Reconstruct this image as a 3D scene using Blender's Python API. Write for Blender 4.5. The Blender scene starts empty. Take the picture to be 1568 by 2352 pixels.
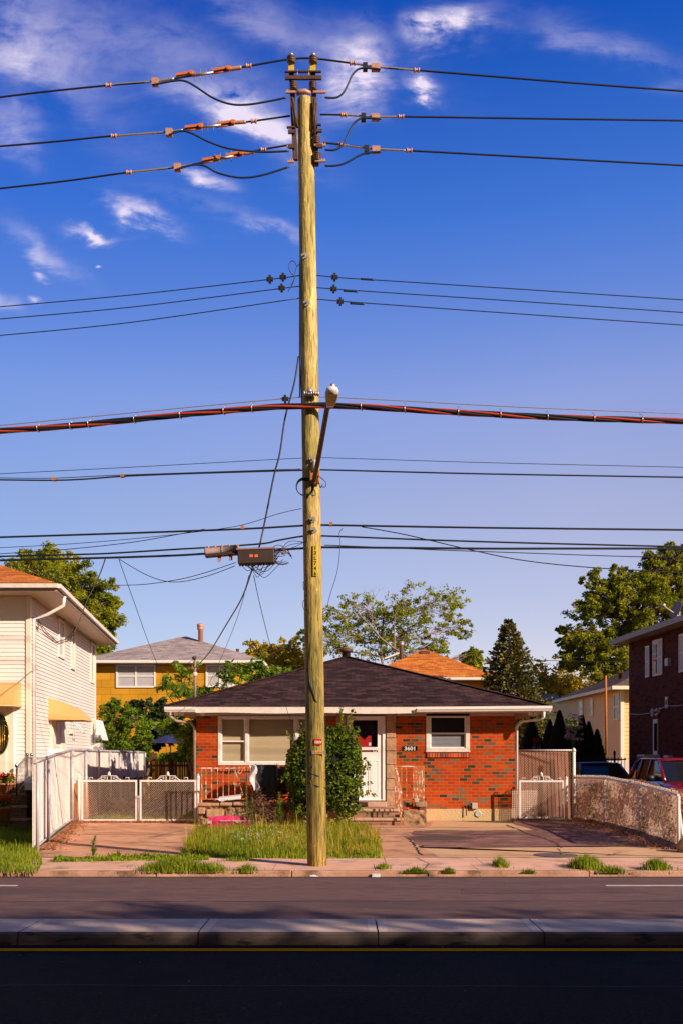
import bpy, math, random
from mathutils import Vector, Matrix, noise
random.seed(7)
R = math.radians
scene = bpy.context.scene
COL = scene.collection

# ------------------------------------------------------------------ camera
F, CX, HY, EZ = 2287.0, 784.0, 1740.0, 1.65      # focal length / principal point used to survey the place
def W(px, py, Y):
    return Vector(((px-CX)*Y/F, Y, EZ+(HY-py)*Y/F))
def Gp(px, py, z=0.0):
    Y = (EZ-z)*F/(py-HY)
    return Vector(((px-CX)*Y/F, Y, z))
cd = bpy.data.cameras.new('camera'); cam = bpy.data.objects.new('camera', cd); COL.objects.link(cam)
cam.location = (0, 0, EZ); cam.rotation_euler = (R(90), 0, 0)
cd.lens = 35; cd.sensor_width = 24; cd.sensor_fit = 'HORIZONTAL'; cd.shift_y = (HY-1176)/1568
cd.clip_end = 3000; cd.clip_start = .1
scene.camera = cam
# ------------------------------------------------------------------ view
scene.view_settings.view_transform = 'Standard'; scene.view_settings.look = 'None'
scene.view_settings.exposure = 0.4; scene.view_settings.gamma = 1
# ------------------------------------------------------------------ sun
SUN_EL = 26.0; SUN_AZ = 128.5
sd = Vector((math.sin(R(SUN_AZ))*math.cos(R(SUN_EL)), math.cos(R(SUN_AZ))*math.cos(R(SUN_EL)), math.sin(R(SUN_EL))))
ld = bpy.data.lights.new('sun', 'SUN'); lo = bpy.data.objects.new('sun', ld); COL.objects.link(lo)
ld.energy = 5.0; ld.angle = R(.5); ld.color = (1, .82, .66)
lo.rotation_euler = sd.to_track_quat('Z', 'Y').to_euler(); lo.location = (20, -20, 30)
# ------------------------------------------------------------------ sky
world = bpy.data.worlds.new('World'); scene.world = world; world.use_nodes = True
def build_sky():
    nt = world.node_tree; N = nt.nodes; L = nt.links; N.clear()
    out = N.new('ShaderNodeOutputWorld'); bg = N.new('ShaderNodeBackground'); L.new(bg.outputs[0], out.inputs[0])
    bg.inputs[1].default_value = .1
    sky = N.new('ShaderNodeTexSky'); sky.sky_type = 'NISHITA'; sky.sun_disc = False
    sky.sun_elevation = R(SUN_EL); sky.sun_rotation = R(SUN_AZ)
    sky.air_density = 1.0; sky.dust_density = .6; sky.ozone_density = 2.5
    tc = N.new('ShaderNodeTexCoord'); sp = N.new('ShaderNodeSeparateXYZ'); L.new(tc.outputs['Generated'], sp.inputs[0])
    def M(op, a, b=None, clamp=False):
        m = N.new('ShaderNodeMath'); m.operation = op; m.use_clamp = clamp
        for i, v in enumerate((a, b)):
            if v is None: continue
            if isinstance(v, (int, float)): m.inputs[i].default_value = v
            else: L.new(v, m.inputs[i])
        return m.outputs[0]
    # tint of the air by height: deep blue overhead, pale lavender low down
    rp = N.new('ShaderNodeValToRGB'); L.new(sp.outputs[2], rp.inputs[0])
    e = rp.color_ramp.elements
    e[0].position = 0; e[0].color = SKYC[0][1]; e[1].position = 1; e[1].color = SKYC[-1][1]
    for p, c in SKYC[1:-1]:
        k = e.new(p); k.color = c
    tint = N.new('ShaderNodeMix'); tint.data_type = 'RGBA'; tint.blend_type = 'MULTIPLY'; tint.inputs[0].default_value = 1
    dk = N.new('ShaderNodeMapRange'); L.new(sp.outputs[1], dk.inputs[0]); dk.inputs[1].default_value = -.5; dk.inputs[2].default_value = .3; dk.inputs[3].default_value = 0; dk.inputs[4].default_value = 1
    L.new(sky.outputs[0], tint.inputs[6]); vs_ = N.new('ShaderNodeVectorMath'); vs_.operation = 'SCALE'; hz_ = N.new('ShaderNodeMix'); hz_.data_type = 'RGBA'; L.new(dk.outputs[0], hz_.inputs[0]); hz_.inputs[6].default_value = (.62,.42,.27,1); L.new(rp.outputs[0], hz_.inputs[7]); 
    lr = N.new('ShaderNodeMapRange'); L.new(sp.outputs[0], lr.inputs[0]); lr.inputs[1].default_value = -.34; lr.inputs[2].default_value = .22
    lc = N.new('ShaderNodeMix'); lc.data_type = 'RGBA'; L.new(lr.outputs[0], lc.inputs[0]); lc.inputs[6].default_value = (.52,.70,.82,1); lc.inputs[7].default_value = (.97,1,1,1)
    lm = N.new('ShaderNodeMix'); lm.data_type = 'RGBA'; lm.blend_type = 'MULTIPLY'; lm.inputs[0].default_value = 1; L.new(hz_.outputs[2], lm.inputs[6]); L.new(lc.outputs[2], lm.inputs[7])
    L.new(lm.outputs[2], tint.inputs[7]); N.remove(vs_)
    ay = M('MAXIMUM', M('ABSOLUTE', sp.outputs[1]), .15)
    u = M('DIVIDE', sp.outputs[0], ay); v = M('DIVIDE', sp.outputs[2], ay)
    cb = N.new('ShaderNodeCombineXYZ'); L.new(u, cb.inputs[0]); L.new(v, cb.inputs[1])
    def fbm(sx, sy, rot, sc, det, off, dist=.3):
        mp = N.new('ShaderNodeMapping'); mp.inputs['Rotation'].default_value = (0, 0, rot)
        mp.inputs['Scale'].default_value = (sx, sy, 1); mp.inputs['Location'].default_value = (off, off, 0)
        L.new(cb.outputs[0], mp.inputs[0])
        n = N.new('ShaderNodeTexNoise'); n.inputs['Scale'].default_value = sc; n.inputs['Detail'].default_value = det
        n.inputs['Distortion'].default_value = dist; n.inputs['Roughness'].default_value = .62
        L.new(mp.outputs[0], n.inputs['Vector']); return n.outputs['Fac']
    nA = fbm(.55, 1.5, R(38), 13, 8, 1.3, .5); nB = fbm(.9, 1.2, R(30), 42, 6, 4.1, .4); nW = fbm(1, 1, 0, 7, 3, 9.0)
    mixn = M('ADD', M('MULTIPLY', nA, .68), M('MULTIPLY', nB, .32))
    # wobble so that the banks have no clean outline
    wob = M('MULTIPLY', M('SUBTRACT', nW, .5), .10)
    uu = M('ADD', u, wob); vv = M('ADD', v, M('MULTIPLY', M('SUBTRACT', nA, .5), .08))
    total = None
    for (px, py, rx, ry, ang, den) in CLOUDS:
        cu, cv = (px-CX)/F, (HY-py)/F; a = R(-ang); ca, sa = math.cos(a), math.sin(a)
        du = M('SUBTRACT', uu, cu); dv = M('SUBTRACT', vv, cv)
        p = M('DIVIDE', M('ADD', M('MULTIPLY', du, ca), M('MULTIPLY', dv, sa)), rx/F)
        q = M('DIVIDE', M('SUBTRACT', M('MULTIPLY', dv, ca), M('MULTIPLY', du, sa)), ry/F)
        r2 = M('ADD', M('MULTIPLY', p, p), M('MULTIPLY', q, q))
        g = M('MULTIPLY', M('EXPONENT', M('MULTIPLY', r2, -1.0)), den)
        total = g if total is None else M('ADD', total, g)
    # density = bank * noise, with a soft threshold
    d = M('MULTIPLY', total, M('MULTIPLY', M('SUBTRACT', mixn, .36, True), 4.2, True))
    d = M('MINIMUM', d, .86)
    mx = N.new('ShaderNodeMix'); mx.data_type = 'RGBA'; L.new(d, mx.inputs[0]); L.new(tint.outputs[2], mx.inputs[6])
    mx.inputs[7].default_value = (7.4, 6.5, 7.6, 1)
    L.new(mx.outputs[2], bg.inputs[0])
SKYC = [(0, (1.5,1.05,1.05,1)), (.15, (1.6,1.09,1.12,1)), (.245, (1.77,1.18,1.21,1)), (.335, (1.70,1.26,1.5,1)), (.40, (1.10,1.08,1.62,1)), (.476, (.50,.88,1.75,1)), (.60, (.06,.50,1.55,1)), (.72, (.08,.36,1.1,1)), (1, (.10,.25,.6,1))]
CLOUDS = [(1035, 60, 66, 32, -16, 2.1), (812, 160, 56, 72, 30, 1.7), (972, 194, 34, 18, 0, 2.0), (1400, 110, 180, 36, 18, .34),
          (560, 262, 130, 34, 27, 1.35), (645, 345, 50, 40, 40, .35), (465, 405, 42, 16, 25, 1.1), (90, 70, 190, 90, 25, .42), (35, 125, 85, 45, 20, .40),
          (420, 110, 260, 50, 25, .20), (640, 45, 260, 45, 22, .26), (25, 285, 70, 50, 45, .4), (335, 495, 60, 15, 28, 1.3), (235, 533, 55, 11, 10, 1.1),
          (110, 575, 90, 20, 38, .45), (20, 690, 30, 16, 30, .5), (115, 632, 13, 7, 30, .9), (236, 607, 9, 6, 0, .9), (80, 686, 12, 7, 10, .9),
          (480, 480, 150, 24, 15, .18), (610, 520, 70, 15, 10, .34), (180, 230, 200, 50, 35, .14)]
build_sky()

# ================================================================== helpers
WL = {}
def props(o, label=None, cat=None, group=None, kind=None):
    if label: o['label'] = label
    if cat: o['category'] = cat
    if group: o['group'] = group
    if kind: o['kind'] = kind
    return o
def thing(name, loc, label, cat, group=None):
    o = bpy.data.objects.new(name, None); COL.objects.link(o); o.location = loc
    o.empty_display_size = .2
    WL[o] = Vector(loc); return props(o, label, cat, group)
class MB:
    def __init__(s): s.v = []; s.f = []; s.sm = []
    def add(s, vs, fs, smooth=False):
        b = len(s.v); s.v.extend([tuple(v) for v in vs]); s.f.extend([tuple(b+i for i in f) for f in fs]); s.sm.extend([smooth]*len(fs)); return s
    def box(s, x0, x1, y0, y1, z0, z1):
        return s.add([(x0,y0,z0),(x1,y0,z0),(x1,y1,z0),(x0,y1,z0),(x0,y0,z1),(x1,y0,z1),(x1,y1,z1),(x0,y1,z1)],
                     [(0,3,2,1),(4,5,6,7),(0,1,5,4),(1,2,6,5),(2,3,7,6),(3,0,4,7)])
    def obox(s, c, ax, ay, az):
        c = Vector(c); ax = Vector(ax); ay = Vector(ay); az = Vector(az)
        vs = [c+i*ax+j*ay+k*az for k in (-1,1) for (i,j) in ((-1,-1),(1,-1),(1,1),(-1,1))]
        return s.add(vs, [(0,3,2,1),(4,5,6,7),(0,1,5,4),(1,2,6,5),(2,3,7,6),(3,0,4,7)])
    def tube(s, pts, r, n=8, caps=True, smooth=True):
        pts = [Vector(p) for p in pts]; m = len(pts)
        rs = r if isinstance(r, (list, tuple)) else [r]*m
        t0 = (pts[1]-pts[0]).normalized()
        up = Vector((0,0,1)) if abs(t0.z) < .9 else Vector((1,0,0))
        u = t0.cross(up).normalized(); vs = []
        for i, p in enumerate(pts):
            t = (pts[min(i+1,m-1)]-pts[max(i-1,0)])
            t = t.normalized() if t.length > 1e-9 else t0
            u = (u-t*u.dot(t)); u = u.normalized() if u.length > 1e-6 else t.orthogonal().normalized()
            w = t.cross(u)
            for k in range(n):
                a = 2*math.pi*k/n; vs.append(p+(u*math.cos(a)+w*math.sin(a))*rs[i])
        fs = [(i*n+k, i*n+(k+1)%n, (i+1)*n+(k+1)%n, (i+1)*n+k) for i in range(m-1) for k in range(n)]
        s.add(vs, fs, smooth)
        if caps and n > 3:
            b = len(s.v)-len(vs); s.f.append(tuple(b+k for k in range(n))[::-1]); s.f.append(tuple(b+(m-1)*n+k for k in range(n))); s.sm += [False]*2
        return s
    def lathe(s, prof, c, axis=(0,0,1), n=14, smooth=True):
        c = Vector(c); q = Vector((0,0,1)).rotation_difference(Vector(axis).normalized()); vs = []
        for (r, z) in prof:
            for k in range(n):
                a = 2*math.pi*k/n; vs.append(c+q@Vector((r*math.cos(a), r*math.sin(a), z)))
        m = len(prof); fs = [(i*n+k, i*n+(k+1)%n, (i+1)*n+(k+1)%n, (i+1)*n+k) for i in range(m-1) for k in range(n)]
        s.add(vs, fs, smooth); b = len(s.v)-len(vs)
        s.f.append(tuple(b+k for k in range(n))[::-1]); s.f.append(tuple(b+(m-1)*n+k for k in range(n))); s.sm += [False]*2
        return s
    def poly(s, pts, thick=None):
        pts = [Vector(p) for p in pts]; n = len(pts)
        if not thick: return s.add(pts, [tuple(range(n))])
        d = Vector(thick); vs = pts+[p+d for p in pts]
        return s.add(vs, [tuple(range(n))[::-1], tuple(range(n, 2*n))]+[(i, (i+1)%n, n+(i+1)%n, n+i) for i in range(n)])
    def quadgrid(s, fn, nu, nv, smooth=True):
        vs = [fn(i/nu, j/nv) for j in range(nv+1) for i in range(nu+1)]
        return s.add(vs, [(j*(nu+1)+i, j*(nu+1)+i+1, (j+1)*(nu+1)+i+1, (j+1)*(nu+1)+i) for j in range(nv) for i in range(nu)], smooth)
    def build(s, name, mat, parent=None, uv=False, bevel=0, kind=None, origin=None, fixn=True):
        if not s.v: s.add([(0,0,0),(.001,0,0),(0,.001,0)], [(0,1,2)])
        if parent is not None: o0 = WL[parent]
        elif origin is not None: o0 = Vector(origin)
        else:
            xs = [v[0] for v in s.v]; ys = [v[1] for v in s.v]; zs = [v[2] for v in s.v]
            o0 = Vector(((min(xs)+max(xs))/2, (min(ys)+max(ys))/2, min(zs)))
        me = bpy.data.meshes.new(name)
        me.from_pydata([(v[0]-o0.x, v[1]-o0.y, v[2]-o0.z) for v in s.v], [], s.f)
        me.polygons.foreach_set('use_smooth', s.sm)
        if fixn and len(s.f) < 20000:
            import bmesh
            bm = bmesh.new(); bm.from_mesh(me); bmesh.ops.recalc_face_normals(bm, faces=bm.faces); bm.to_mesh(me); bm.free()
        if uv:
            lay = me.uv_layers.new(name='UVMap').data
            for p in me.polygons:
                n = p.normal; h = Vector((n.x, n.y, 0))
                if h.length < .05: ua, va = Vector((1,0,0)), Vector((0,1,0))
                else:
                    ua = Vector((0,0,1)).cross(n).normalized(); va = n.cross(ua)
                    if abs(n.y) > abs(n.x) and ua.x < 0: ua = -ua
                for li in p.loop_indices:
                    co = me.vertices[me.loops[li].vertex_index].co+o0
                    lay[li].uv = (co.dot(ua), co.dot(va))
        me.materials.append(mat)
        o = bpy.data.objects.new(name, me); COL.objects.link(o)
        if parent is not None: o.parent = parent
        else: o.location = o0
        WL[o] = o0
        if bevel:
            b = o.modifiers.new('bevel', 'BEVEL'); b.width = bevel; b.segments = 2; b.limit_method = 'ANGLE'
        if kind: o['kind'] = kind
        return o
def text_mb(txt, size, origin, right, up, depth=.004, bold=0.0, align='CENTER', sx=1.0):
    cu = bpy.data.curves.new('t', 'FONT'); cu.body = txt; cu.size = size; cu.extrude = 0; cu.align_x = align; cu.offset = bold; cu.resolution_u = 3
    ob = bpy.data.objects.new('t', cu); COL.objects.link(ob)
    bpy.context.view_layer.update()
    me = bpy.data.meshes.new_from_object(ob.evaluated_get(bpy.context.evaluated_depsgraph_get()))
    o = Vector(origin); r = Vector(right).normalized(); u = Vector(up).normalized(); m = MB()
    m.add([o+r*(v.co.x*sx)+u*v.co.y for v in me.vertices], [tuple(p.vertices) for p in me.polygons])
    bpy.data.objects.remove(ob); bpy.data.curves.remove(cu); bpy.data.meshes.remove(me)
    return m

# ------------------------------------------------------------------ materials
def lin(c):
    return tuple(((x/255)/12.92 if x/255 <= .04045 else ((x/255+.055)/1.055)**2.4) for x in c)+(1,)
def nmat(name):
    m = bpy.data.materials.new(name); m.use_nodes = True; nt = m.node_tree
    return m, nt, nt.nodes, nt.links, nt.nodes['Principled BSDF']
def ramp(N, stops):
    r = N.new('ShaderNodeValToRGB'); e = r.color_ramp.elements
    e[0].position, e[0].color = stops[0][0], stops[0][1]; e[1].position, e[1].color = stops[-1][0], stops[-1][1]
    for p, c in stops[1:-1]:
        k = e.new(p); k.color = c
    return r
def c4(c): return (c[0], c[1], c[2], 1)
def mat(name, c1, c2=None, rough=.8, metal=0, sc=4, st=(1,1,1), bump=0, bsc=None, lo=.35, hi=.65, c3=None, sc3=1.0, t3=(.6,.7), spec=None, det=6, coat=0):
    m, nt, N, L, P = nmat(name)
    P.inputs['Roughness'].default_value = rough; P.inputs['Metallic'].default_value = metal
    if spec is not None: P.inputs['Specular IOR Level'].default_value = spec
    if coat: P.inputs['Coat Weight'].default_value = coat
    if c2 is None and not bump: P.inputs['Base Color'].default_value = c4(c1); return m
    tc = N.new('ShaderNodeTexCoord'); mp = N.new('ShaderNodeMapping'); mp.inputs['Scale'].default_value = st
    L.new(tc.outputs['Object'], mp.inputs[0])
    n = N.new('ShaderNodeTexNoise'); n.inputs['Scale'].default_value = sc; n.inputs['Detail'].default_value = det; n.inputs['Roughness'].default_value = .6
    L.new(mp.outputs[0], n.inputs['Vector'])
    r = ramp(N, [(lo, c4(c1)), (hi, c4(c2 or c1))]); L.new(n.outputs['Fac'], r.inputs[0]); col = r.outputs[0]
    if c3 is not None:
        n3 = N.new('ShaderNodeTexNoise'); n3.inputs['Scale'].default_value = sc3; n3.inputs['Detail'].default_value = 8; n3.inputs['Roughness'].default_value = .65
        L.new(mp.outputs[0], n3.inputs['Vector'])
        r3 = ramp(N, [(t3[0], (0,0,0,1)), (t3[1], (1,1,1,1))]); L.new(n3.outputs['Fac'], r3.inputs[0])
        mx = N.new('ShaderNodeMix'); mx.data_type = 'RGBA'; L.new(r3.outputs[0], mx.inputs[0]); L.new(col, mx.inputs[6]); mx.inputs[7].default_value = c4(c3); col = mx.outputs[2]
    L.new(col, P.inputs['Base Color'])
    if bump:
        nb = N.new('ShaderNodeTexNoise'); nb.inputs['Scale'].default_value = bsc or sc*4; nb.inputs['Detail'].default_value = 6
        L.new(mp.outputs[0], nb.inputs['Vector']); b = N.new('ShaderNodeBump'); b.inputs['Strength'].default_value = bump; b.inputs['Distance'].default_value = .02
        L.new(nb.outputs['Fac'], b.inputs['Height']); L.new(b.outputs[0], P.inputs['Normal'])
    return m
def brickmat(name, stops, mortar, bw=.212, rh=.0855, ms=.011, rough=.85, bump=.6, off=.5, dirt=None, smooth=.1, bias=0.0):
    m, nt, N, L, P = nmat(name); P.inputs['Roughness'].default_value = rough; P.inputs['Specular IOR Level'].default_value = .15
    tc = N.new('ShaderNodeTexCoord'); b = N.new('ShaderNodeTexBrick'); L.new(tc.outputs['UV'], b.inputs['Vector'])
    b.offset = off; b.inputs['Color1'].default_value = (0,0,0,1); b.inputs['Color2'].default_value = (1,1,1,1); b.inputs['Mortar'].default_value = (.5,.5,.5,1)
    b.inputs['Scale'].default_value = 1; b.inputs['Mortar Size'].default_value = ms; b.inputs['Mortar Smooth'].default_value = smooth
    b.inputs['Bias'].default_value = bias; b.inputs['Brick Width'].default_value = bw; b.inputs['Row Height'].default_value = rh
    r = ramp(N, stops); r.color_ramp.interpolation = 'LINEAR'; L.new(b.outputs['Color'], r.inputs[0])
    n = N.new('ShaderNodeTexNoise'); n.inputs['Scale'].default_value = 60; n.inputs['Detail'].default_value = 4; L.new(tc.outputs['Object'], n.inputs['Vector'])
    n2 = N.new('ShaderNodeTexNoise'); n2.inputs['Scale'].default_value = .9; n2.inputs['Detail'].default_value = 6; L.new(tc.outputs['Object'], n2.inputs['Vector'])
    v = ramp(N, [(.3, (.72,.72,.72,1)), (.7, (1.12,1.12,1.12,1))]); L.new(n.outputs['Fac'], v.inputs[0])
    v2 = ramp(N, [(.3, (.82,.80,.80,1)), (.65, (1.05,1.05,1.05,1))]); L.new(n2.outputs['Fac'], v2.inputs[0])
    m1 = N.new('ShaderNodeMix'); m1.data_type = 'RGBA'; L.new(b.outputs['Fac'], m1.inputs[0]); L.new(r.outputs[0], m1.inputs[6]); m1.inputs[7].default_value = c4(mortar)
    m2 = N.new('ShaderNodeMix'); m2.data_type = 'RGBA'; m2.blend_type = 'MULTIPLY'; m2.inputs[0].default_value = 1; L.new(m1.outputs[2], m2.inputs[6]); L.new(v.outputs[0], m2.inputs[7])
    m3 = N.new('ShaderNodeMix'); m3.data_type = 'RGBA'; m3.blend_type = 'MULTIPLY'; m3.inputs[0].default_value = 1; L.new(m2.outputs[2], m3.inputs[6]); L.new(v2.outputs[0], m3.inputs[7])
    L.new(m3.outputs[2], P.inputs['Base Color'])
    if bump:
        bp = N.new('ShaderNodeBump'); bp.inputs['Strength'].default_value = bump; bp.inputs['Distance'].default_value = .006; bp.invert = True
        ad = N.new('ShaderNodeMath'); ad.operation = 'MULTIPLY_ADD'; L.new(n.outputs['Fac'], ad.inputs[0]); ad.inputs[1].default_value = .25; L.new(b.outputs['Fac'], ad.inputs[2])
        L.new(ad.outputs[0], bp.inputs['Height']); L.new(bp.outputs[0], P.inputs['Normal'])
    return m
def leafmat(name, cols, trans=.35, rough=.6, patch=None):
    m, nt, N, L, P = nmat(name); P.inputs['Roughness'].default_value = rough; P.inputs['Specular IOR Level'].default_value = .25
    g = N.new('ShaderNodeNewGeometry'); r = ramp(N, [(i/(len(cols)-1), c4(c)) for i, c in enumerate(cols)])
    tc = N.new('ShaderNodeTexCoord'); n = N.new('ShaderNodeTexNoise'); n.inputs['Scale'].default_value = .8; n.inputs['Detail'].default_value = 3; L.new(tc.outputs['Object'], n.inputs['Vector'])
    a = N.new('ShaderNodeMath'); a.operation = 'MULTIPLY_ADD'; L.new(g.outputs['Random Per Island'], a.inputs[0]); a.inputs[1].default_value = .62
    s = N.new('ShaderNodeMath'); s.operation = 'MULTIPLY_ADD'; L.new(n.outputs['Fac'], s.inputs[0]); s.inputs[1].default_value = 1.3; s.inputs[2].default_value = -.46
    L.new(s.outputs[0], a.inputs[2]); L.new(a.outputs[0], r.inputs[0])
    L.new(r.outputs[0], P.inputs['Base Color'])
    t = N.new('ShaderNodeBsdfTranslucent'); L.new(r.outputs[0], t.inputs[0]); mx = N.new('ShaderNodeMixShader'); mx.inputs[0].default_value = trans
    L.new(P.outputs[0], mx.inputs[1]); L.new(t.outputs[0], mx.inputs[2]); L.new(mx.outputs[0], N['Material Output'].inputs[0])
    return m
def glassmat(name, tint=(.9,.95,1), refl=.5):
    m, nt, N, L, P = nmat(name); N.remove(P)
    tr = N.new('ShaderNodeBsdfTransparent'); tr.inputs[0].default_value = c4(tint); gl = N.new('ShaderNodeBsdfGlossy'); gl.inputs['Roughness'].default_value = .03
    fr = N.new('ShaderNodeFresnel'); fr.inputs[0].default_value = 1.5; k = N.new('ShaderNodeMath'); k.operation = 'MULTIPLY'; k.inputs[1].default_value = 2*refl; L.new(fr.outputs[0], k.inputs[0])
    ge = N.new('ShaderNodeNewGeometry'); iv = N.new('ShaderNodeMath'); iv.operation = 'SUBTRACT'; iv.inputs[0].default_value = 1; L.new(ge.outputs['Backfacing'], iv.inputs[1])
    k2 = N.new('ShaderNodeMath'); k2.operation = 'MULTIPLY'; L.new(k.outputs[0], k2.inputs[0]); L.new(iv.outputs[0], k2.inputs[1]); k = k2
    mx = N.new('ShaderNodeMixShader'); L.new(k.outputs[0], mx.inputs[0]); L.new(tr.outputs[0], mx.inputs[1]); L.new(gl.outputs[0], mx.inputs[2]); L.new(mx.outputs[0], N['Material Output'].inputs[0])
    return m

M = {}
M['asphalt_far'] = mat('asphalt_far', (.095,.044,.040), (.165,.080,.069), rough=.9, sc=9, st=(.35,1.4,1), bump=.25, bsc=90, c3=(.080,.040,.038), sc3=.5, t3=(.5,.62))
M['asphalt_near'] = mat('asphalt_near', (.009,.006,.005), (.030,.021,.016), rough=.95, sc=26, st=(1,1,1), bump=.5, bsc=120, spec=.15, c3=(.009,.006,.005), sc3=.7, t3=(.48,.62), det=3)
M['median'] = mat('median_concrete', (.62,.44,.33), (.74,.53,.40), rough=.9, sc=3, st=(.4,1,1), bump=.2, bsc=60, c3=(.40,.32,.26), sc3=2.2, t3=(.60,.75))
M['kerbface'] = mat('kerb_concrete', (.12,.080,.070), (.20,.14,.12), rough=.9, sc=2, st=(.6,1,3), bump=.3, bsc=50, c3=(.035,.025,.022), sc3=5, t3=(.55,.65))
M['sidewalk'] = mat('sidewalk_concrete', (.68,.36,.23), (.82,.47,.32), rough=.95, sc=1.3, bump=.3, bsc=60, c3=(.30,.18,.12), sc3=1.8, t3=(.52,.7))
M['drive_red'] = mat('reddish_concrete', (.50,.23,.115), (.72,.36,.19), rough=.95, sc=1.0, bump=.3, bsc=50, c3=(.20,.105,.07), sc3=1.5, t3=(.5,.7))
M['drive_tan'] = mat('tan_concrete', (.60,.33,.15), (.70,.42,.22), rough=.95, sc=1.2, bump=.25, bsc=50, c3=(.36,.20,.12), sc3=1.4, t3=(.55,.75))
M['drive_black'] = mat('worn_asphalt', (.14,.065,.055), (.36,.18,.145), rough=.95, sc=2.4, st=(.6,1.8,1), bump=.6, bsc=60, c3=(.52,.30,.21), sc3=2.6, t3=(.57,.70), lo=.38, hi=.62, spec=.15)
M['crack'] = mat('crack', (.05,.035,.03))
M['soil'] = mat('soil', (.12,.075,.04), (.20,.13,.07), rough=1, sc=3, bump=.5, bsc=30)
M['turf'] = mat('turf', (.05,.06,.018), (.12,.10,.035), rough=1, sc=4, bump=.5, bsc=30)
M['yellow'] = mat('yellow_paint', (1.0,.37,0), (.92,.33,0), rough=1, sc=8, spec=0)
M['whiteline'] = mat('white_paint', (.62,.52,.46), (.45,.37,.33), rough=.8, sc=8)
M['wood'] = None
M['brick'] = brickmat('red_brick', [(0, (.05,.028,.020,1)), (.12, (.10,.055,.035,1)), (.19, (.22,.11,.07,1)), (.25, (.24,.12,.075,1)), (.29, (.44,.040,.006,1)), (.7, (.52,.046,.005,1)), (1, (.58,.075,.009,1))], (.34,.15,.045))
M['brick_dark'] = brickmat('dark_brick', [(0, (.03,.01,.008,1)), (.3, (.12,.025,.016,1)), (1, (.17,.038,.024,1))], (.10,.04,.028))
M['brick_step'] = brickmat('worn_step_brick', [(0, (.20,.10,.07,1)), (1, (.42,.19,.12,1))], (.30,.20,.14), bw=.2, rh=.075)
M['shingle_dark'] = brickmat('charcoal_shingle', [(0, (.024,.012,.011,1)), (.5, (.052,.025,.023,1)), (1, (.098,.046,.043,1))], (.018,.009,.008), bw=.26, rh=.13, ms=.006, bump=.7, smooth=.3)
M['shingle_orange'] = brickmat('orange_shingle', [(0, (.46,.12,.022,1)), (1, (.80,.27,.055,1))], (.30,.085,.018), bw=.3, rh=.14, ms=.007, bump=.6)
M['shingle_grey'] = brickmat('pale_grey_shingle', [(0, (.30,.24,.24,1)), (1, (.50,.42,.42,1))], (.25,.2,.2), bw=.3, rh=.14, ms=.006, bump=.5)
M['shingle_brown'] = brickmat('brown_shingle', [(0, (.11,.07,.055,1)), (1, (.22,.14,.11,1))], (.08,.05,.04), bw=.3, rh=.14, ms=.006, bump=.5)
M['mustard'] = brickmat('mustard_shake', [(0, (.60,.285,.02,1)), (1, (.74,.365,.03,1))], (.34,.15,.012), bw=.75, rh=.30, ms=.008, bump=.4)
M['siding'] = mat('white_siding', (.72,.62,.56), (.78,.69,.63), rough=.55, sc=1.2, st=(.3,.3,1), spec=.3)
M['siding_front'] = mat('cream_siding', (.84,.76,.70), (.87,.80,.74), rough=.55, sc=1.2, spec=.3)
M['siding_tan'] = mat('tan_siding', (.80,.50,.21), (.84,.55,.25), rough=.6, sc=1.2)
M['white'] = mat('white_paint_trim', (.76,.70,.66), (.82,.77,.73), rough=.5, sc=5)
M['whiteold'] = mat('old_white_trim', (.66,.56,.50), (.76,.68,.62), rough=.6, sc=7, c3=(.38,.27,.2), sc3=6, t3=(.63,.75))
M['cream'] = mat('cream_trim', (.82,.70,.56), (.84,.73,.60), rough=.5, sc=4)
M['soffit'] = mat('soffit', (.50,.38,.28), (.56,.43,.32), rough=.7, sc=3)
M['fascia_brown'] = mat('brown_fascia', (.30,.21,.17), (.36,.26,.21), rough=.5, sc=4)
M['blind'] = None
M['black'] = mat('black', (.012,.012,.014), rough=.5)
M['blackcable'] = mat('black_cable', (.012,.014,.02), rough=.45)
M['bluecable'] = mat('blue_black_wire', (.012,.03,.07), rough=.5)
M['redcable'] = mat('red_cable', (.42,.05,.02), rough=.4)
M['steel'] = mat('galvanised_steel', (.40,.34,.32), (.50,.44,.42), rough=.45, metal=.6, sc=20)
M['alum'] = mat('aluminium', (.60,.55,.54), rough=.35, metal=.7)
M['rustbar'] = mat('brown_steel', (.07,.035,.025), (.12,.06,.04), rough=.6, metal=.2, sc=12)
M['rust'] = mat('rust', (.36,.11,.03), (.52,.19,.05), rough=.85, sc=18)
M['porcelain'] = mat('brown_porcelain', (.12,.07,.055), (.16,.10,.08), rough=.25, sc=10)
M['copperclamp'] = mat('pinkish_clamp', (.60,.34,.25), (.48,.22,.14), rough=.5, metal=.2, sc=30)
M['orangeclamp'] = mat('orange_clamp', (.62,.12,.04), (.50,.18,.03), rough=.5, sc=30)
M['yellowplastic'] = mat('yellow_plastic', (.62,.42,.02), rough=.4)
M['red'] = mat('red_plastic', (.55,.015,.01), rough=.4)
M['rustwhite'] = mat('peeling_white_paint', (.70,.60,.55), (.76,.67,.62), rough=.7, sc=9, c3=(.50,.15,.03), sc3=7, t3=(.44,.50), bump=.3, bsc=60)
M['rustorange'] = mat('rusty_rail', (.50,.18,.05), (.42,.12,.03), rough=.8, sc=9, c3=(.74,.60,.50), sc3=8, t3=(.54,.60), bump=.3, bsc=60)
M['fencewhite'] = mat('flaking_white_board', (.74,.64,.57), (.80,.71,.64), rough=.8, sc=2, st=(1,1,.5), bump=.5, bsc=35, c3=(.30,.20,.13), sc3=5, t3=(.66,.72))
M['postgrey'] = mat('grey_pipe', (.44,.41,.43), (.56,.51,.52), rough=.5, sc=6, metal=.2)
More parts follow.
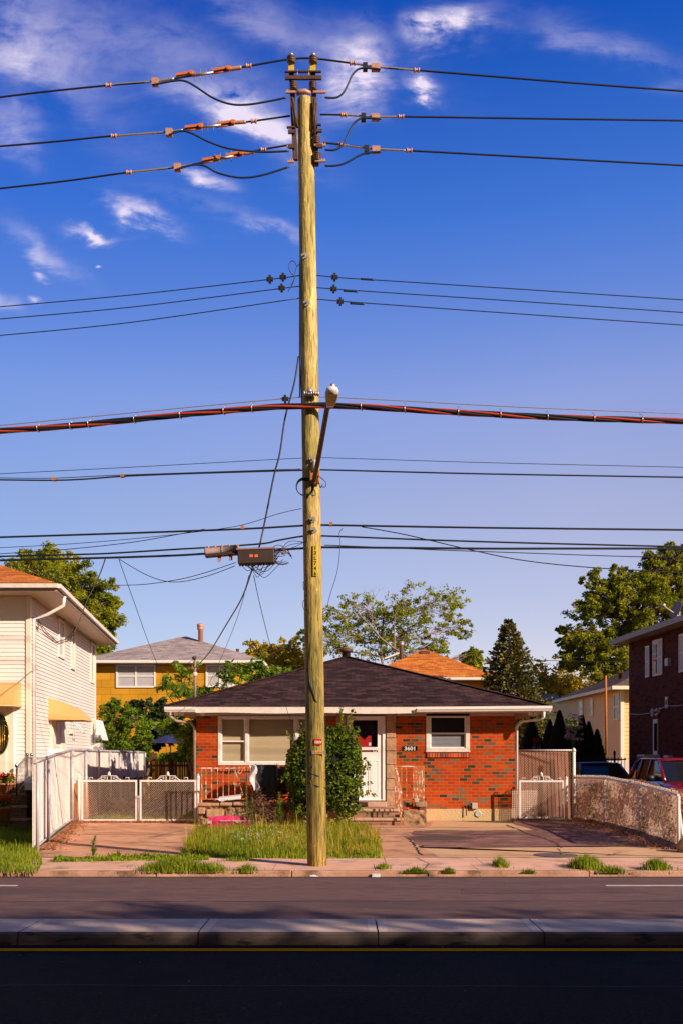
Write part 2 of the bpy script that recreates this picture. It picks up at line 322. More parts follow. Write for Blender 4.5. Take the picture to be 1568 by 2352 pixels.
M['postwhite'] = mat('white_pipe', (.72,.64,.60), (.78,.71,.67), rough=.5, sc=8, c3=(.35,.25,.2), sc3=9, t3=(.66,.74))
M['mesh'] = mat('mesh_wire', (.82,.62,.50), rough=.5)
M['meshdark'] = mat('mesh_wire_rusty', (.62,.36,.20), rough=.6)
M['stone'] = mat('tan_stone', (.36,.20,.11), (.50,.29,.17), rough=.95, sc=6, bump=1.0, bsc=16, c3=(.24,.12,.07), sc3=5, t3=(.62,.7))
M['stucco'] = mat('tan_stucco', (.58,.38,.19), (.64,.43,.23), rough=.95, sc=5, bump=.9, bsc=26)
M['masonry'] = mat('crumbling_masonry', (.26,.15,.08), (.40,.25,.14), rough=1, sc=5, bump=1, bsc=16, c3=(.10,.055,.035), sc3=4, t3=(.5,.62))
M['tread'] = mat('stone_tread', (.46,.28,.19), (.54,.34,.24), rough=.9, sc=6, bump=.5, bsc=30, c3=(.25,.15,.1), sc3=5, t3=(.6,.72))
M['door'] = mat('white_door', (.86,.80,.78), rough=.35)
M['glass'] = glassmat('window_glass')
M['darkglass'] = mat('dark_window', (.012,.010,.012), rough=.06, spec=.6)
M['bluegrey_glass'] = mat('curtained_glass', (.42,.40,.42), (.50,.47,.48), rough=.2, sc=3)
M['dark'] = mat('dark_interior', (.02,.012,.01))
M['bark'] = mat('bark', (.10,.06,.04), (.18,.12,.08), rough=.95, sc=8, st=(3,3,1), bump=.6, bsc=20)
M['barkpale'] = mat('pale_bark', (.26,.17,.12), (.36,.25,.19), rough=.95, sc=8, st=(3,3,1))
M['awning'] = mat('yellow_awning', (.84,.40,.13), (.88,.45,.17), rough=.5, sc=1)
M['twigs'] = mat('dry_twigs', (.10,.045,.025), (.17,.08,.045), rough=1, sc=10)
M['slat_red'] = mat('redbrown_slat', (.20,.085,.06), (.30,.13,.09), rough=.7, sc=5, st=(6,6,.6))
M['slat_dark'] = mat('dark_bamboo', (.035,.010,.006), (.13,.035,.012), rough=.8, sc=14, st=(5,5,.5))
M['carblack'] = mat('black_car_paint', (.008,.008,.009), rough=.35, coat=.3)
M['carred'] = mat('red_car_paint', (.20,.006,.014), rough=.2, coat=1)
M['carglass'] = mat('car_glass', (.012,.014,.018), rough=.05, spec=.6)
M['tyre'] = mat('tyre', (.015,.015,.015), rough=.8)
M['terracotta'] = mat('terracotta', (.45,.15,.05), (.55,.2,.07), rough=.8, sc=6)
M['pinkbag'] = mat('pink_sack', (.62,.02,.11), (.72,.05,.16), rough=.3, sc=5, c3=(.85,.55,.6), sc3=9, t3=(.62,.7), bump=.6, bsc=12)
M['plasticwhite'] = mat('crumpled_plastic', (.62,.60,.64), (.75,.72,.74), rough=.3, sc=8, bump=1, bsc=14)
M['brownbox'] = mat('dark_brown_housing', (.035,.018,.014), (.05,.026,.02), rough=.6, sc=8)
M['pinkgrey'] = mat('faded_grey_housing', (.24,.15,.135), (.30,.19,.17), rough=.6, sc=8)
M['sticker'] = mat('orange_sticker', (.75,.16,.05), rough=.5)
M['navy'] = mat('navy_canvas', (.02,.02,.09), (.03,.03,.16), rough=.8, sc=2, c3=(.35,.25,.35), sc3=1.6, t3=(.62,.72))
M['iron'] = mat('black_iron', (.012,.012,.012), rough=.5)
M['manhole'] = mat('cast_iron', (.13,.08,.075), (.17,.11,.10), rough=.7, sc=20, bump=.4, bsc=60)
M['num'] = mat('white_numeral', (.75,.68,.64), rough=.4)
M['meter'] = mat('grey_metal_box', (.50,.47,.46), rough=.5, metal=.2)
M['chrome'] = mat('chrome', (.7,.68,.68), rough=.15, metal=1)

def polemat():
    m, nt, N, L, P = nmat('treated_pine'); P.inputs['Roughness'].default_value = .85
    tc = N.new('ShaderNodeTexCoord')
    def nz(sc, st, det=6, dist=0):
        mp = N.new('ShaderNodeMapping'); mp.inputs['Scale'].default_value = st; L.new(tc.outputs['Object'], mp.inputs[0])
        n = N.new('ShaderNodeTexNoise'); n.inputs['Scale'].default_value = sc; n.inputs['Detail'].default_value = det; n.inputs['Distortion'].default_value = dist; L.new(mp.outputs[0], n.inputs['Vector']); return n.outputs['Fac']
    a = nz(1.2, (3,3,.35), 5, .6); b = nz(9, (4,4,.35), 8, .3); c = nz(5, (2.4,2.4,.9), 5, 1.2)
    r1 = ramp(N, [(.34, (.17,.16,.03,1)), (.5, (.32,.27,.06,1)), (.66, (.52,.38,.11,1))]); L.new(a, r1.inputs[0])
    r2 = ramp(N, [(.34, (.45,.47,.38,1)), (.56, (1.05,1.05,1.05,1))]); L.new(b, r2.inputs[0])
    r3 = ramp(N, [(.60, (1,1,1,1)), (.66, (1.45,1.4,1.3,1))]); L.new(c, r3.inputs[0])
    m1 = N.new('ShaderNodeMix'); m1.data_type = 'RGBA'; m1.blend_type = 'MULTIPLY'; m1.inputs[0].default_value = 1; L.new(r1.outputs[0], m1.inputs[6]); L.new(r2.outputs[0], m1.inputs[7])
    m2 = N.new('ShaderNodeMix'); m2.data_type = 'RGBA'; m2.blend_type = 'MULTIPLY'; m2.inputs[0].default_value = 1; L.new(m1.outputs[2], m2.inputs[6]); L.new(r3.outputs[0], m2.inputs[7])
    L.new(m2.outputs[2], P.inputs['Base Color'])
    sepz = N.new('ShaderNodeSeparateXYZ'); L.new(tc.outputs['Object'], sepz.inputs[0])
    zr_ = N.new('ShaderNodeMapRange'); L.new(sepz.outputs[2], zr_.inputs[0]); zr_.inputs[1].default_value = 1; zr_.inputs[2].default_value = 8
    rz_ = ramp(N, [(0, (.95,.78,.66,1)), (1, (1.6,1.46,2.0,1))]); L.new(zr_.outputs[0], rz_.inputs[0])   # timber colour paler towards the top
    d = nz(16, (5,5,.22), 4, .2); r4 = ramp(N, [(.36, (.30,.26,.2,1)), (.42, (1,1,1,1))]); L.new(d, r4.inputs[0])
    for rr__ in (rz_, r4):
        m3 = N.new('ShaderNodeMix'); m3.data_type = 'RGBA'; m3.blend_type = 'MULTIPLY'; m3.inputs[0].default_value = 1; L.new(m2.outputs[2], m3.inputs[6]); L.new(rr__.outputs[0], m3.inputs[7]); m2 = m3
    L.new(m2.outputs[2], P.inputs['Base Color'])
    bp = N.new('ShaderNodeBump'); bp.inputs['Strength'].default_value = .8; bp.inputs['Distance'].default_value = .015
    ad = N.new('ShaderNodeMath'); ad.operation = 'ADD'; L.new(b, ad.inputs[0]); L.new(c, ad.inputs[1]); L.new(ad.outputs[0], bp.inputs['Height']); L.new(bp.outputs[0], P.inputs['Normal'])
    return m
M['wood'] = polemat()
L_TREE = leafmat('tree_leaves', [(.08,.11,.006), (.19,.23,.010), (.42,.42,.018), (.70,.60,.03)], trans=.5)
L_AIRY = leafmat('light_tree_leaves', [(.14,.17,.012), (.30,.33,.02), (.62,.60,.05)], trans=.5)
L_OLIVE = leafmat('olive_leaves', [(.20,.15,.010), (.42,.30,.016), (.66,.48,.03)], trans=.4)
L_DARK = leafmat('dark_leaves', [(.015,.03,.006), (.03,.055,.01), (.07,.10,.015)], trans=.2)
L_IVY = leafmat('ivy_leaves', [(.03,.06,.005), (.09,.16,.008), (.17,.22,.010), (.36,.34,.02)], trans=.3)
L_BRIGHT = leafmat('bright_leaves', [(.07,.14,.008), (.18,.28,.012), (.36,.44,.025)], trans=.45)
L_SPRUCE = leafmat('spruce_needles', [(.035,.045,.015), (.13,.115,.022), (.30,.235,.035)], trans=.15)
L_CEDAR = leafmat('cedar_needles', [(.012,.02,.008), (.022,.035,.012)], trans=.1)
L_GRASS = leafmat('grass_blades', [(.12,.19,.010), (.25,.31,.014), (.48,.42,.025), (.80,.48,.12)], trans=.45)
L_GREEN = leafmat('green_grass_blades', [(.09,.16,.008), (.25,.33,.014), (.48,.50,.03)], trans=.45)
L_DRY = leafmat('dry_vine_leaves', [(.22,.07,.03), (.42,.17,.08), (.60,.34,.20), (.48,.22,.06)], trans=.6)
L_PINK = leafmat('pink_flowers', [(.55,.25,.25), (.75,.55,.5)], trans=.3)
L_REDF = leafmat('red_flowers', [(.55,.01,.01), (.7,.03,.02)], trans=.3)

# ================================================================== setting
def sheet(name, pts, z, m, sub=None):
    if sub:      # ragged broken edge
        out = []
        for i in range(len(pts)):
            a, b = Vector((pts[i][0], pts[i][1], 0)), Vector((pts[(i+1)%len(pts)][0], pts[(i+1)%len(pts)][1], 0)); n = max(1, int((b-a).length/.13)); d = (b-a).normalized(); s_ = Vector((-d.y, d.x, 0))
            for k in range(n): p = a.lerp(b, k/n); out.append(p+s_*(noise.noise(p*1.6)*1.6+noise.noise(p*7)*.6)*sub)
        pts = out
    g = MB(); g.poly([(p[0], p[1], z) for p in pts]); return g.build(name, M[m], kind='structure')
RZ = -.08
KY = 14.40
MB().add([(-400,-200,RZ-.03),(400,-200,RZ-.03),(400,900,RZ-.03),(-400,900,RZ-.03)], [(0,1,2,3)]).build('ground', M['soil'], kind='structure')
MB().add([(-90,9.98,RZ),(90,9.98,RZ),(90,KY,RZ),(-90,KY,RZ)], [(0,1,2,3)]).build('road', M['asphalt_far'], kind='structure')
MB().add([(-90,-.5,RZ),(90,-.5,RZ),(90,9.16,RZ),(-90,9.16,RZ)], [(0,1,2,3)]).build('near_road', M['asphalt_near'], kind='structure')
MB().add([(-90,8.865,RZ+.004),(90,8.865,RZ+.004),(90,8.99,RZ+.004),(-90,8.99,RZ+.004)], [(0,1,2,3)]).build('road_marking', M['yellow'], kind='structure')
for (x0, x1) in ((Gp(1390,2035,RZ).x, Gp(1390,2035,RZ).x+3.1), (Gp(40,2035,RZ).x-3.1, Gp(40,2035,RZ).x)):
    MB().box(x0, x1, 13.36, 13.45, RZ+.001, RZ+.004).build('road_marking', M['whiteline'], kind='structure')
# near pavement the photographer stands on
MB().box(-90, 90, -7, -.5, -.3, .03).build('near_pavement', M['sidewalk'], kind='structure')
# median: kerb body with rounded nose, joints every 1.6 m
med = MB(); mtop = .036
jx = [Gp(x, 2143, mtop).x for x in (455, 868, 1250)]
edges = [-60.0]
x = jx[0]
while x > -60: x -= 1.66
xs = []; x += 1.66
while x < jx[0]-.1: xs.append(x); x += 1.66
xs += jx; x = jx[-1]+1.62
while x < 60: xs.append(x); x += 1.62
allx = [-62]+xs+[62]
mprof = [(9.16, RZ-.02), (9.165, RZ+.07), (9.178, mtop-.012), (9.20, mtop), (9.94, mtop), (9.97, mtop-.01), (9.98, RZ-.02)]
mface, mt_ = MB(), MB()
for a, b in zip(allx[:-1], allx[1:]):
    a += .007; b -= .007
    for g, idx in ((mface, (0,1,2,3)), (mt_, (3,4,5,6))):
        vs = []
        for i in idx: vs.append((a, mprof[i][0], mprof[i][1])); vs.append((b, mprof[i][0], mprof[i][1]))
        g.add(vs, [(2*i, 2*i+1, 2*i+3, 2*i+2) for i in range(len(idx)-1)])
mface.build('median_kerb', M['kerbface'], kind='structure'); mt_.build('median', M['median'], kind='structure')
jb = MB().box(-62, 62, 9.17, 9.97, RZ-.02, mtop-.03); jb.build('median_joint', M['crack'], kind='structure')
pb = MB()   # paler trowelled borders of each slab, 3 mm proud
for xx in xs:
    if -12 < xx < 12: pb.box(xx+.007, xx+.09, 9.21, 9.93, mtop-.001, mtop+.002); pb.box(xx-.09, xx-.007, 9.21, 9.93, mtop-.001, mtop+.002)
M['medianpale'] = mat('trowelled_border', (.76,.57,.44), (.80,.61,.48), rough=.85, sc=5)
pb.build('median_border', M['medianpale'], kind='structure')
MB().add([(-90,KY-.10,RZ+.003),(90,KY-.10,RZ+.003),(90,KY+.01,RZ+.003),(-90,KY+.01,RZ+.003)], [(0,1,2,3)]).build('gutter_dirt', M['crack'], kind='structure')
# far kerb + lots
kb = MB()
kx = -60
while kx < 60:
    w = 1.9+random.random()*.5; kb.box(kx, kx+w-.012, KY+random.uniform(-.008,.008), KY+.16, RZ-.1, .002+random.uniform(-.006,.004)); kx += w
M['kerb_tan'] = mat('kerb_stone', (.40,.21,.135), (.56,.31,.205), rough=.95, sc=3, bump=.5, bsc=40, c3=(.16,.085,.05), sc3=2.5, t3=(.50,.66)); kb.build('kerb', M['kerb_tan'], kind='structure', bevel=.012)
MB().box(-90, 90, KY+.16, 130, -.3, -.008).build('yard', M['turf'], kind='structure')
sw = MB(); sx = -58.0
while sx < 58:
    w = 1.5; sw.box(sx, sx+w-.012, KY+.165, 15.45, -.05, random.uniform(-.003,.003)); sw.box(sx+.2, sx+w+.19, 15.46, 16.38, -.05, random.uniform(-.003,.003)); sx += w
sw.build('pavement', M['sidewalk'], kind='structure')
FNC = [(-5.40,17.55), (-6.20,21.6), (-6.87,25.3), (-7.35,37.2)]     # line of the left fence
sheet('driveway', [(-5.55,16.39), Gp(415,1972), Gp(424,1966), Gp(470,1889), (-6.9,25.6), (-6.15,21.6), (-5.38,17.5)], .004, 'drive_red')
sheet('footpath', [Gp(862,1971), (1.62,16.39), Gp(938,1925), Gp(985,1904), (2.4,25.98), (-3.4,25.98), (-3.4,24.6), (.35,23.0), Gp(872,1928)], .004, 'drive_red')
sheet('concrete_apron', [(1.63,16.39), (6.4,16.39), (6.4,17.2), Gp(1500,1946), Gp(965,1949), Gp(945,1940)], .005, 'drive_tan', .03)
sheet('concrete_strip', [Gp(950,1909), Gp(1232,1908), Gp(1180,1893), (2.42,25.98), Gp(985,1899)], .006, 'drive_tan', .04)
sheet('asphalt_driveway', [Gp(966,1948), Gp(1505,1945), (6.2,18.4), (6.4,21.0), (6.3,25.95), (4.4,25.98), Gp(1183,1895), Gp(1232,1909), Gp(948,1910), Gp(938,1926)], .008, 'drive_black', .10)
def crackline(pts, w, z, name='driveway_crack', m='crack'):
    g = MB()
    for a, b in zip(pts[:-1], pts[1:]):
        a = Vector(a); b = Vector(b); n = max(2, int((b-a).length/.12)); pr = None
        d = (b-a).normalized(); s = Vector((-d.y, d.x, 0))
        for i in range(n+1):
            p = a.lerp(b, i/n)+s*random.uniform(-w, w)*1.2; ww = w*random.uniform(.4, 1.1)
            cur = ((p-s*ww), (p+s*ww))
            if pr: g.add([(pr[0].x,pr[0].y,z),(pr[1].x,pr[1].y,z),(cur[1].x,cur[1].y,z),(cur[0].x,cur[0].y,z)], [(0,1,2,3)])
            pr = cur
    return g.build(name, M[m], kind='structure')
crackline([Gp(1160,1896), Gp(1215,1917), Gp(1262,1932), Gp(1292,1949)], .035, .012)
crackline([Gp(938,1926), Gp(950,1942), Gp(968,1966)], .02, .012)
crackline([Gp(150,1912), Gp(300,1914), Gp(440,1911)], .012, .009)
crackline([Gp(120,1946), Gp(260,1942), Gp(420,1948)], .012, .009)
crackline([Gp(1280,1950), Gp(1290,1960)], .008, .012)
crackline([Gp(965,1966), Gp(1540,1967)], .014, .009)
crackline([Gp(1040,1942), Gp(1090,1930), Gp(1120,1912)], .012, .013)
crackline([Gp(880,1924), Gp(940,1922)], .010, .009)
random.seed(47)
for (a_, b_, w_, z_) in (((-6.0,11.9),(8.0,12.0),.012,RZ+.003),((-9,13.1),(3,13.05),.008,RZ+.003),((2,11.2),(9,11.1),.010,RZ+.003),((-8,7.6),(7,7.45),.010,RZ+.003)):
    crackline([(a_[0],a_[1],0),(b_[0],b_[1],0)], w_, z_, name='road_crack')
for (a_, b_) in (((-4.9,19.2),(-3.3,18.5)),((-3.9,20.5),(-3.5,22.6)),((2.6,17.0),(3.6,16.5)),((4.4,16.6),(4.8,17.1)),((2.4,20.4),(3.4,19.2)),((3.9,22.4),(5.2,21.2)),((1.3,21.2),(1.9,22.6))):
    crackline([(a_[0],a_[1],0),(b_[0],b_[1],0)], .012, .014)
for i in range(4):
    x_ = (-2.6,1.2,3.4,5.0)[i]; crackline([(x_,14.6,0),(x_+random.uniform(-.5,.5),15.4,0),(x_+random.uniform(-.5,.5),16.3,0)], .009, .006, name='pavement_crack')
M['patch'] = mat('road_patch', (.085,.042,.040), (.12,.06,.052), rough=.9, sc=3, bump=.3, bsc=80)
sheet('road_patch', [(1.5,12.6),(3.9,12.7),(3.8,13.2),(1.6,13.15)], RZ+.0025, 'patch', .03); sheet('road_patch', [(-4.6,11.3),(-2.9,11.25),(-2.8,11.8),(-4.5,11.9)], RZ+.0025, 'patch', .03)
g = MB()
for i in range(170):
    x_ = random.uniform(-6,6); y_ = random.choice((random.uniform(6.4,8.8), random.uniform(10.05,14.3), random.uniform(9.06,9.15), random.uniform(14.2,14.38))); r_ = random.uniform(.002,.005); g.lathe([(r_,0),(r_*.7,r_)], (x_,y_,RZ+.003), n=5, smooth=False)
g.build('grit', M['kerb_tan'], fixn=False)['kind'] = 'structure'
mh = thing('manhole_cover', Gp(1275,1966), 'round cast iron cover set in the tan concrete of the right driveway', 'manhole')
mc = Gp(1275,1966)
MB().lathe([(0.0,-.02),(.33,-.02),(.33,.012),(.31,.016),(0.02,.016)], mc, n=28, smooth=False).build('cover', M['manhole'], mh)
rr = MB(); rr.lathe([(.335,-.02),(.37,-.02),(.37,.010),(.335,.010)], mc, n=28, smooth=False); rr.build('rim', M['rustbar'], mh)
g = MB()
g.lathe([(.3,0),(.3,.0015)], Gp(1012,1925,.009), n=20); 
for v in range(len(g.v)): g.v[v] = (g.v[v][0]*1.0+(g.v[v][0]-Gp(1012,1925).x)*1.1, g.v[v][1]+(g.v[v][1]-Gp(1012,1925,.009).y)*1.2, g.v[v][2])
M['stain'] = mat('oil_stain', (.10,.05,.035)); g.build('driveway_stain', M['stain'], kind='structure')

# ================================================================== plants
def leaf_cloud(mb, centre, rad, n, size, shell=.5, elong=1.6, up=0.2):
    c = Vector(centre)
    for _ in range(n):
        d = Vector((random.gauss(0,1), random.gauss(0,1), random.gauss(0,1))).normalized()
        t = random.uniform(shell, 1)**.7
        p = c+Vector((d.x*rad[0], d.y*rad[1], d.z*rad[2]))*t
        leaf(mb, p, size*random.uniform(.6,1.35), elong, up)
def leaf(mb, p, s, elong=1.6, up=.2):
    a = Vector((random.gauss(0,1), random.gauss(0,1), random.gauss(0,.7)-up)).normalized()
    b = a.cross(Vector((random.gauss(0,1), random.gauss(0,1), random.gauss(0,1)))).normalized()
    n = a.cross(b)
    L_ = a*s*elong*.5; B = b*s*.38; f = n*s*.12
    mb.add([p-L_, p-L_*.1+B+f, p+L_, p-L_*.1-B+f], [(0,1,2,3)])
def branch(mb, a, b, r0, r1, wig=.08, n=5):
    a = Vector(a); b = Vector(b); L_ = (b-a).length; pts = []
    for i in range(n+1):
        t = i/n; p = a.lerp(b, t)
        if 0 < i < n: p += Vector((random.gauss(0,1), random.gauss(0,1), random.gauss(0,.6)))*L_*wig
        pts.append(p)
    mb.tube(pts, [r0+(r1-r0)*i/n for i in range(n+1)], 5, caps=False)
    return pts
def tree(name, label, cat, base, top, lobes, lsize, lm, density=1.0, clump=.32, group=None, tr=.25, bark='bark', subs=26, elong=1.6, twigs=True, shell=.35):
    """lobes: (centre, (rx,ry,rz)); each filled with many small clumps of leaves; limbs run to the clumps"""
    base = Vector(base); top = Vector(top)
    t = thing(name, base, label, cat, group)
    wood = MB(); lv = MB()
    tp = branch(wood, base, top, tr, tr*.35, .02, 8)
    for (c, rad) in lobes:
        c = Vector(c); rmax = max(rad)
        att = min(tp, key=lambda q: (q-c).length+max(0, q.z-c.z)*2)
        limb = branch(wood, att, c, tr*.4, tr*.14, .06, 5)
        for k in range(subs):
            d = Vector((random.gauss(0,1), random.gauss(0,1), random.gauss(0,1))).normalized()
            q = c+Vector((d.x*rad[0], d.y*rad[1], d.z*rad[2]))*random.uniform(shell, 1.05)
            if twigs: branch(wood, random.choice(limb[2:]), q, tr*.10, tr*.03, .07, 3)
            cr = rmax*clump*random.uniform(.5, 1.3)
            leaf_cloud(lv, q, (cr, cr, cr*.72), int(28*density*random.uniform(.5,1.3)), lsize, .1, elong)
    wood.build('trunk', M[bark], t, fixn=False); lv.build('crown', lm, t, fixn=False)
    return t

def lobe_fill(x0, x1, y0, y1, Y, depth, n, r, seed):
    random.seed(seed); out = []
    for i in range(n):
        out.append((W(random.uniform(x0, x1), random.uniform(y0, y1), Y+random.uniform(-depth, depth)), (r*random.uniform(.7,1.2),)*3))
    return out
random.seed(11)
# left tree behind the white house
lb = [(W(px-4,py+22,46+dy), (r*.95,r*.95,r*.85)) for (px,py,r,dy) in ((60,1310,1.5,0),(120,1290,1.5,1),(170,1320,1.5,0),(105,1345,1.9,-1),(215,1340,1.3,0),(240,1390,1.1,1),(190,1400,1.6,-1),(225,1425,1.1,1),(150,1385,1.7,1),(110,1262,.7,0),(70,1275,.5,0),(85,1330,1.6,1),(30,1330,1.2,0),(262,1368,.55,0))]
tree('shade_tree', 'round dense green tree rising behind the white sided house', 'tree', (-13.2,46,-.1), W(140,1330,46), lb, .088, L_TREE, 4.6, .25, tr=.3, subs=46)
# airy tree behind the house peak
lb = [(W(px,py,62+dy), (r*1.1,r,r)) for (px,py,r,dy) in ((770,1420,1.2,0),(830,1400,1.4,1),(880,1430,1.4,0),(930,1400,1.3,-1),(980,1390,1.6,0),(1030,1385,1.1,1),(1045,1440,1.0,0),(800,1460,1.7,0),(870,1475,1.8,1),(950,1460,1.6,0),(1085,1505,.6,0),(740,1480,1.2,0),(700,1465,.6,1),(1000,1480,1.0,0),(910,1490,1.6,0))]
tree('airy_tree', 'thin leaved tree with bare twigs showing above the dark roof peak', 'tree', (2.5,62,-.1), W(880,1420,62), lb, .115, L_AIRY, 1.25, .24, tr=.13, bark='barkpale', subs=36)
o = thing('dead_tree', (3.4,58,-.1), 'leafless forked tree rising through the thin tree behind the dark roof', 'tree'); g = MB()
def fork(mb, p, d, r, L_, k):
    pts = [p]; q = p.copy()
    for i in range(4):
        q = q+d*L_/4+Vector((random.gauss(0,1),random.gauss(0,1)*.5,random.gauss(0,.4)))*L_*.05; pts.append(q.copy())
    mb.tube(pts, [r*(1-.12*i) for i in range(5)], 4, caps=False)
    if k > 0:
        for s in (-1, 1):
            nd = (d+Vector((s*random.uniform(.2,.6), random.uniform(-.4,.4), random.uniform(-.15,.3)))).normalized()
            fork(mb, random.choice(pts[2:]), nd, r*.55, L_*random.uniform(.55,.75), k-1)
branch(g, (3.4,58,-.1), W(905,1490,58), .16, .06)
for (px, py, dx, dz, L_) in ((862,1455,-.12,1,1.35), (905,1455,.10,1,1.45), (828,1415,-.5,.8,.9)):
    p = W(px,py,58); branch(g, W(905,1490,58), p, .05, .035, .03, 3); fork(g, p, Vector((dx,0,dz)).normalized(), .032, L_, 3)
g.build('trunk', M['barkpale'], o, fixn=False)
# big oak right
lb = [(W(px,py,72+dy), (r,r,r*.85)) for (px,py,r,dy) in ((1350,1400,1.7,0),(1380,1350,1.6,1),(1420,1380,2.2,0),(1330,1470,1.5,0),(1365,1500,1.9,-1),(1420,1440,2.4,1),(1400,1500,2.2,0),(1480,1350,2.2,0),(1520,1310,1.8,1),(1500,1400,2.4,-1),(1560,1350,2.4,0),(1550,1290,1.6,0),(1480,1450,2.4,0),(1440,1540,2.0,0),(1385,1545,1.6,0),(1600,1320,2.5,0),(1600,1420,2.8,0),(1530,1460,2.4,0),(1315,1510,1.2,0),(1300,1470,.7,0),(1430,1330,1.3,0),(1650,1380,3,0),(1288,1448,.35,0),(1500,1290,.8,0))]
tree('oak_tree', 'large spreading green tree behind the beige house and dark brick house', 'tree', (21.5,72,-.1), W(1455,1420,72), lb, .135, L_TREE, 3.6, .20, tr=.4, subs=46)
# olive background trees
for (nm, x0, x1, y0, y1, Y, n, r, lab, s) in (
    ('hedge_tree', 640, 705, 1508, 1560, 66, 8, 1.2, 'yellow green tree just left of the pole above the dark roof', 3),
    ('hedge_tree', 585, 645, 1500, 1560, 70, 7, 1.1, 'yellow green tree by the right end of the pale grey roof', 4),
    ('hedge_tree', 1235, 1290, 1555, 1640, 80, 8, 1.7, 'olive tree between the spruce and the distant pale roof', 5),
    ('hedge_tree', 1290, 1365, 1552, 1610, 84, 9, 1.9, 'olive tree above the far end of the beige house roof', 6),
    ('hedge_tree', 1075, 1110, 1510, 1560, 70, 5, .9, 'sparse green tree between the orange roof and the spruce', 8),
    ('hedge_tree', 222, 245, 1495, 1540, 56, 4, .8, 'green tree peeping between the white house eave and the grey roof', 9)):
    lb = lobe_fill(x0, x1, y0, y1, Y, 1.5, n, r, s); cx = (x0+x1)/2
    tree(nm, lab, 'tree', W(cx, HY, Y)*1.0-Vector((0,0,1.7)), W(cx, (y0+y1)/2, Y), lb, .22, L_OLIVE if s not in (8,9) else L_TREE, 1.1, .4, tr=.2, subs=16, group='trees far behind the houses')
def backmass(name, x0, x1, y0, y1, Y, lab, s, lm, n=12, r=1.6, ls=.2):
    lb = lobe_fill(x0, x1, y0, y1, Y, 1.2, n, r, s); cx = (x0+x1)/2
    tree(name, lab, 'tree', W(cx, HY, Y)-Vector((0,0,1.7)), W(cx, (y0+y1)/2, Y), lb, ls, lm, 1.3, .38, tr=.15, subs=18)
# bright green sumac arching over the roof corner
random.seed(21)
def frond(lv, wood, a, b, n=9, ls=.13):
    pts = branch(wood, a, b, .012, .004, .06, 6); a = Vector(a); b = Vector(b)
    for i in range(n):
        t = i/(n-1); q = pts[min(6, int(t*6))].lerp(pts[min(6, int(t*6)+1)], t*6-int(t*6))
        for _ in range(4): leaf(lv, q+Vector((random.gauss(0,1),random.gauss(0,1),random.gauss(0,.8)))*.06, ls*random.uniform(.7,1.2), 2.4, .4)
su = thing('sumac_tree', W(500,1900,33)*1.0, 'bright green feathery young tree spreading over the left corner of the dark roof', 'tree')
WL[su] = Vector((-4.4,32,-.008)); su.location = WL[su]
lv, wd = MB(), MB(); b0 = Vector((-4.4,32,-.008)); tops = []
for (px, py) in ((385,1578),(430,1592),(470,1588),(520,1560),(560,1540),(600,1538),(635,1552),(425,1548),(405,1588),(655,1550),(575,1562),(445,1600)):
    c = W(px+random.uniform(-5,5), py, 31+random.uniform(-1,1)); st = b0.lerp(Vector((c.x*.8-1, 32, 3.2)), .9)
    branch(wd, st, c, .025, .012, .05, 4); tops.append(c)
    for k in range(5):
        d = Vector((random.uniform(-1,1), random.uniform(-.6,.6), random.uniform(-.3,.5))).normalized()*random.uniform(.3,.7)
        frond(lv, wd, c, c+d, 8, .10)
for k in range(3): branch(wd, b0, Vector((-5.6+k*1.2, 32, 3.3)), .06, .03, .03, 6)
for (px,py) in ((445,1670),(430,1690),(400,1660),(440,1720)):
    c = W(px,py,29.5)
    for k in range(5): frond(lv, wd, c, c+Vector((random.uniform(-.5,.4), random.uniform(-.4,.4), random.uniform(-.5,.3))), 8, .12)
wd.build('trunk', M['bark'], su, fixn=False); lv.build('crown', L_BRIGHT, su, fixn=False)
# shrubs by the white house
lb = [(W(px,py,37.6), (r,r,r)) for (px,py,r) in ((255,1650,.5),(280,1690,.6),(315,1650,.6),(240,1700,.5),(300,1720,.55),(330,1700,.4),(262,1622,.3),(340,1735,.35),(250,1735,.5))]
tree('garden_shrub', 'light green fine leaved shrub beside the corner of the white house', 'shrub', (-8.5,37.8,-.008), W(285,1680,37.6), lb, .065, L_BRIGHT, 3.0, .38, tr=.07, subs=22)
lb = [(W(px,py,38.9), (r,r*.6,r)) for (px,py,r) in ((320,1635,.5),(360,1635,.55),(390,1660,.5),(340,1665,.6),(375,1690,.45),(300,1640,.4),(405,1640,.35),(350,1700,.4),(290,1665,.4),(415,1685,.3))]
tree('fig_tree', 'dark broad leaved tree hanging over the blue garden umbrella', 'tree', (-7.7,38.9,-.008), W(350,1660,38.9), lb, .15, L_DARK, 1.5, .36, tr=.08, subs=22, elong=1.3)

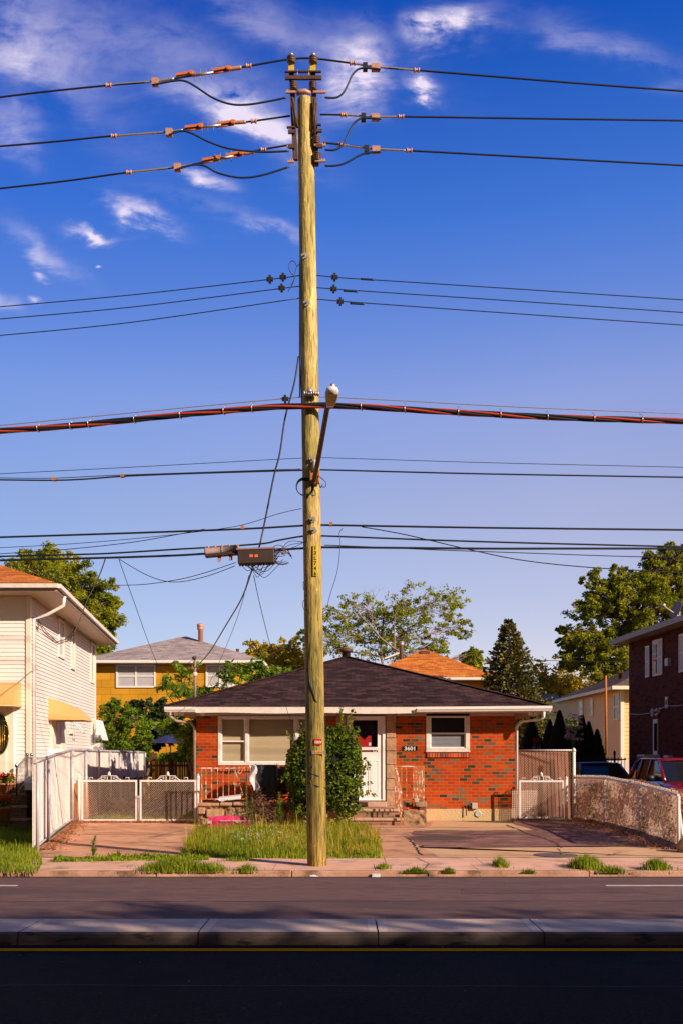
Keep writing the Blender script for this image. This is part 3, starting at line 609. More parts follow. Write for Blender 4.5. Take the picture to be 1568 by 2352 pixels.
# spruce
random.seed(31)
def spruce():
    Y = 43.; base = Vector(((1178-CX)*Y/F, Y, -.008)); top = W(1167,1424,Y)
    t = thing('spruce_tree', base, 'tall conical blue green spruce behind the right end of the dark roof', 'tree')
    wd, lv = MB(), MB(); wd.tube([base, top], [.22,.01], 6)
    H = top.z-base.z; k = 0; z = .9
    while z < H-.06:
        fr = z/H; rad = (1-fr)**.80*3.0*(.9+.2*random.random())
        nb = max(5, int(17*(1-fr)+6))
        for j in range(nb):
            a = 2*math.pi*(j/nb)+k*.7+random.uniform(-.2,.2); r = rad*random.uniform(.72,1.12)+.04
            p0 = base.lerp(top, fr)
            d = Vector((math.cos(a), math.sin(a), 0)); tip = p0+d*r+Vector((0,0,-.10*r+random.uniform(-.05,.1)))
            wd.tube([p0, p0+d*r*.5+Vector((0,0,-.13*r)), tip], [.02,.012,.004], 3, caps=False)
            n = int(26+r*52)
            for i in range(n):
                s = random.uniform(.12,1); q = p0.lerp(tip, s)+Vector((0,0,-.13*r*math.sin(math.pi*s)))
                side = Vector((-d.y, d.x, 0))*random.choice((-1,1)); w = (1.15-s)*.42*min(1,r)
                q2 = q+side*random.uniform(0,w)+Vector((0,0,random.uniform(-.09,.05)))
                e = (d*.7+side*.6+Vector((0,0,random.uniform(-.35,.5)))).normalized()*.15
                b = Vector((random.gauss(0,1),random.gauss(0,1),random.gauss(0,1))).normalized()*.05
                lv.add([q2, q2+e*.5+b, q2+e, q2+e*.5-b], [(0,1,2,3)])
        z += .17+.12*(1-fr); k += 1
    wd.build('trunk', M['bark'], t, fixn=False); lv.build('crown', L_SPRUCE, t, fixn=False)
spruce()
# arborvitae row
random.seed(33)
AG = 'dark arborvitae in the shade behind the parked cars'
for (px, py, wpx, Y, lab) in ((1284,1638,40,38.0,'tallest narrow black green arborvitae left of the pink flowering bush'), (1262,1660,36,38.4,'dark arborvitae nearest the dark roofed house, lower than its neighbour'),
                       (1220,1655,46,38.8,'broad dark arborvitae right beside the downspout corner of the brick house'), (1304,1700,24,37.6,'short dark arborvitae in front of the pink flowering bush'),
                       (1337,1650,32,37.4,'pointed dark arborvitae right of the pink flowering bush, tallest of three'), (1352,1664,30,37.3,'middle pointed arborvitae of the three above the black car'), (1371,1682,28,37.1,'lowest pointed arborvitae of the three, beside the rusty pole')):
    b = W(px, HY, Y); b.z = -.008; t = thing('arborvitae', b, lab, 'shrub', AG); H = W(px,py,Y).z-b.z; lv = MB(); rb = wpx*Y/F*.95
    for i in range(4200):
        fr = random.random()**1.2; a = random.uniform(0, 2*math.pi); rr_ = rb*min(1, (1-fr)*2.0)**.8*(1-fr*.25)*(.85+.25*noise.noise(Vector((a*1.5, fr*9, px)))+random.uniform(-.16,.2))*min(1,(fr+.12)*5)
        p = b+Vector((math.cos(a)*rr_, math.sin(a)*rr_, fr*H)); e = Vector((math.cos(a)*.35, math.sin(a)*.35, 1)).normalized()*.12*random.uniform(.6,1.3); s = Vector((-math.sin(a), math.cos(a), 0))*.05
        lv.add([p, p+e*.5+s, p+e, p+e*.5-s], [(0,1,2,3)])
    core = MB().lathe([(rb*.85,.05),(rb*.8,H*.3),(rb*.6,H*.6),(rb*.3,H*.85),(.02,H*.95)], b, n=10);  # black hull filling the crown, not a trunk
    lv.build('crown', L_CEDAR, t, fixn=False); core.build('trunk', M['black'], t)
# flowering bush
random.seed(35)
t = tree('flowering_bush', 'bush with pale pink flowers between the dark arborvitae', 'shrub', (9.4,40.5,-.008), W(1310,1690,40.5), [(W(1312,1665,40.5),(.35,.35,.45)),(W(1320,1695,40.5),(.4,.4,.45)),(W(1308,1725,40.5),(.4,.4,.4)),(W(1345,1695,40.7),(.3,.3,.3))], .11, L_BRIGHT, 1.2, .4, tr=.05, subs=12)
g = MB()
for i in range(60): 
    q = W(random.uniform(1298,1338), random.uniform(1636,1700), 35.1)
    for _ in range(3): leaf(g, q+Vector((random.gauss(0,.03),0,random.gauss(0,.03))), .1, 1.0)
g.build('flower', L_PINK, t, fixn=False)
g = MB()
t = thing('rose_bush', (7.2,36.9,-.008), 'thin bush with a red flower behind the slatted fence', 'plant')
for i in range(25): branch(g, (7.2,36.9,-.008), W(1232+random.uniform(-9,9), 1705+random.uniform(-5,30), 36.9), .008, .004, .03, 4)
g.build('stem', M['barkpale'], t, fixn=False); g = MB(); leaf_cloud(g, W(1229,1700,36.9), (.12,.1,.08), 60, .08, .1, 1.1); g.build('flower', L_REDF, t, fixn=False)
# ivy covered shrub by the steps
random.seed(41)
def ivy():
    b = Vector((-.42,24.1,-.008)); t = thing('ivy_bush', b, 'rounded bush smothered in yellow green ivy beside the front steps', 'shrub')
    lv, wd = MB(), MB()
    sh = [(W(745,1770,24.0),(.90,.62,1.0)), (W(740,1715,24.0),(.62,.5,.5)), (W(790,1740,23.9),(.42,.42,.8)), (W(695,1770,24.0),(.42,.42,.72)), (W(795,1830,23.8),(.40,.38,.5)), (W(700,1835,24.1),(.4,.35,.45)), (W(770,1690,24),(.32,.3,.22)),(W(720,1692,24),(.3,.3,.2))]
    for (c, r) in sh:
        n = int(6200*(r[0]*r[2]))
        for _ in range(n):
            d = Vector((random.gauss(0,1), random.gauss(0,1), random.gauss(0,1))).normalized()
            if d.y > .5: continue
            f_ = 1+.10*noise.noise(Vector((d.x*4+c.x, d.y*4, d.z*4)))+random.uniform(-.12,.04)
            p = c+Vector((d.x*r[0], d.y*r[1], d.z*r[2]))*f_
            if p.z < .05 or noise.noise(p*3.2) < -.42: continue
            leaf(lv, p, .062*random.uniform(.7,1.4), 1.25, .5)
    for (px, py, n, dx, dz) in ((783,1672,16,.0,.45),(800,1668,14,.12,.36),(812,1700,12,.12,.25),(828,1800,10,.2,.0),(840,1822,10,.22,-.05),(822,1850,8,.2,-.2),(695,1690,6,-.05,.3),(668,1700,6,-.1,.2),(658,1780,8,-.12,-.1),(690,1850,8,-.1,-.2),(835,1765,8,.1,.05),(838,1745,8,.1,-.1),(775,1870,10,.05,-.25),(800,1872,10,.05,-.2)):
        a = W(px,py,23.6); e = a+Vector((dx,-.05,dz)); pts = branch(wd, a, e, .006, .003, .08, 5)
        for i in range(n*3): 
            q = random.choice(pts)+Vector((random.gauss(0,.03),random.gauss(0,.03),random.gauss(0,.03))); leaf(lv, q, .065, 1.3, .1)
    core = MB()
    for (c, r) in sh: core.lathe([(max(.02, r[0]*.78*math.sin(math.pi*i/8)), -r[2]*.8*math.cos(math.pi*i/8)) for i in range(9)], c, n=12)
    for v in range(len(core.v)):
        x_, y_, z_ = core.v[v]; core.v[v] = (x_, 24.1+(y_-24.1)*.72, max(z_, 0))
    M['ivycore'] = mat('ivy_core_shade', (.004,.005,.002), (.012,.012,.005), rough=1, sc=20)  # near-black filler hull; paints the shade between leaves
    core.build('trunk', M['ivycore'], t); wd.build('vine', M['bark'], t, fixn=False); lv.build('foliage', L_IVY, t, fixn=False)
ivy()

# grass
def pip(x, y, poly):
    r = False; n = len(poly); j = n-1
    for i in range(n):
        if (poly[i][1] > y) != (poly[j][1] > y) and x < (poly[j][0]-poly[i][0])*(y-poly[i][1])/(poly[j][1]-poly[i][1])+poly[i][0]: r = not r
        j = i
    return r
def blade(g, x, y, z, h, w, lean=.5):
    a = random.uniform(0, 2*math.pi); d = Vector((math.cos(a), math.sin(a), 0)); s = Vector((-d.y, d.x, 0))*w; l = lean*random.random()*h
    p0 = Vector((x, y, z)); p1 = p0+d*l*.35+Vector((0,0,h*.6)); p2 = p0+d*l+Vector((0,0,h*(1-.25*l/h)))
    g.add([p0-s, p0+s, p1+s*.7, p1-s*.7, p2], [(0,1,2,3),(3,2,4)])
def lawn(name, poly, n, h, w, m, z=0, hf=None, lab=None):
    g = MB(); xs_ = [p[0] for p in poly]; ys_ = [p[1] for p in poly]; k = 0
    while k < n:
        x = random.uniform(min(xs_), max(xs_)); y = random.uniform(min(ys_), max(ys_))
        if not pip(x, y, poly): continue
        n1 = noise.noise(Vector((x*1.3,y*1.3,3))); n2 = noise.noise(Vector((x*4.5,y*4.5,8))); k += 1
        if n2 < -.25 and random.random() < .6: continue
        hh = h*(.25+.75*random.random()**1.3)*(1+1.1*n1+.9*n2)*(1.9 if random.random() < .03 else 1)
        blade(g, x, y, z, max(.025, hh), w*random.uniform(.6,1.3), .95)
    o = g.build(name, m, kind='stuff', fixn=False); o['label'] = lab; o['category'] = 'grass'; return o
random.seed(51)
lp = [Gp(418,1964), Gp(560,1967), Gp(700,1969), Gp(874,1966), Gp(872,1935), Gp(845,1905), Gp(790,1899), (-.1,22.9), (-1.5,22.8), (-2.3,22.4), (-3.3,22.2), Gp(456,1906)]
lawn('grass', lp, 36000, .235, .0055, L_GRASS, -.008, lab='tall unmown green and straw coloured grass around the pole in front of the porch')
g = MB(); random.seed(57)
for i in range(46):
    while True:
        x_ = random.uniform(-2.8,.7); y_ = random.uniform(16.7,22.0)
        if pip(x_, y_, lp): break
    leaf_cloud(g, (x_,y_,.07), (random.uniform(.08,.22),random.uniform(.08,.2),.09), random.randint(30,90), .045, 0, 1.5)
o = g.build('ground_cover', L_IVY, kind='stuff', fixn=False); o['label'] = 'dark broad leaved weeds low among the tall grass'; o['category'] = 'weeds'
g = MB()
for i in range(260):
    p_ = Vector((random.gauss(-1.55,.35), random.gauss(18.3,.7), random.uniform(.16,.30)))
    if pip(p_.x, p_.y, lp): leaf(g, p_, .016, 1.0)
o = g.build('wildflowers', M['plasticwhite'], kind='stuff', fixn=False); o['label'] = 'tiny white flower heads scattered in the tall grass left of the pole'; o['category'] = 'flowers'
# a lower green fringe at the front edge of that patch
g_ = [Gp(415,1970), Gp(560,1972), Gp(700,1974), Gp(878,1972), Gp(876,1960), Gp(415,1958)]
lawn('grass', g_, 6000, .15, .006, L_GREEN, -.008, lab='short green fringe along the front edge of the tall grass patch')
lawn('grass', [(-7.6,14.7), Gp(85,2006), Gp(98,1985), (-5.45,17.6), (-6.3,21.8), (-6.95,24.2), (-9.8,24.2), (-9.8,14.7)], 42000, .15, .006, L_GREEN, -.008, lab='green front lawn left of the flaking white fence')
lawn('grass', [(-6.6,25.8), (-3.9,25.8), (-3.9,33), (-7.6,33)], 5000, .14, .008, L_GRASS, -.008, lab='rough dry grass in the side yard behind the double gate')
T_ = []
def tuft(px, py, wpx, n, h, m, lab, dpt=.12):
    c = Gp(px, py); wd_ = wpx*c.y/F/2; g = MB()
    for i in range(n):
        x = c.x+random.gauss(0,.45)*wd_; y = c.y+random.gauss(0,dpt); y = max(y, KY-.03)
        blade(g, x, y, 0 if y > KY+.02 else -.02, h*random.uniform(.3,1)*(1-.5*abs(x-c.x)/wd_ if abs(x-c.x) < wd_ else .3), .006, 1.0)
    o = g.build('grass_tuft', m, fixn=False); props(o, lab, 'grass', 'grass tufts along the far kerb')
for a in ((405,1998,170,1500,.26,'large green grass tuft on the kerb left of the utility pole',.16), (482,2001,90,450,.17,'smaller grass tuft touching the right side of the large kerb tuft',.1),
          (568,2001,62,300,.14,'ragged weedy tuft at the kerb nearest the left of the pole base',.08), (548,1978,90,260,.10,'flat tuft in the pavement joint behind the kerb, left of the pole',.08),
          (880,1996,34,220,.12,'first small tuft right of the pole base, in the pavement edge',.08), (955,2004,64,330,.12,'low wide tuft at the kerb, second right of the pole',.06), (1032,2005,32,200,.12,'small round tuft at the kerb in front of the tan concrete apron',.05),
          (1150,1990,36,320,.20,'bright tuft standing in the middle of the right pavement',.16), (1216,2003,34,140,.08,'tiny tuft at the kerb between two larger tufts in front of the manhole',.05),
          (1345,1994,80,900,.27,'tall bushy tuft at the kerb right of the manhole cover',.14), (1405,2002,80,350,.13,'low tuft at the kerb between the two tall right tufts',.06), (1508,1998,66,700,.23,'tall bushy tuft at the kerb near the far right of the street',.08),
          (1292,1966,14,60,.08,'tiny tuft growing at the rim of the manhole cover',.05)):
    tuft(a[0], a[1], a[2], a[3], a[4], L_GREEN, a[5], a[6])
lawn('ground_cover', [Gp(120,1981), Gp(330,1978), Gp(480,1977), Gp(480,1968), Gp(330,1970), Gp(130,1973)], 3500, .07, .012, L_GREEN, 0, lab='low creeping weeds along the pavement edge at the foot of the left driveway')
def weed(px, py, h, lab, sp=.10, m=None, Y=None):
    b = Gp(px, py) if Y is None else Vector(((px-CX)*Y/F, Y, 0)); t = thing('tall_weed', b, lab, 'plant'); wd, lv = MB(), MB()
    topp = b+Vector((random.uniform(-.04,.04), 0, h)); wd.tube([b, topp], [.008,.003], 5)
    for i in range(int(h*260)):
        fr = random.uniform(.12,1); a = random.uniform(0,2*math.pi); l = sp*(1.15-fr*.8)*random.uniform(.7,1.2)
        p = b.lerp(topp, fr); e = Vector((math.cos(a)*l, math.sin(a)*l, l*.8)); s = Vector((-math.sin(a), math.cos(a),0))*.006
        lv.add([p-s, p+s, p+e*.6+s, p+e, p+e*.6-s], [(0,1,2,3,4)])
    wd.build('stem', M['barkpale'], t, fixn=False); lv.build('leaves', m or L_BRIGHT, t, fixn=False)
weed(568,1898,.98,'tallest feathery green weed left of the black chair',Y=23.3)
weed(580,1898,.72,'slightly shorter weed close against the tallest feathery weed',.08,Y=23.35)
weed(643,1895,.82,'bushy feathery weed at the left foot of the ivy bush',.14,Y=23.2)
weed(607,1893,.55,'thin brownish weed stalk between the feathery weeds',.035,L_GRASS,Y=23.3)
weed(632,1893,.48,'bare yellowing weed stalk next to the bushy weed',.04,L_GRASS,Y=23.2)
weed(213,1975,.38,'slender green weed standing at the foot of the left driveway',.10)
weed(462,1892,.25,'small weed at the foot of the gate post',.08)
# ================================================================== brick bungalow (centre)
HYF = 26.0; S = HYF/F
def hx(px): return (px-CX)*S
def hz(py): return EZ+(HY-py)*S
SOF = 2.80
house = thing('brick_bungalow', (.36, HYF, 0), 'single storey red brick bungalow with a charcoal hip roof and white front door', 'house')
XL, XR = hx(451), hx(1182); YB = HYF+9.6
wins = [(hx(501), hx(741), hz(1758), hz(1643)), (hx(978), hx(1078), hz(1728), hz(1637))]
door = (hx(796), hx(884), .52, hz(1641)); pil = (hx(886), hx(907))
def wallwith(g, x0, x1, z0, z1, ops, y0, y1):
    xs_ = sorted(set([x0, x1]+[o for w in ops for o in w[:2]]))
    for a, b in zip(xs_[:-1], xs_[1:]):
        cov = sorted([(w[2], w[3]) for w in ops if w[0] <= a+1e-6 and w[1] >= b-1e-6]); z = z0
        for (c0, c1) in cov:
            if c0 > z+1e-4: g.box(a, b, y0, y1, z, c0)
            z = max(z, c1)
        if z1 > z+1e-4: g.box(a, b, y0, y1, z, z1)
FT = hz(1858)
g = MB(); wallwith(g, XL, pil[0], .25, SOF, [wins[0], (door[0], door[1], .25, door[3])], HYF, HYF+.22)
wallwith(g, pil[1], XR, FT, SOF, [wins[1]], HYF, HYF+.22)
g.box(XL, XL+.22, HYF+.222, YB, FT, SOF); g.box(XR-.22, XR, HYF+.222, YB, FT, SOF); g.box(XL+.222, XR-.222, YB-.22, YB, FT, SOF)
g.build('wall', M['brick'], house, uv=True)
g = MB(); g.box(hx(925), XR+.012, HYF-.012, HYF+.2, -.1, FT-.003); g.box(XL-.012, pil[0], HYF+.01, HYF+.2, -.1, .247); g.box(XR-.2, XR+.012, HYF+.203, YB, -.1, FT-.003); g.box(XL-.012, XL+.2, HYF+.203, YB, -.1, FT-.003)
g.build('foundation', M['stucco'], house)
# dark bricks course under window (sills)
def soldier(x0, x1, z0, z1, y):
    g = MB(); x = x0
    while x < x1-.03:
        w = .058; g.box(x, min(x+w, x1), y-.045, y+.05, z0+random.uniform(-.002,.002), z1); x += w+.010
    o = g.build('sill', M['sillbrick'], house, bevel=.004); return o
mm, nt, N_, L_, P_ = nmat('sill_brick'); P_.inputs['Roughness'].default_value = .85
gg = N_.new('ShaderNodeNewGeometry'); rr_ = ramp(N_, [(0,(.10,.045,.03,1)),(.35,(.30,.07,.03,1)),(.6,(.55,.08,.02,1)),(1,(.60,.13,.03,1))]); L_.new(gg.outputs['Random Per Island'], rr_.inputs[0]); L_.new(rr_.outputs[0], P_.inputs['Base Color']); M['sillbrick'] = mm
soldier(hx(500), hx(742), hz(1772), hz(1760)+.0, HYF); soldier(hx(980), hx(1079), hz(1740), hz(1730), HYF)
# windows
def blindmat():
    m, nt, N, L, P = nmat('beige_blind'); P.inputs['Base Color'].default_value = (.78,.50,.25,1); P.inputs['Roughness'].default_value = .7
    return m
M['blind'] = blindmat()
def blinds(x0, x1, z0, z1, y, parent, m='blind', pitch=.030):
    g = MB(); z = z1
    while z > z0+.01:
        g.add([(x0,y,z),(x1,y,z),(x1,y-.014,z-pitch*.92),(x0,y-.014,z-pitch*.92)], [(0,1,2,3)]); z -= pitch
    return g.build('blind', M[m], parent, fixn=False)
def frame_rect(g, x0, x1, z0, z1, w, y0, y1):
    g.box(x0, x1, y0, y1, z1-w, z1); g.box(x0, x1, y0, y1, z0, z0+w); g.box(x0, x0+w, y0, y1, z0+w, z1-w); g.box(x1-w, x1, y0, y1, z0+w, z1-w)
# triple window
x0, x1, z0, z1 = wins[0]; g = MB(); frame_rect(g, x0, x1, z0, z1, .075, HYF-.02, HYF+.10)
m1, m2 = hx(566.5), hx(680.5)
for m_ in (m1, m2): g.box(m_-.035, m_+.035, HYF-.015, HYF+.10, z0+.075, z1-.075)
wf = g.build('window', M['whiteold'], house, bevel=.004)
g = MB()
bays = [(x0+.075, m1-.035), (m1+.035, m2-.035), (m2+.035, x1-.075)]
for i, (a, b) in enumerate(bays):
    frame_rect(g, a, b, z0+.075, z1-.075, .035, HYF+.012, HYF+.06)
    if i != 1: zc = hz(1703); g.box(a+.035, b-.035, HYF+.008, HYF+.062, zc-.018, zc+.018)
g.build('sash', M['white'], wf, bevel=.003)
for (a, b) in bays:
    blinds(a+.035, b-.035, z0+.11, z1-.11, HYF+.10, wf)
    MB().box(a+.036, b-.036, HYF+.036, HYF+.040, z0+.111, z1-.111).build('pane', M['glass'], wf)
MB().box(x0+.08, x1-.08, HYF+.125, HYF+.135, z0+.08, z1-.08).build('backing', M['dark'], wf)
# right window
x0, x1, z0, z1 = wins[1]; g = MB(); frame_rect(g, x0, x1, z0, z1, .105, HYF-.02, HYF+.10); g.box(x0-.01, x1+.01, HYF-.05, HYF-.021, z0, z0+.035)
wf = g.build('window', M['whiteold'], house, bevel=.004); g = MB(); zc = hz(1685)
frame_rect(g, x0+.105, x1-.105, z0+.105, z1-.105, .03, HYF+.012, HYF+.05); g.box(x0+.135, x1-.135, HYF+.008, HYF+.052, zc-.02, zc+.02)
g.build('sash', M['white'], wf, bevel=.003)
M['greyblind'] = mat('grey_blind', (.34,.28,.25), rough=.6)
blinds(x0+.135, x1-.135, z0+.135, zc-.02, HYF+.09, wf, 'greyblind', .034)
MB().box(x0+.136, x1-.136, HYF+.03, HYF+.034, z0+.136, z1-.136).build('pane', M['glass'], wf)
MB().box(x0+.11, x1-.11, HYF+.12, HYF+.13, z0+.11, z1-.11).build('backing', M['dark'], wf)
# door
x0, x1, z0, z1 = door; g = MB()
g.box(x0, x1, HYF-.02, HYF+.12, z1-.10, z1); g.box(x0, x0+.07, HYF-.02, HYF+.12, z0, z1-.1); g.box(x1-.07, x1, HYF-.02, HYF+.12, z0, z1-.1)
df = g.build('door', M['door'], house, bevel=.004)
gx0, gx1, gz0, gz1 = hx(809.5), hx(866.5), hz(1728), hz(1654.5); zb0, zb1 = hz(1722.5), hz(1718)
g = MB(); wallwith(g, x0+.07, x1-.07, z0+.03, z1-.1, [(gx0,gx1,gz0,gz1)], HYF+.02, HYF+.06)
g.box(gx0, gx1, HYF+.012, HYF+.05, zb0-.012, zb1+.016)
px0, px1, pz0, pz1 = hx(846), hx(869), hz(1822), hz(1747)
for (a, b) in ((px0, px1), (hx(812), hx(835))):
    frame_rect(g, a, b, pz0, pz1, .022, HYF+.008, HYF+.0195); g.box(a+.05, b-.05, HYF+.010, HYF+.0195, pz0+.05, pz1-.05)
g.box(x0+.07, x1-.07, HYF-.01, HYF+.06, z0, z0+.03); g.build('door_leaf', M['door'], df, bevel=.004)
MB().box(gx0+.001, gx1-.001, HYF+.034, HYF+.038, gz0+.001, gz1-.001).build('pane', M['glass'], df)
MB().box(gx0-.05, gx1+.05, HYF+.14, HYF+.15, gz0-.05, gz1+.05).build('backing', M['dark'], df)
# red cloth banner hanging inside the door glass, dipping to a V in the middle
g = MB(); yb = HYF+.06; tz = hz(1690); V = [(gx0+.005,tz),(hx(826),tz),(hx(836),hz(1700)),(hx(846),tz+.005),(hx(852),tz),(hx(852),gz0),(gx0+.005,gz0)]
g.poly([(a, yb, b) for a, b in V], (0,.004,0)); bn = g.build('banner', M['red'], df); 
g = MB(); g.box(hx(846), hx(851.5), yb-.004, yb-.001, hz(1713), hz(1706)); g.build('banner_patch', M['num'], df)
g = MB(); sx_, sz_ = hx(860), hz(1725.3)
g.poly([(sx_-.045, HYF+.03, sz_+.03),(sx_+.045, HYF+.03, sz_+.03),(sx_+.05, HYF+.03, sz_),(sx_+.03, HYF+.03, sz_-.03),(sx_-.03, HYF+.03, sz_-.03),(sx_-.05, HYF+.03, sz_)], (0,.002,0)); g.build('sticker', M['num'], df)
g = MB(); g.lathe([(.012,0),(.022,.0),(.022,.001),(.012,.001)], (sx_, HYF+.0285, sz_), (0,-1,0), n=12); g.build('sticker_emblem', M['black'], df)
# stone pilaster
g = MB(); z = .38; hs = [.42,.30,.36,.36,.34,.4,.4]; i = 0
while z < SOF-.01:
    h = min(hs[i%7], SOF-z); w = random.uniform(-.012,.012); g.box(pil[0]+.004, pil[1]+random.uniform(-.0,.03), HYF-.05+w*.3, HYF+.2, z, z+h-.012); z += h; i += 1
g.build('pilaster', M['stone'], house, bevel=.012)
# stone block facing left of the door
g = MB(); g.box(hx(772), hx(795), HYF-.03, HYF-.002, hz(1690), SOF-.01); g.build('pilaster', M['stone'], house, bevel=.01)
# soffit / fascia / gutters / roof
EY = 25.35; ex0, ex1 = (381-CX)*EY/F, (1264-CX)*EY/F; EYB = YB+.65
g = MB(); g.box(ex0+.04, ex1-.04, EY+.04, HYF, SOF, SOF+.02); g.box(ex0+.04, XL, HYF, EYB, SOF, SOF+.02); g.box(XR, ex1-.04, HYF, EYB, SOF, SOF+.02); g.box(XL+.01, XR-.01, HYF-.02, HYF-.003, SOF-.07, SOF-.002); g.build('soffit', M['soffit'], house)
xs1, xs2 = (450-CX)*EY/F, (957-CX)*EY/F
g = MB(); n = 40
for i in range(n):    # slightly wavy timber fascia
    a = xs1+(xs2-xs1)*i/n; b = xs1+(xs2-xs1)*(i+1)/n; za = SOF-.015+.010*math.sin(i*.35)-.02*(i/n); g.box(a, b, EY, EY+.038, za, SOF+.15)
g.box(ex0+.02, xs1, EY+.01, EY+.038, SOF, SOF+.15); g.box(xs2, ex1-.02, EY+.01, EY+.038, SOF, SOF+.15)
g.box(ex0, ex0+.036, EY+.04, EYB, SOF, SOF+.15); g.box(ex1-.036, ex1, EY+.04, EYB, SOF, SOF+.15)
g.build('fascia', M['whiteold'], house)
def gutter(xa, xb, y, z, dz=0):
    pr = [(0,0),(-.075,0),(-.10,.05),(-.115,.055),(-.12,.125),(-.112,.125),(-.105,.062),(0,.1)]
    g = MB(); vs = [(xa, y+p[0], z+p[1]) for p in pr]+[(xb, y+p[0], z+dz+p[1]) for p in pr]; k = len(pr)
    g.add(vs, [(i,(i+1)%k,k+(i+1)%k,k+i) for i in range(k)]+[tuple(range(k)), tuple(range(k,2*k))[::-1]]); return g
gutter(ex0-.02, xs1+.01, EY+.008, SOF+.005).build('gutter', M['white'], house); gutter(xs2-.01, ex1+.02, EY+.008, SOF+.005, .03).build('gutter', M['white'], house)
g = MB(); rz = SOF+.155; apexY = EY+4.95; apx, apz = .16, 4.72; ab = EYB-4.95
A = Vector((apx, apexY, apz)); B = Vector((apx, max(ab, apexY+.6), apz)); c0, c1, c2, c3 = (ex0-.03,EY-.03,rz), (ex1+.03,EY-.03,rz), (ex1+.03,EYB+.03,rz), (ex0-.03,EYB+.03,rz)
g.add([c0,c1,c2,c3,A,B], [(0,1,4),(1,2,5,4),(2,3,5),(3,0,4,5),(0,3,2,1)])
rf = g.build('roof', M['shingle_dark'], house, uv=True)
g = MB()
for (a, b) in ((c0,A),(c1,A),(A,B)):
    a = Vector(a); b = Vector(b); d = (b-a); L0 = d.length; d.normalize(); sd_ = d.cross(Vector((0,0,1))).normalized(); up = sd_.cross(d); n = int(L0/.2)
    for i in range(n): g.obox(a+d*(i+.5)*L0/n+up*.012, d*(L0/n*.55), sd_*.11, up*.006+d*.0)
g.build('ridge_cap', M['shingle_dark'], rf, uv=True)
g = MB(); vc = Vector((.14, apexY+.1, apz-.1)); g.lathe([(.13,0),(.13,.24),(.20,.25),(.21,.30),(.19,.34),(.06,.37)], vc, n=16); g.build('vent_pipe', M['rustbar'], rf)
# downspouts
def spout(pts, r=.034, name='downspout', m='white', parent=house):
    g = MB(); g.tube(pts, r, 8); return g.build(name, M[m], parent)
yl = HYF-.07
spout([(ex0+.12,EY-.05,SOF+.01),(ex0+.12,EY-.04,SOF-.11),(ex0+.25,EY+.08,SOF-.22),(XL-.12,HYF-.2,hz(1662)+.02),(XL-.035,yl,hz(1672)),(XL-.03,yl,.12)], .036, m='fascia_brown')
spout([(ex1-.18,EY-.05,SOF+.01),(ex1-.18,EY-.04,SOF-.12),(ex1-.26,EY+.05,SOF-.19),(XR+.12,HYF-.15,hz(1658)),(XR+.05,HYF+.01,hz(1672)),(XR+.05,HYF+.02,.05)], .034)
# flood lights & camera under eave
def flood(px, name, lab, two=True):
    t = thing(name, W(px,1632,EY+.3), lab, 'light'); c = WL[t]
    g = MB(); g.lathe([(.05,0),(.05,-.03)], c+Vector((0,0,.02)), n=12); g.build('mount', M['whiteold'], t)
    for s in ((-.10,.10) if two else (0,)):
        g = MB(); g.lathe([(.03,0),(.045,.06),(.065,.12),(.06,.125)], c+Vector((s*.4,0,-.03)), (s*3,-1,-.6), n=12); g.build('lamp_head', M['whiteold'], t)
flood(413, 'floodlight', 'twin floodlight under the left corner of the brick house eave'); flood(467, 'security_camera', 'single white security camera under the eave beside the downspout', False); flood(1222, 'floodlight', 'twin floodlight under the right corner of the brick house eave')
# house number
g = MB(); xa, xb, za, zb = hx(926), hx(956), hz(1725.5), hz(1713.5); g.box(xa-.03, xb+.03, HYF-.014, HYF-.003, za+.02, zb-.015); g.box(xa-.004, xb+.004, HYF-.014, HYF-.003, za, zb)
pn = g.build('house_number', M['black']); props(pn, 'dark plaque with raised white house number on the brick wall', 'sign')
tm = text_mb('3601', .135, ((xa+xb)/2, HYF-.017, (za+zb)/2-.048), (1,0,0), (0,0,1), bold=.004, sx=1.15); tm.build('numerals', M['num'], pn, fixn=False)
# service mast
ms = thing('service_mast', (hx(447), 26.1, 2.95), 'grey service mast with weatherhead above the left corner of the dark roof', 'mast'); x_ = hx(447)
g = MB(); g.tube([(x_,26.1,2.9),(x_,26.1,4.22)], .034, 8); g.build('pipe', M['pinkgrey'], ms)
g = MB(); g.lathe([(.03,0),(.055,.03),(.06,.07),(.03,.10)], (x_-.02,26.08,4.20), n=10); g.build('weatherhead', M['brownbox'], ms)
g = MB(); g.lathe([(.05,0),(.06,.03),(.06,.07),(.05,.1)], (x_,26.1,3.78), n=10); g.build('clamp', M['whiteold'], ms)
g = MB(); g.tube([(x_-.02,26.05,4.22),(x_-.16,26.0,4.12),(x_-.14,26,3.98),(x_-.03,26.02,3.92),(x_-.08,26,3.85)], .008, 5); g.build('lead_wire', M['blackcable'], ms)
# wall pipes
g = MB(); a = W(1089,1857,HYF-.05); g.box(a.x-.07, a.x+.07+.0, HYF-.10, HYF-.013, hz(1858), hz(1846)+.02); mt = g.build('utility_box', M['meter'], bevel=.008); props(mt, 'small grey metal box low on the brick wall above a round vent', 'box')
g = MB(); g.lathe([(.085,0),(.085,.02),(.06,.025),(.055,.02)], (hx(1097),HYF-.013,hz(1870)), (0,-1,0), n=18); v_ = g.build('wall_vent', M['meter']); props(v_, 'round louvred vent in the tan foundation below the grey box', 'vent')
g = MB(); g.tube([(hx(1076),HYF-.04,hz(1849)),(hx(1070),HYF-.08,hz(1849)),(hx(1069),HYF-.08,hz(1874))], .014, 6); g.lathe([(.03,0),(.03,.07)],(hx(1078),HYF-.02,hz(1850)),(0,-1,0),n=8); v_ = g.build('gas_pipe', M['rustbar']); props(v_, 'thin dark pipe stub on the foundation left of the grey box', 'pipe')
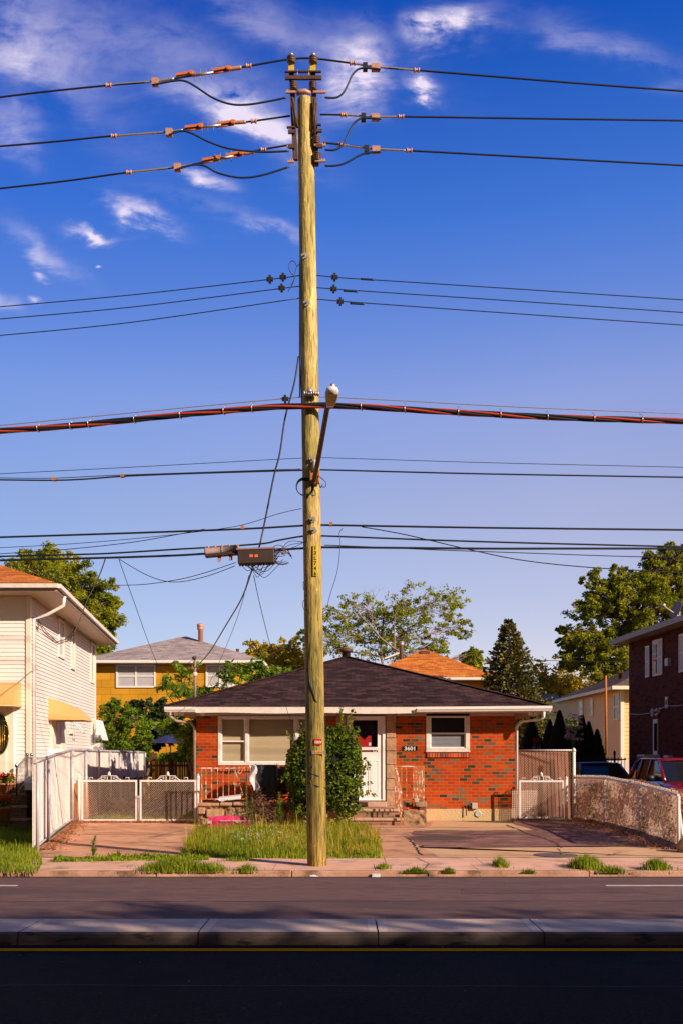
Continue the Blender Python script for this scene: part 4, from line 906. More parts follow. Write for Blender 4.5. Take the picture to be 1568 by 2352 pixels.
g = MB(); g.lathe([(.05,0),(.06,.12),(.09,.14),(.10,.20),(.07,.24)], (hx(965),HYF-.02,hz(1849)), (.15,-1,-.05), n=12); v_ = g.build('dryer_vent', M['rustbar']); props(v_, 'dark stubby pipe sticking out of the brick wall right of the railing', 'pipe')

# steps
st = thing('front_steps', ((hx(870)), 24.9, 0), 'worn brick and stone front steps below the white door', 'steps')
sx0, sx1 = (815-CX)*24.2/F, (924-CX)*24.2/F
g = MB(); g.box(sx0-.25, sx1, 24.45, HYF-.002, .0, .318); g.box(sx0-.35, sx1+.0, 24.05, 24.448, 0, .118); g.build('riser', M['brick_step'], st, uv=True)
g = MB(); 
xx = sx0-.3
while xx < sx1: w = random.uniform(.35,.55); g.box(xx, min(xx+w, sx1+.02)-.008, 24.41, 24.80, .32, .383+random.uniform(-.006,.004)); xx += w
xx = sx0-.4
while xx < sx1: w = random.uniform(.35,.55); g.box(xx, min(xx+w, sx1+.02)-.008, 24.01, 24.449, .12, .182+random.uniform(-.008,.004)); xx += w
g.box(sx0-.25, hx(925)+.2, 24.81, HYF-.01, .32, .375); g.box(hx(796), hx(886), 25.6, HYF-.06, .376, .50)
g.build('tread', M['tread'], st, bevel=.01)
pr_ = thing('broken_pier', ((950-CX)*24.6/F,24.8,0), 'crumbling masonry pier with exposed red bricks at the right of the steps', 'masonry')
qx0, qx1 = sx1+.02, (976-CX)*24.6/F
g = MB(); random.seed(61)
g.quadgrid(lambda u,v: Vector((qx0+(qx1-qx0)*u+.012*noise.noise(Vector((u*6,v*6,1))), 24.30+.05*noise.noise(Vector((u*5,v*5,2))), .36*v*(1+.05*noise.noise(Vector((u*5,0,3)))))), 14, 10)
g.box(qx0+.01, qx1-.01, 24.36, HYF-.013, 0, .34); g.build('core', M['masonry'], pr_)
g = MB()
for (u, z, w, a) in ((.05,.42,.09,.1),(.2,.40,.10,-.2),(.34,.36,.12,.1),(.48,.40,.1,.2),(.70,.36,.11,0),(.85,.38,.12,.15),(.62,.43,.11,-.15)):
    c = Vector((qx0+(qx1-qx0)*u, 24.42+random.uniform(0,.15), z-.02)); q = Matrix.Rotation(a,3,'Y')@Matrix.Rotation(random.uniform(-.3,.3),3,'Z'); g.obox(c, q@Vector((w*.7,0,0)), q@Vector((0,.06,0)), q@Vector((0,0,.036)))
g.build('loose_brick', M['sillbrick'], pr_, bevel=.008)
g = MB(); g.box(qx1-.26, qx1+.02, 24.35, 24.75, .43, .56); g.box(qx0+.1,qx1-.3,24.6,25.8,.40,.52); g.build('cap_stone', M['masonry'], pr_, bevel=.02)
g = MB(); g.obox((qx0+.23+.1,24.42,.585), (.045,0,.01),(0,.03,0),(-.012,0,.07)); lb_ = g.build('lockbox', M['meter'], bevel=.01); props(lb_, 'small grey key lockbox hanging low on the rusty railing', 'box')
# railing right
rl = thing('stair_railing', (sx1, 24.5, .38), 'rusted white iron railing and handrail right of the front steps', 'railing')
ry = 24.5; rx0, rx1 = (906-CX)*ry/F, (974-CX)*ry/F; rt, rb_ = 1.44, .60
g = MB(); g.box(rx0, rx1, ry-.02, ry+.02, rt-.025, rt); g.build('top_rail', M['rustwhite'], rl)
g = MB(); g.box(rx0, rx1, ry-.012, ry+.012, rb_, rb_+.025); g.build('bottom_rail', M['rustorange'], rl)
for xx in (rx0+.25*(rx1-rx0)*.9, rx0+.44*(rx1-rx0)*.9): MB().box(xx-.010, xx+.010, ry-.010, ry+.010, rb_+.026, rt-.026).build('baluster', M['rustorange'], rl)
xx = rx0+(rx1-rx0)*.61; i = 0
while xx < rx1-.03: MB().box(xx, xx+.020, ry-.03, ry-.012, rb_+.03, rt-.026).build('baluster', M['rustwhite' if i%2 else 'rustorange'], rl); xx += .031; i += 1
g = MB(); g.box(rx1-.03, rx1, ry-.018, ry+.018, .40, rt-.026); g.box(rx0, rx0+.035, ry-.018, ry+.018, .39, rt-.026); g.build('post', M['rustorange'], rl)
ha, hb = Vector((rx0+.02, ry, rt-.02)), Vector(((921-CX)*23.9/F, 23.9, EZ+(HY-1823)*23.9/F))
g = MB(); d = (hb-ha).normalized(); s = d.cross(Vector((0,0,1))).normalized(); g.obox((ha+hb)/2, d*(hb-ha).length/2, s*.024, s.cross(d)*.012); g.build('handrail', M['rustwhite'], rl)
g = MB(); g.box(hb.x-.02, hb.x+.015, hb.y-.015, hb.y+.015, -.05, hb.z); g.build('post', M['rustorange'], rl)
for t_ in (.2,.4,.6,.8):
    p = ha.lerp(hb, t_); MB().box(p.x-.008, p.x+.008, p.y-.008, p.y+.008, p.z-.78, p.z-.01).build('baluster', M['rustwhite'], rl)
# porch left: crumbling wall + rusty railing
py_ = 24.35
pw = thing('porch_wall', ((550-CX)*py_/F, 24.6, 0), 'low crumbling brown masonry wall under the rusty porch railing', 'wall'); a0, a1 = (456-CX)*py_/F, (690-CX)*py_/F
g = MB(); g.quadgrid(lambda u,v: Vector((a0+(a1-a0)*u, py_+.09*noise.noise(Vector((u*14,v*3,1)))+.04*noise.noise(Vector((u*60,v*9,1)))-.06*(v<.3), .53*v+.03*v*noise.noise(Vector((u*18,0,5))))), 70, 12, smooth=False)
g.box(a0, a1, py_+.10, HYF-.013, 0, .50); g.build('core', M['masonry'], pw)
g = MB(); xx = a0
while xx < a1-1.2:
    w = random.uniform(.25,.7); z = random.uniform(.44,.47); g.box(xx, xx+w-.02, py_-.10+random.uniform(-.03,.04), py_+.22, z, z+.085); xx += w
g.box(a0, a0+.17, py_-.09, py_+.1, .26, .43); g.box(a0+.2, a0+.62, py_-.1, py_+.06, .18, .38); g.box(a0, a0+.3, py_-.08, py_+.05, .0, .15)
g.build('coping', M['stone'], pw, bevel=.03)
M['tanblock'] = M['stone']
rl = thing('porch_railing', (a0, py_, .5), 'rusty iron porch railing with scrolls below the triple window', 'railing'); ry = py_+.1
b0_, b1_ = (458-CX)*ry/F, (645-CX)*ry/F; rt, rb_ = EZ+(HY-1763.5)*ry/F, EZ+(HY-1837)*ry/F
MB().box(b0_, b1_, ry-.018, ry+.018, rt-.028, rt).build('top_rail', M['rustwhite'], rl); MB().box(b0_, b1_, ry-.012, ry+.012, rb_, rb_+.022).build('bottom_rail', M['rustorange'], rl)
for px in (464,) : MB().box((px-CX)*ry/F-.02, (px-CX)*ry/F+.012, ry-.016, ry+.016, rb_-.08, rt-.03).build('post', M['rustorange'], rl)
for px in (473.5,486.5,500,513,526,540,566,580,594,607,620,633):
    xx = (px-CX)*ry/F; MB().box(xx-.0095, xx+.0095, ry-.0095, ry+.0095, rb_+.023, rt-.029).build('baluster', M['rustorange' if px > 510 else 'rustwhite'], rl)
def spiral(cx, cz, r, turns, a0_, dirn=1):
    return [Vector((cx+r*(1-t/26)*math.cos(a0_+dirn*turns*2*math.pi*t/26), ry, cz+r*(1-t/26)*math.sin(a0_+dirn*turns*2*math.pi*t/26))) for t in range(24)]
def sxz(px, py): return (px-CX)*ry/F, EZ+(HY-py)*ry/F
g = MB()
for (px,py,r,tn,a_,dn) in ((550,1772,.10,1.5,math.pi,-1),(541,1801,.055,1.4,1.0,1),(563,1801,.05,1.4,2.0,-1),(556,1826,.055,1.4,1.2,1)):
    cx_, cz_ = sxz(px,py); g.tube(spiral(cx_, cz_, r, tn, a_, dn), .008, 5)
for (p_, q_) in (((541,1773),(549,1797)),((549,1797),(557,1822)),((547,1803),(553,1799))):
    a_ = sxz(*p_); b_ = sxz(*q_); g.tube([(a_[0],ry,a_[1]),(b_[0],ry,b_[1])], .008, 5)
g.build('scroll', M['rustwhite'], rl, fixn=False)
# --- porch clutter
random.seed(71)
ch = thing('folded_chair', ((612-CX)*24.7/F,24.7,.5), 'black folding chair back draped over the rusty porch railing', 'chair'); x_ = (612-CX)*24.3/F
g = MB(); g.quadgrid(lambda u,v: Vector((x_-.27+.50*u+.06*v, 24.40-.16*math.sin(v*2.2)*.5-.02+.01*math.sin(u*20), 1.47-.80*v)), 10, 10); g.quadgrid(lambda u,v: Vector((x_-.27+.50*u, 24.42+.25*v, 1.47-.10*v)), 4, 4); g.build('backrest', M['black'], ch)
g = MB()
for dx in (-.27,.25): g.tube([(x_+dx,24.42,1.49),(x_+dx+.05,24.44,.55)], .012, 6)
g.tube([(x_-.3,24.7,.95),(x_+.5,24.7,.9)], .01, 5); g.build('frame', M['iron'], ch)
g = MB(); g.quadgrid(lambda u,v: Vector((x_-.42+.17*u+.10*v*v+.03*math.sin(v*9), 24.30+.05*math.sin(u*5+v*7), 1.46-.62*v)), 8, 14); o = g.build('draped_sheet', M['plasticwhite']); props(o, 'crumpled white sheet hanging on the railing left of the black chair', 'cloth')
M['maroon'] = mat('dark_maroon_plastic', (.06,.012,.012), (.11,.03,.03), rough=.3, sc=5)
g = MB(); g.lathe([(.12,0),(.2,.1),(.22,.4),(.17,.62),(.05,.7)], ((648-CX)*24.9/F,24.9,.72), n=14); 
for i,v in enumerate(g.v): nn = noise.noise(Vector(v)*4)*.06; g.v[i] = (v[0]+nn, v[1]+nn, v[2]+nn*.5)
o = g.build('bin_bag', M['maroon']); props(o, 'dark maroon plastic bundle on the porch between the black chair and the ivy', 'bag')
g = MB(); pz = .565
p1 = Vector(((500-CX)*24.4/F,24.36,pz)); 
g.obox(p1+Vector((.30,.03,.09)), (.27,0,.03), (0,.10,.02), (-.01,0,.04)); o = g.build('styrofoam_block', M['plasticwhite'], bevel=.02); props(o, 'pale blue white foam block lying on the low porch wall', 'block')
g = MB(); g.quadgrid(lambda u,v: p1+Vector((-.05+.35*u, -.10+.15*v, .02+.06*abs(noise.noise(Vector((u*6,v*6,2))))+.03*math.sin(u*9))), 14, 8, smooth=False); o = g.build('plastic_scrap', M['plasticwhite']); props(o, 'crumpled clear plastic scrap at the left end of the porch wall', 'litter')
g = MB(); g.quadgrid(lambda u,v: p1+Vector((-.12+.22*u, -.05+.1*v, .05+.05*noise.noise(Vector((u*5,v*5,7))))), 8, 5, smooth=False); o = g.build('red_wrapper', M['red']); props(o, 'red wrapper tucked beside the foam block on the porch wall', 'litter')
for i, (px, py, l, a, m_, lab) in enumerate(((585,1830,.5,.5,'twigs','dark board leaning on the rubbish pile right of the foam block'),(600,1822,.45,.25,'maroon','dark red board on top of the porch rubbish'),(575,1842,.35,.1,'masonry','brown plank end lying flat on the porch wall'),(612,1848,.2,-.2,'plasticwhite','torn pale paper scrap in the shade under the chair'),(630,1835,.55,.15,'iron','black broken slat in the rubbish left of the ivy'),(600,1812,.4,.7,'brownbox','short brown stick standing up from the rubbish'))):
    c = W(px,py,24.3); g = MB(); d = Vector((math.cos(a),.1,math.sin(a))); g.obox(c, d*l/2, Vector((0,.06,0)), Vector((-math.sin(a),0,math.cos(a)))*.018); o = g.build('scrap_board', M[m_]); props(o, lab, 'debris', 'rubbish heaped on the porch')
random.seed(73)
g = MB()
for i in range(160):
    c = W(random.uniform(575,660), random.uniform(1825,1880), 24.15+random.uniform(-.1,.1)); d = Vector((random.gauss(0,1),random.gauss(0,.4),random.gauss(0,.5))).normalized(); g.tube([c-d*random.uniform(.05,.2), c+d*random.uniform(.05,.2)], .007, 4)
o = g.build('brush_pile', M['twigs'], fixn=False); props(o, 'tangled dead sticks on the ground left of the ivy bush', 'debris', kind='stuff')
sk = thing('pink_sack', Gp(528,1898), 'torn bright pink and red plastic sack lying in the grass', 'sack')
b_ = Gp(528,1901)
g = MB(); xa_, xb_ = -.52, .52
g.quadgrid(lambda u,v: Vector((b_.x-.50+1.0*u, b_.y+.0+.34*math.sin(math.pi*v)*0+.25*(v-.5)*-1, .10+.20*math.sin(math.pi*(v))*(.6+.4*math.sin(math.pi*u))+.035*noise.noise(Vector((u*7,v*5,1)))-.02*u)), 26, 12, smooth=False)
g.quadgrid(lambda u,v: Vector((b_.x-.50+1.0*u, b_.y-.13+.02*noise.noise(Vector((u*9,v*4,5))), .0+.15*v)), 20, 4, smooth=False)
g.build('body', M['pinkbag'], sk)
g = MB()
for (a,b,z0_,z1_) in ((-.50,-.40,.10,.16),(-.2,.42,.155,.17)): g.box(b_.x+a, b_.x+b, b_.y-.165, b_.y-.158, z0_, z1_)
g.build('pale_band', M['plasticwhite'], sk)
g = MB(); g.lathe([(.06,0),(.06,.004)], (b_.x+.2,b_.y-.165,.07), (0,-1,0), n=16); g.build('red_dot', M['red'], sk)
g = MB(); c_ = (b_.x+.22, b_.y-.17, .15); g.poly([(c_[0]-.09,c_[1],c_[2]),(c_[0],c_[1],c_[2]-.05),(c_[0]+.09,c_[1],c_[2]),(c_[0],c_[1],c_[2]+.04)], (0,.003,0)); g.build('diamond_mark', M['plasticwhite'], sk)
for (px,py,w,h,lab) in ((693,1890,.26,.22,'square concrete block half hidden in grass left of the pole'), (765,1897,.24,.16,'low concrete block in the grass right of the pole')):
    b_ = Gp(px,py); g = MB(); g.box(b_.x-w/2, b_.x+w/2, b_.y, b_.y+.25, 0, h); o = g.build('concrete_block', M['stone'], bevel=.015); props(o, lab, 'block', 'loose concrete blocks')
g = MB(); b_ = Gp(908,1905); g.obox((b_.x,b_.y,.015), (.36,0,0),(0,.10,0),(0,0,.008)); o = g.build('loose_slab', M['tread']); props(o, 'thin pale slab lying flat in front of the steps', 'slab')
g = MB(); b_ = Gp(860,2004,RZ); g.box(b_.x-.06,b_.x+.06,KY-.05,KY-.02,RZ+.002,RZ+.05); o = g.build('litter', M['plasticwhite']); props(o, 'small white carton against the kerb right of the pole', 'litter')
g = MB(); b_ = Gp(722,2006,RZ+.02); g.quadgrid(lambda u,v: Vector((b_.x-.05+.12*u, KY-.06+.05*v, RZ+.01+.04*abs(noise.noise(Vector((u*5,v*5,1)))))), 5, 4, smooth=False); o = g.build('litter', M['plasticwhite']); props(o, 'crumpled white scrap in the gutter in front of the pole', 'litter')

# ================================================================== white sided house (left)
def siding(g, P0, P1, z0, z1, course, out=.012, nrm=None, ops=()):
    """lapped boards between two plan points; ops = (s0,s1,za,zb) openings along the wall in metres"""
    P0 = Vector((P0[0],P0[1],0)); P1 = Vector((P1[0],P1[1],0)); d = (P1-P0); L0 = d.length; d.normalize(); n = Vector((d.y,-d.x,0)) if nrm is None else Vector(nrm)
    z = z0
    while z < z1-.01:
        zt = min(z+course, z1); segs = [(0, L0)]
        for (s0,s1,za,zb) in ops:
            if zb > z+.02 and za < zt-.02:
                ns = []
                for (a,b) in segs:
                    if s1 <= a or s0 >= b: ns.append((a,b)); continue
                    if s0 > a: ns.append((a,s0))
                    if s1 < b: ns.append((s1,b))
                segs = ns
        for (a,b) in segs:
            A_, B_ = P0+d*a, P0+d*b
            vs = [A_+n*out+Vector((0,0,z)), B_+n*out+Vector((0,0,z)), B_+n*.001+Vector((0,0,zt)), A_+n*.001+Vector((0,0,zt)), A_+Vector((0,0,z)), B_+Vector((0,0,z))]
            g.add(vs, [(0,1,2,3),(4,5,1,0)])
        z += course
wh = thing('white_house', (-11,27,0), 'two storey white sided house with an orange shingle roof on the left', 'house')
NC = Vector((-7.66,24.5,0)); FC = Vector(((218.5-CX)*34.3/F,34.3,0)); sdv = (FC-NC).normalized(); sn = Vector((sdv.y,-sdv.x,0)); SL = (FC-NC).length; WT = 5.62
if sn.x < 0: sn = -sn
def on_side(px, py):    # intersection of a viewing ray with the side wall
    k = (px-CX)/F; t = (NC.x-k*NC.y)/(k*sdv.y-sdv.x); p = NC+sdv*t; return t, EZ+(HY-py)*p.y/F
core = MB().poly([(NC.x-.02,24.53,0),(FC.x-.02,34.28,0),(-17,34.28,0),(-17,24.53,0)], (0,0,WT)); core.build('wall', M['siding'], wh)
sA = [(on_side(px0,1500)[0], on_side(px1,1500)[0], on_side((px0+px1)/2,pb)[1], on_side((px0+px1)/2,pt)[1]) for (px0,px1,pt,pb) in ((132.6,146,1424,1512),(162,170.5,1447,1538),(206.5,216,1478,1570))]
g = MB(); siding(g, NC, FC, 0, WT, .097, .019, nrm=sn, ops=sA); g.build('siding', M['siding'], wh, fixn=False)
doorpx0, doorpx1 = -12, 40
g = MB(); siding(g, (-17,24.5), (NC.x,24.5), 0, WT, .101, .016, nrm=(0,-1,0), ops=[(17+(-12-CX)*24.5/F, 17+(34-CX)*24.5/F, 0, EZ+(HY-1610)*24.5/F)]); g.build('siding', M['siding_front'], wh, fixn=False)
MB().box(NC.x-.09, NC.x+.02, 24.46, 24.56, 0, WT).build('corner_board', M['cream'], wh); MB().box(FC.x-.05, FC.x+.03, 34.22, 34.32, 0, WT).build('corner_board', M['cream'], wh)
for (s0,s1,za,zb) in sA:
    c = NC+sdv*(s0+s1)/2; g = MB(); hs_ = (s1-s0)/2
    w = MB(); 
    for (a,b,zc_,hh) in ((-1,-1,0,0),):
        pass
    for sgn in (-1,1): w.obox(c+sdv*sgn*(hs_-.06)+sn*.015+Vector((0,0,(za+zb)/2)), sdv*.06, sn*.03, Vector((0,0,(zb-za)/2)))
    for zz in (za+.04, zb-.04): w.obox(c+sn*.017+Vector((0,0,zz)), sdv*(hs_-.001), sn*.03, Vector((0,0,.04)))
    fr = w.build('window', M['cream'], wh); MB().obox(c+sn*.0+Vector((0,0,(za+zb)/2)), sdv*(hs_-.1), sn*.008, Vector((0,0,(zb-za)/2-.08))).build('pane', M['bluegrey_glass'], fr)
# ground floor side: door, window, open vent
def sbox(name, px0, px1, py0, py1, m, d=.03, parent=wh, dd=0):
    a = on_side(px0,(py0+py1)/2)[0]; b = on_side(px1,(py0+py1)/2)[0]; za = on_side((px0+px1)/2,py1)[1]; zb = on_side((px0+px1)/2,py0)[1]
    c = NC+sdv*(a+b)/2+sn*(.012+d/2+dd)+Vector((0,0,(za+zb)/2)); return MB().obox(c, sdv*abs(b-a)/2, sn*d/2, Vector((0,0,(zb-za)/2))).build(name, M[m], parent)
dr = sbox('side_door', 113,123,1650,1745,'cream',.05); sbox('door_leaf', 114.5,121.5,1655,1742,'cream',.02,dr,.052)
dw = sbox('window', 137,148,1650,1745,'cream',.05); sbox('sash', 138.5,143,1655,1675,'white',.06,dw,.05)
lw = sbox('window', 208,216.5,1655,1710,'cream',.05); sbox('pane', 209,211,1662,1705,'bluegrey_glass',.012,lw,.05)
# open hopper window
a, z_ = on_side(161,1650); c = NC+sdv*a+sn*.02; g = MB(); t0 = c+Vector((0,0,z_)); t1 = c+sn*.32+Vector((0,0,z_-.42))
for o_ in (0,.42): g.tube([t0+sdv*o_, t1+sdv*o_], .02, 4)
g.tube([t1, t1+sdv*.42], .02, 4); g.tube([t0, t0+sdv*.42], .02, 4); g.build('hopper_window', M['white'], wh)
sbox('vent_sill', 158,166,1681,1686,'cream',.08)
sbox('wall_box', 156,158.5,1620,1632,'cream',.05)
acu = sbox('air_conditioner', 209,215.5,1707,1732,'white',.35)
# side awning: vertical curved hood with two ends
def awning(name, base, along, out, Lw, top, bot, depth, parent, m='awning'):
    base = Vector(base); along = Vector(along); out = Vector(out); g = MB(); n = 10
    pr_k = [(0,1),(.15,.92),(.3,.83),(.45,.74),(.6,.63),(.72,.53),(.82,.42),(.9,.30),(.96,.17),(.99,.07),(1,0)]; prof = [(depth*a_, bot+(top-bot)*b_) for a_,b_ in pr_k]
    vs = []
    for e in (0, Lw): vs += [base+along*e+out*p[0]+Vector((0,0,p[1])) for p in prof]
    fs = [(i,i+1,n+2+i,n+1+i) for i in range(n)]
    g.add(vs, fs, True)
    for e in (0, Lw):
        g.add([base+along*e+out*p[0]+Vector((0,0,p[1])) for p in prof]+[base+along*e+Vector((0,0,bot))], [tuple(range(n+2))])
    g.tube([base+out*.0+Vector((0,0,bot)), base+out*depth+Vector((0,0,bot)), base+out*depth+along*Lw+Vector((0,0,bot)), base+along*Lw+Vector((0,0,bot))], .018, 5)
    return g.build(name, M[m], parent, fixn=False)
s0_, zt_ = on_side(110,1603); zb_ = on_side(110,1653)[1]
awning('awning', NC+sdv*s0_+sn*.013, sdv, sn, 1.25, zt_, zb_, .93, wh)
s0_, zt_ = on_side(216,1615); g = MB(); b_ = FC+Vector((0,0,0)); g.add([b_+Vector((0,-.05,2.95)), b_+Vector((.24,0,2.25)), b_+Vector((.2,1.1,2.25)), b_+Vector((0,1.1,2.95)), b_+Vector((0,-.05,2.25))], [(0,1,2,3),(0,1,4)]); g.build('rear_awning', M['white'], wh)
# front awning + oval glass door
zt_ = EZ+(HY-1568)*24.5/F; zb_ = EZ+(HY-1622)*24.0/F
awning('awning', ((-30-CX)*24.5/F,24.48,0), (1,0,0), (0,-1,0), (50-(-30))*24.3/F, zt_, zb_, .62, wh)
dx0, dx1 = (-14-CX)*24.5/F, (34-CX)*24.5/F; dz0, dz1 = EZ+(HY-1810)*24.5/F+.28, EZ+(HY-1612)*24.5/F
MB().box(dx0, dx1, 24.40, 24.52, dz0, dz1).build('door_frame', M['cream'], wh)
dl = MB().box(dx0, dx1-.18, 24.36, 24.398, dz0, dz1-.1); dl = dl.build('door', M['cream'], wh)
oc = Vector(((2-CX)*24.4/F, 24.352, EZ+(HY-1686)*24.4/F))
g = MB(); g.add([oc+Vector((.20*math.cos(a), 0, .49*math.sin(a))) for a in [2*math.pi*i/32 for i in range(32)]], [tuple(range(32))]); g.build('oval_glass', M['darkglass'], dl)
g = MB(); g.tube([oc+Vector((.205*math.cos(a), -.008, .50*math.sin(a))) for a in [2*math.pi*i/32 for i in range(33)]], .014, 5)
M['brass'] = mat('brass', (.55,.35,.06), rough=.3, metal=.8)
for k in range(-1,3): g.tube([oc+Vector((k*.05,-.008,.2)), oc+Vector((k*.05,-.008,-.3)), oc+Vector((.03,-.008,-.42))], .006, 4)
for a in (.35,.75,-.5,2.6,3.6): g.tube([oc+Vector((.05*math.cos(a),-.008,.16*math.sin(a)+.2)), oc+Vector((.19*math.cos(a),-.008,.46*math.sin(a)))], .006, 4)
g.build('leading', M['brass'], dl)
# roof
e0 = Vector(((129-CX)*23.75/F,23.75,5.70)); e1 = Vector(((265-CX)*34.9/F,34.9,5.64)); hipd = Vector((-1,1,0)).normalized()
A = Vector((e0.x-4.6,e0.y+4.9,e0.z+2.0)); B = Vector((e1.x-4.4,e1.y-4.4,A.z)); fl = Vector((-18.5,23.75,5.70)); bl = Vector((-18.5,34.9,5.64))
g = MB(); g.add([fl+Vector((0,0,.12)), e0+Vector((0,0,.12)), e1+Vector((0,0,.12)), bl+Vector((0,0,.12)), A, B, A+Vector((-5,0,0)), B+Vector((-5,0,0))], [(0,1,4,6),(1,2,5,4),(2,3,7,5),(4,5,7,6)])
g.build('roof', M['shingle_orange'], wh, uv=True)
g = MB(); up = Vector((0,0,1))
for (a,b) in ((fl,e0),(e0,e1)):
    d = (b-a).normalized(); n_ = d.cross(up)*1; g.obox((a+b)/2+up*.0, d*(b-a).length/2, n_*.03, up*.09)
g.build('fascia', M['fascia_brown'], wh)
g = MB()
for (a,b) in ((fl,e0),(e0,e1)):
    d = (b-a).normalized(); n_ = d.cross(up); g.obox((a+b)/2+n_*.075+up*.035, d*((b-a).length/2+.06), n_*.045, up*.05)
g.build('gutter', M['whiteold'], wh)
g = MB(); g.add([fl-up*.07, e0-up*.07, e1-up*.07, bl-up*.07], [(0,1,2,3)]); M['soffit_tan'] = mat('tan_soffit', (.55,.40,.27), (.60,.45,.31), rough=.6, sc=2, st=(.3,8,1)); g.build('soffit', M['soffit_tan'], wh)
q = on_side(75,1480); nb = NC+sdv*.18+sn*.06
g = MB(); g.tube([e0+Vector((-.05,.9,-.06)), e0+Vector((-.08,.92,-.28)), nb+Vector((.35,0,5.20)), nb+Vector((0,0,5.08)), nb+Vector((0,0,.3))], .045, 8); g.build('downspout', M['white'], wh)
g = MB(); 
for pts in ([(78,1416,.1),(95,1452,.3),(125,1474,.5),(150,1467,.7),(166,1447,.9),(182,1418,.5)], [(80,1420,.1),(100,1450,.3),(130,1478,.5),(155,1470,.7),(168,1450,.9)]):
    g.tube([(lambda s,z,o: NC+sdv*s+sn*o+up*z)(on_side(px,py)[0], on_side(px,py)[1], .06) for px,py,o in pts], .010, 5)
g.build('wire_loop', M['twigs'], wh)
# steps of the white house
ws = thing('brick_stoop', (-8.2,23.2,0), 'reddish stone stoop with flower pots in front of the white house', 'steps')
for i in range(4):
    g = MB(); w0 = (78-10*0-CX)*23.2/F; g.box(-10.5, (66-i*9+ (0)-CX)*22.6/F*1.0, 21.95+.35*(3-i)*0+ .36*i*0+ (0), 0,0,0) if False else None
top_z = EZ+(HY-1795)*23.4/F
stp = [(.0,top_z*.25,22.3),(top_z*.25,top_z*.5,22.65),(top_z*.5,top_z*.75,23.0),(top_z*.75,top_z,23.35)]
g = MB()
for (za,zb,yy) in stp: g.box(-11.2, (50-CX)*yy/F+.1, yy, yy+.35 if zb < top_z else 24.3, 0, zb-.05)
g.box((50-CX)*23.0/F+.11, (78-CX)*23.0/F, 22.9, 24.3, 0, top_z-.05); g.build('riser', M['brick_step'], ws, uv=True)
g = MB()
for (za,zb,yy) in stp: g.box(-11.2, (50-CX)*yy/F+.12, yy-.04, yy+.36 if zb < top_z else 24.3, zb-.049, zb)
g.box((50-CX)*23.0/F+.13, (79-CX)*23.0/F, 22.86, 24.3, top_z-.049, top_z); g.build('tread', M['tread'], ws, bevel=.01)
rl = thing('steel_handrail', ((42-CX)*22.6/F,22.5,0), 'polished steel handrail with ball finials on the stoop of the white house', 'railing')
def pfin(px, py_top, py_bot, Y, r=.022):
    a = W(px,py_bot,Y); b = W(px,py_top+6,Y); g = MB(); g.tube([a,b], r, 8); g.build('post', M['rustbar'], rl); g = MB(); c = W(px,py_top,Y); g.lathe([(max(.003,.045*math.sin(math.pi*i/8)), -.045*math.cos(math.pi*i/8)) for i in range(9)], c, n=12); g.build('finial', M['chrome'], rl)
pfin(38,1759,1830,22.4); pfin(62,1752-18,1800,23.6); pfin(81-0,1734,1800,23.7) if False else pfin(72,1734,1800,23.9)
g = MB(); a, b = W(39,1764,22.4), W(61,1738,23.6); g.tube([a,b], .025, 6); g.tube([b, W(73,1742,23.9)], .02, 6); g.tube([W(39,1822,22.4), W(61,1792,23.6)], .014, 6); g.build('top_rail', M['steel'], rl)
for i in range(7): p = a.lerp(b,(i+.5)/7); MB().tube([p, p-up*.78], .009, 5).build('baluster', M['steel'], rl)
for i in range(4): p = b.lerp(W(73,1742,23.9),(i+.5)/4); MB().tube([p, p-up*.7], .009, 5).build('baluster', M['steel'], rl)
mb_ = thing('mailbox_shelf', W(100,1800,22.6), 'white box with a rounded lid beside the stoop of the white house', 'box')
g = MB(); c = W(98,1800,22.9); g.box(c.x-.32,c.x+.22,22.6,23.1,c.z-.14,c.z+.02); n=8
g.build('body', M['white'], mb_); g = MB(); g.quadgrid(lambda u,v: Vector((c.x-.33+.56*u, 22.58+.54*v, c.z+.025+.14*math.sin(math.pi*v))), 4, 8); g.build('lid', M['white'], mb_)
MB().box(c.x-.3,c.x+.2,22.7,23.0,0,c.z-.142).build('stand', M['iron'], mb_)
def pot(px, py, Y, z0_, h, r, lab):
    c = Vector(((px-CX)*Y/F, Y, z0_)); t = thing('flower_pot', c, lab, 'flower pot', 'potted red geraniums on the stoop')
    MB().lathe([(r*.7,0),(r,h*.85),(r*1.1,h*.86),(r*1.1,h),(r*.9,h)], c, n=14).build('pot', M['terracotta'], t)
    g = MB(); leaf_cloud(g, c+up*(h+.10), (r*1.3,r,.14), 260, .06, .1, 1.1); g.build('leaves', L_BRIGHT, t, fixn=False)
    g = MB(); leaf_cloud(g, c+up*(h+.17)-Vector((0,.08,0)), (r*1.2,r,.09), 150, .05, .2, 1.0); g.build('flower', L_REDF, t, fixn=False)
pot(10,1870,22.1,stp[0][1]-.02,.30,.17,'lower terracotta pot of red geraniums on the bottom step'); pot(14,1830,22.85,stp[2][1],.24,.20,'upper dark pot of red geraniums near the steel handrail')

RF_ = [Vector((6.04,25.9,0)), Vector((6.34,24.0,0)), Vector((6.32,21.1,0)), Vector((5.99,17.7,0))]
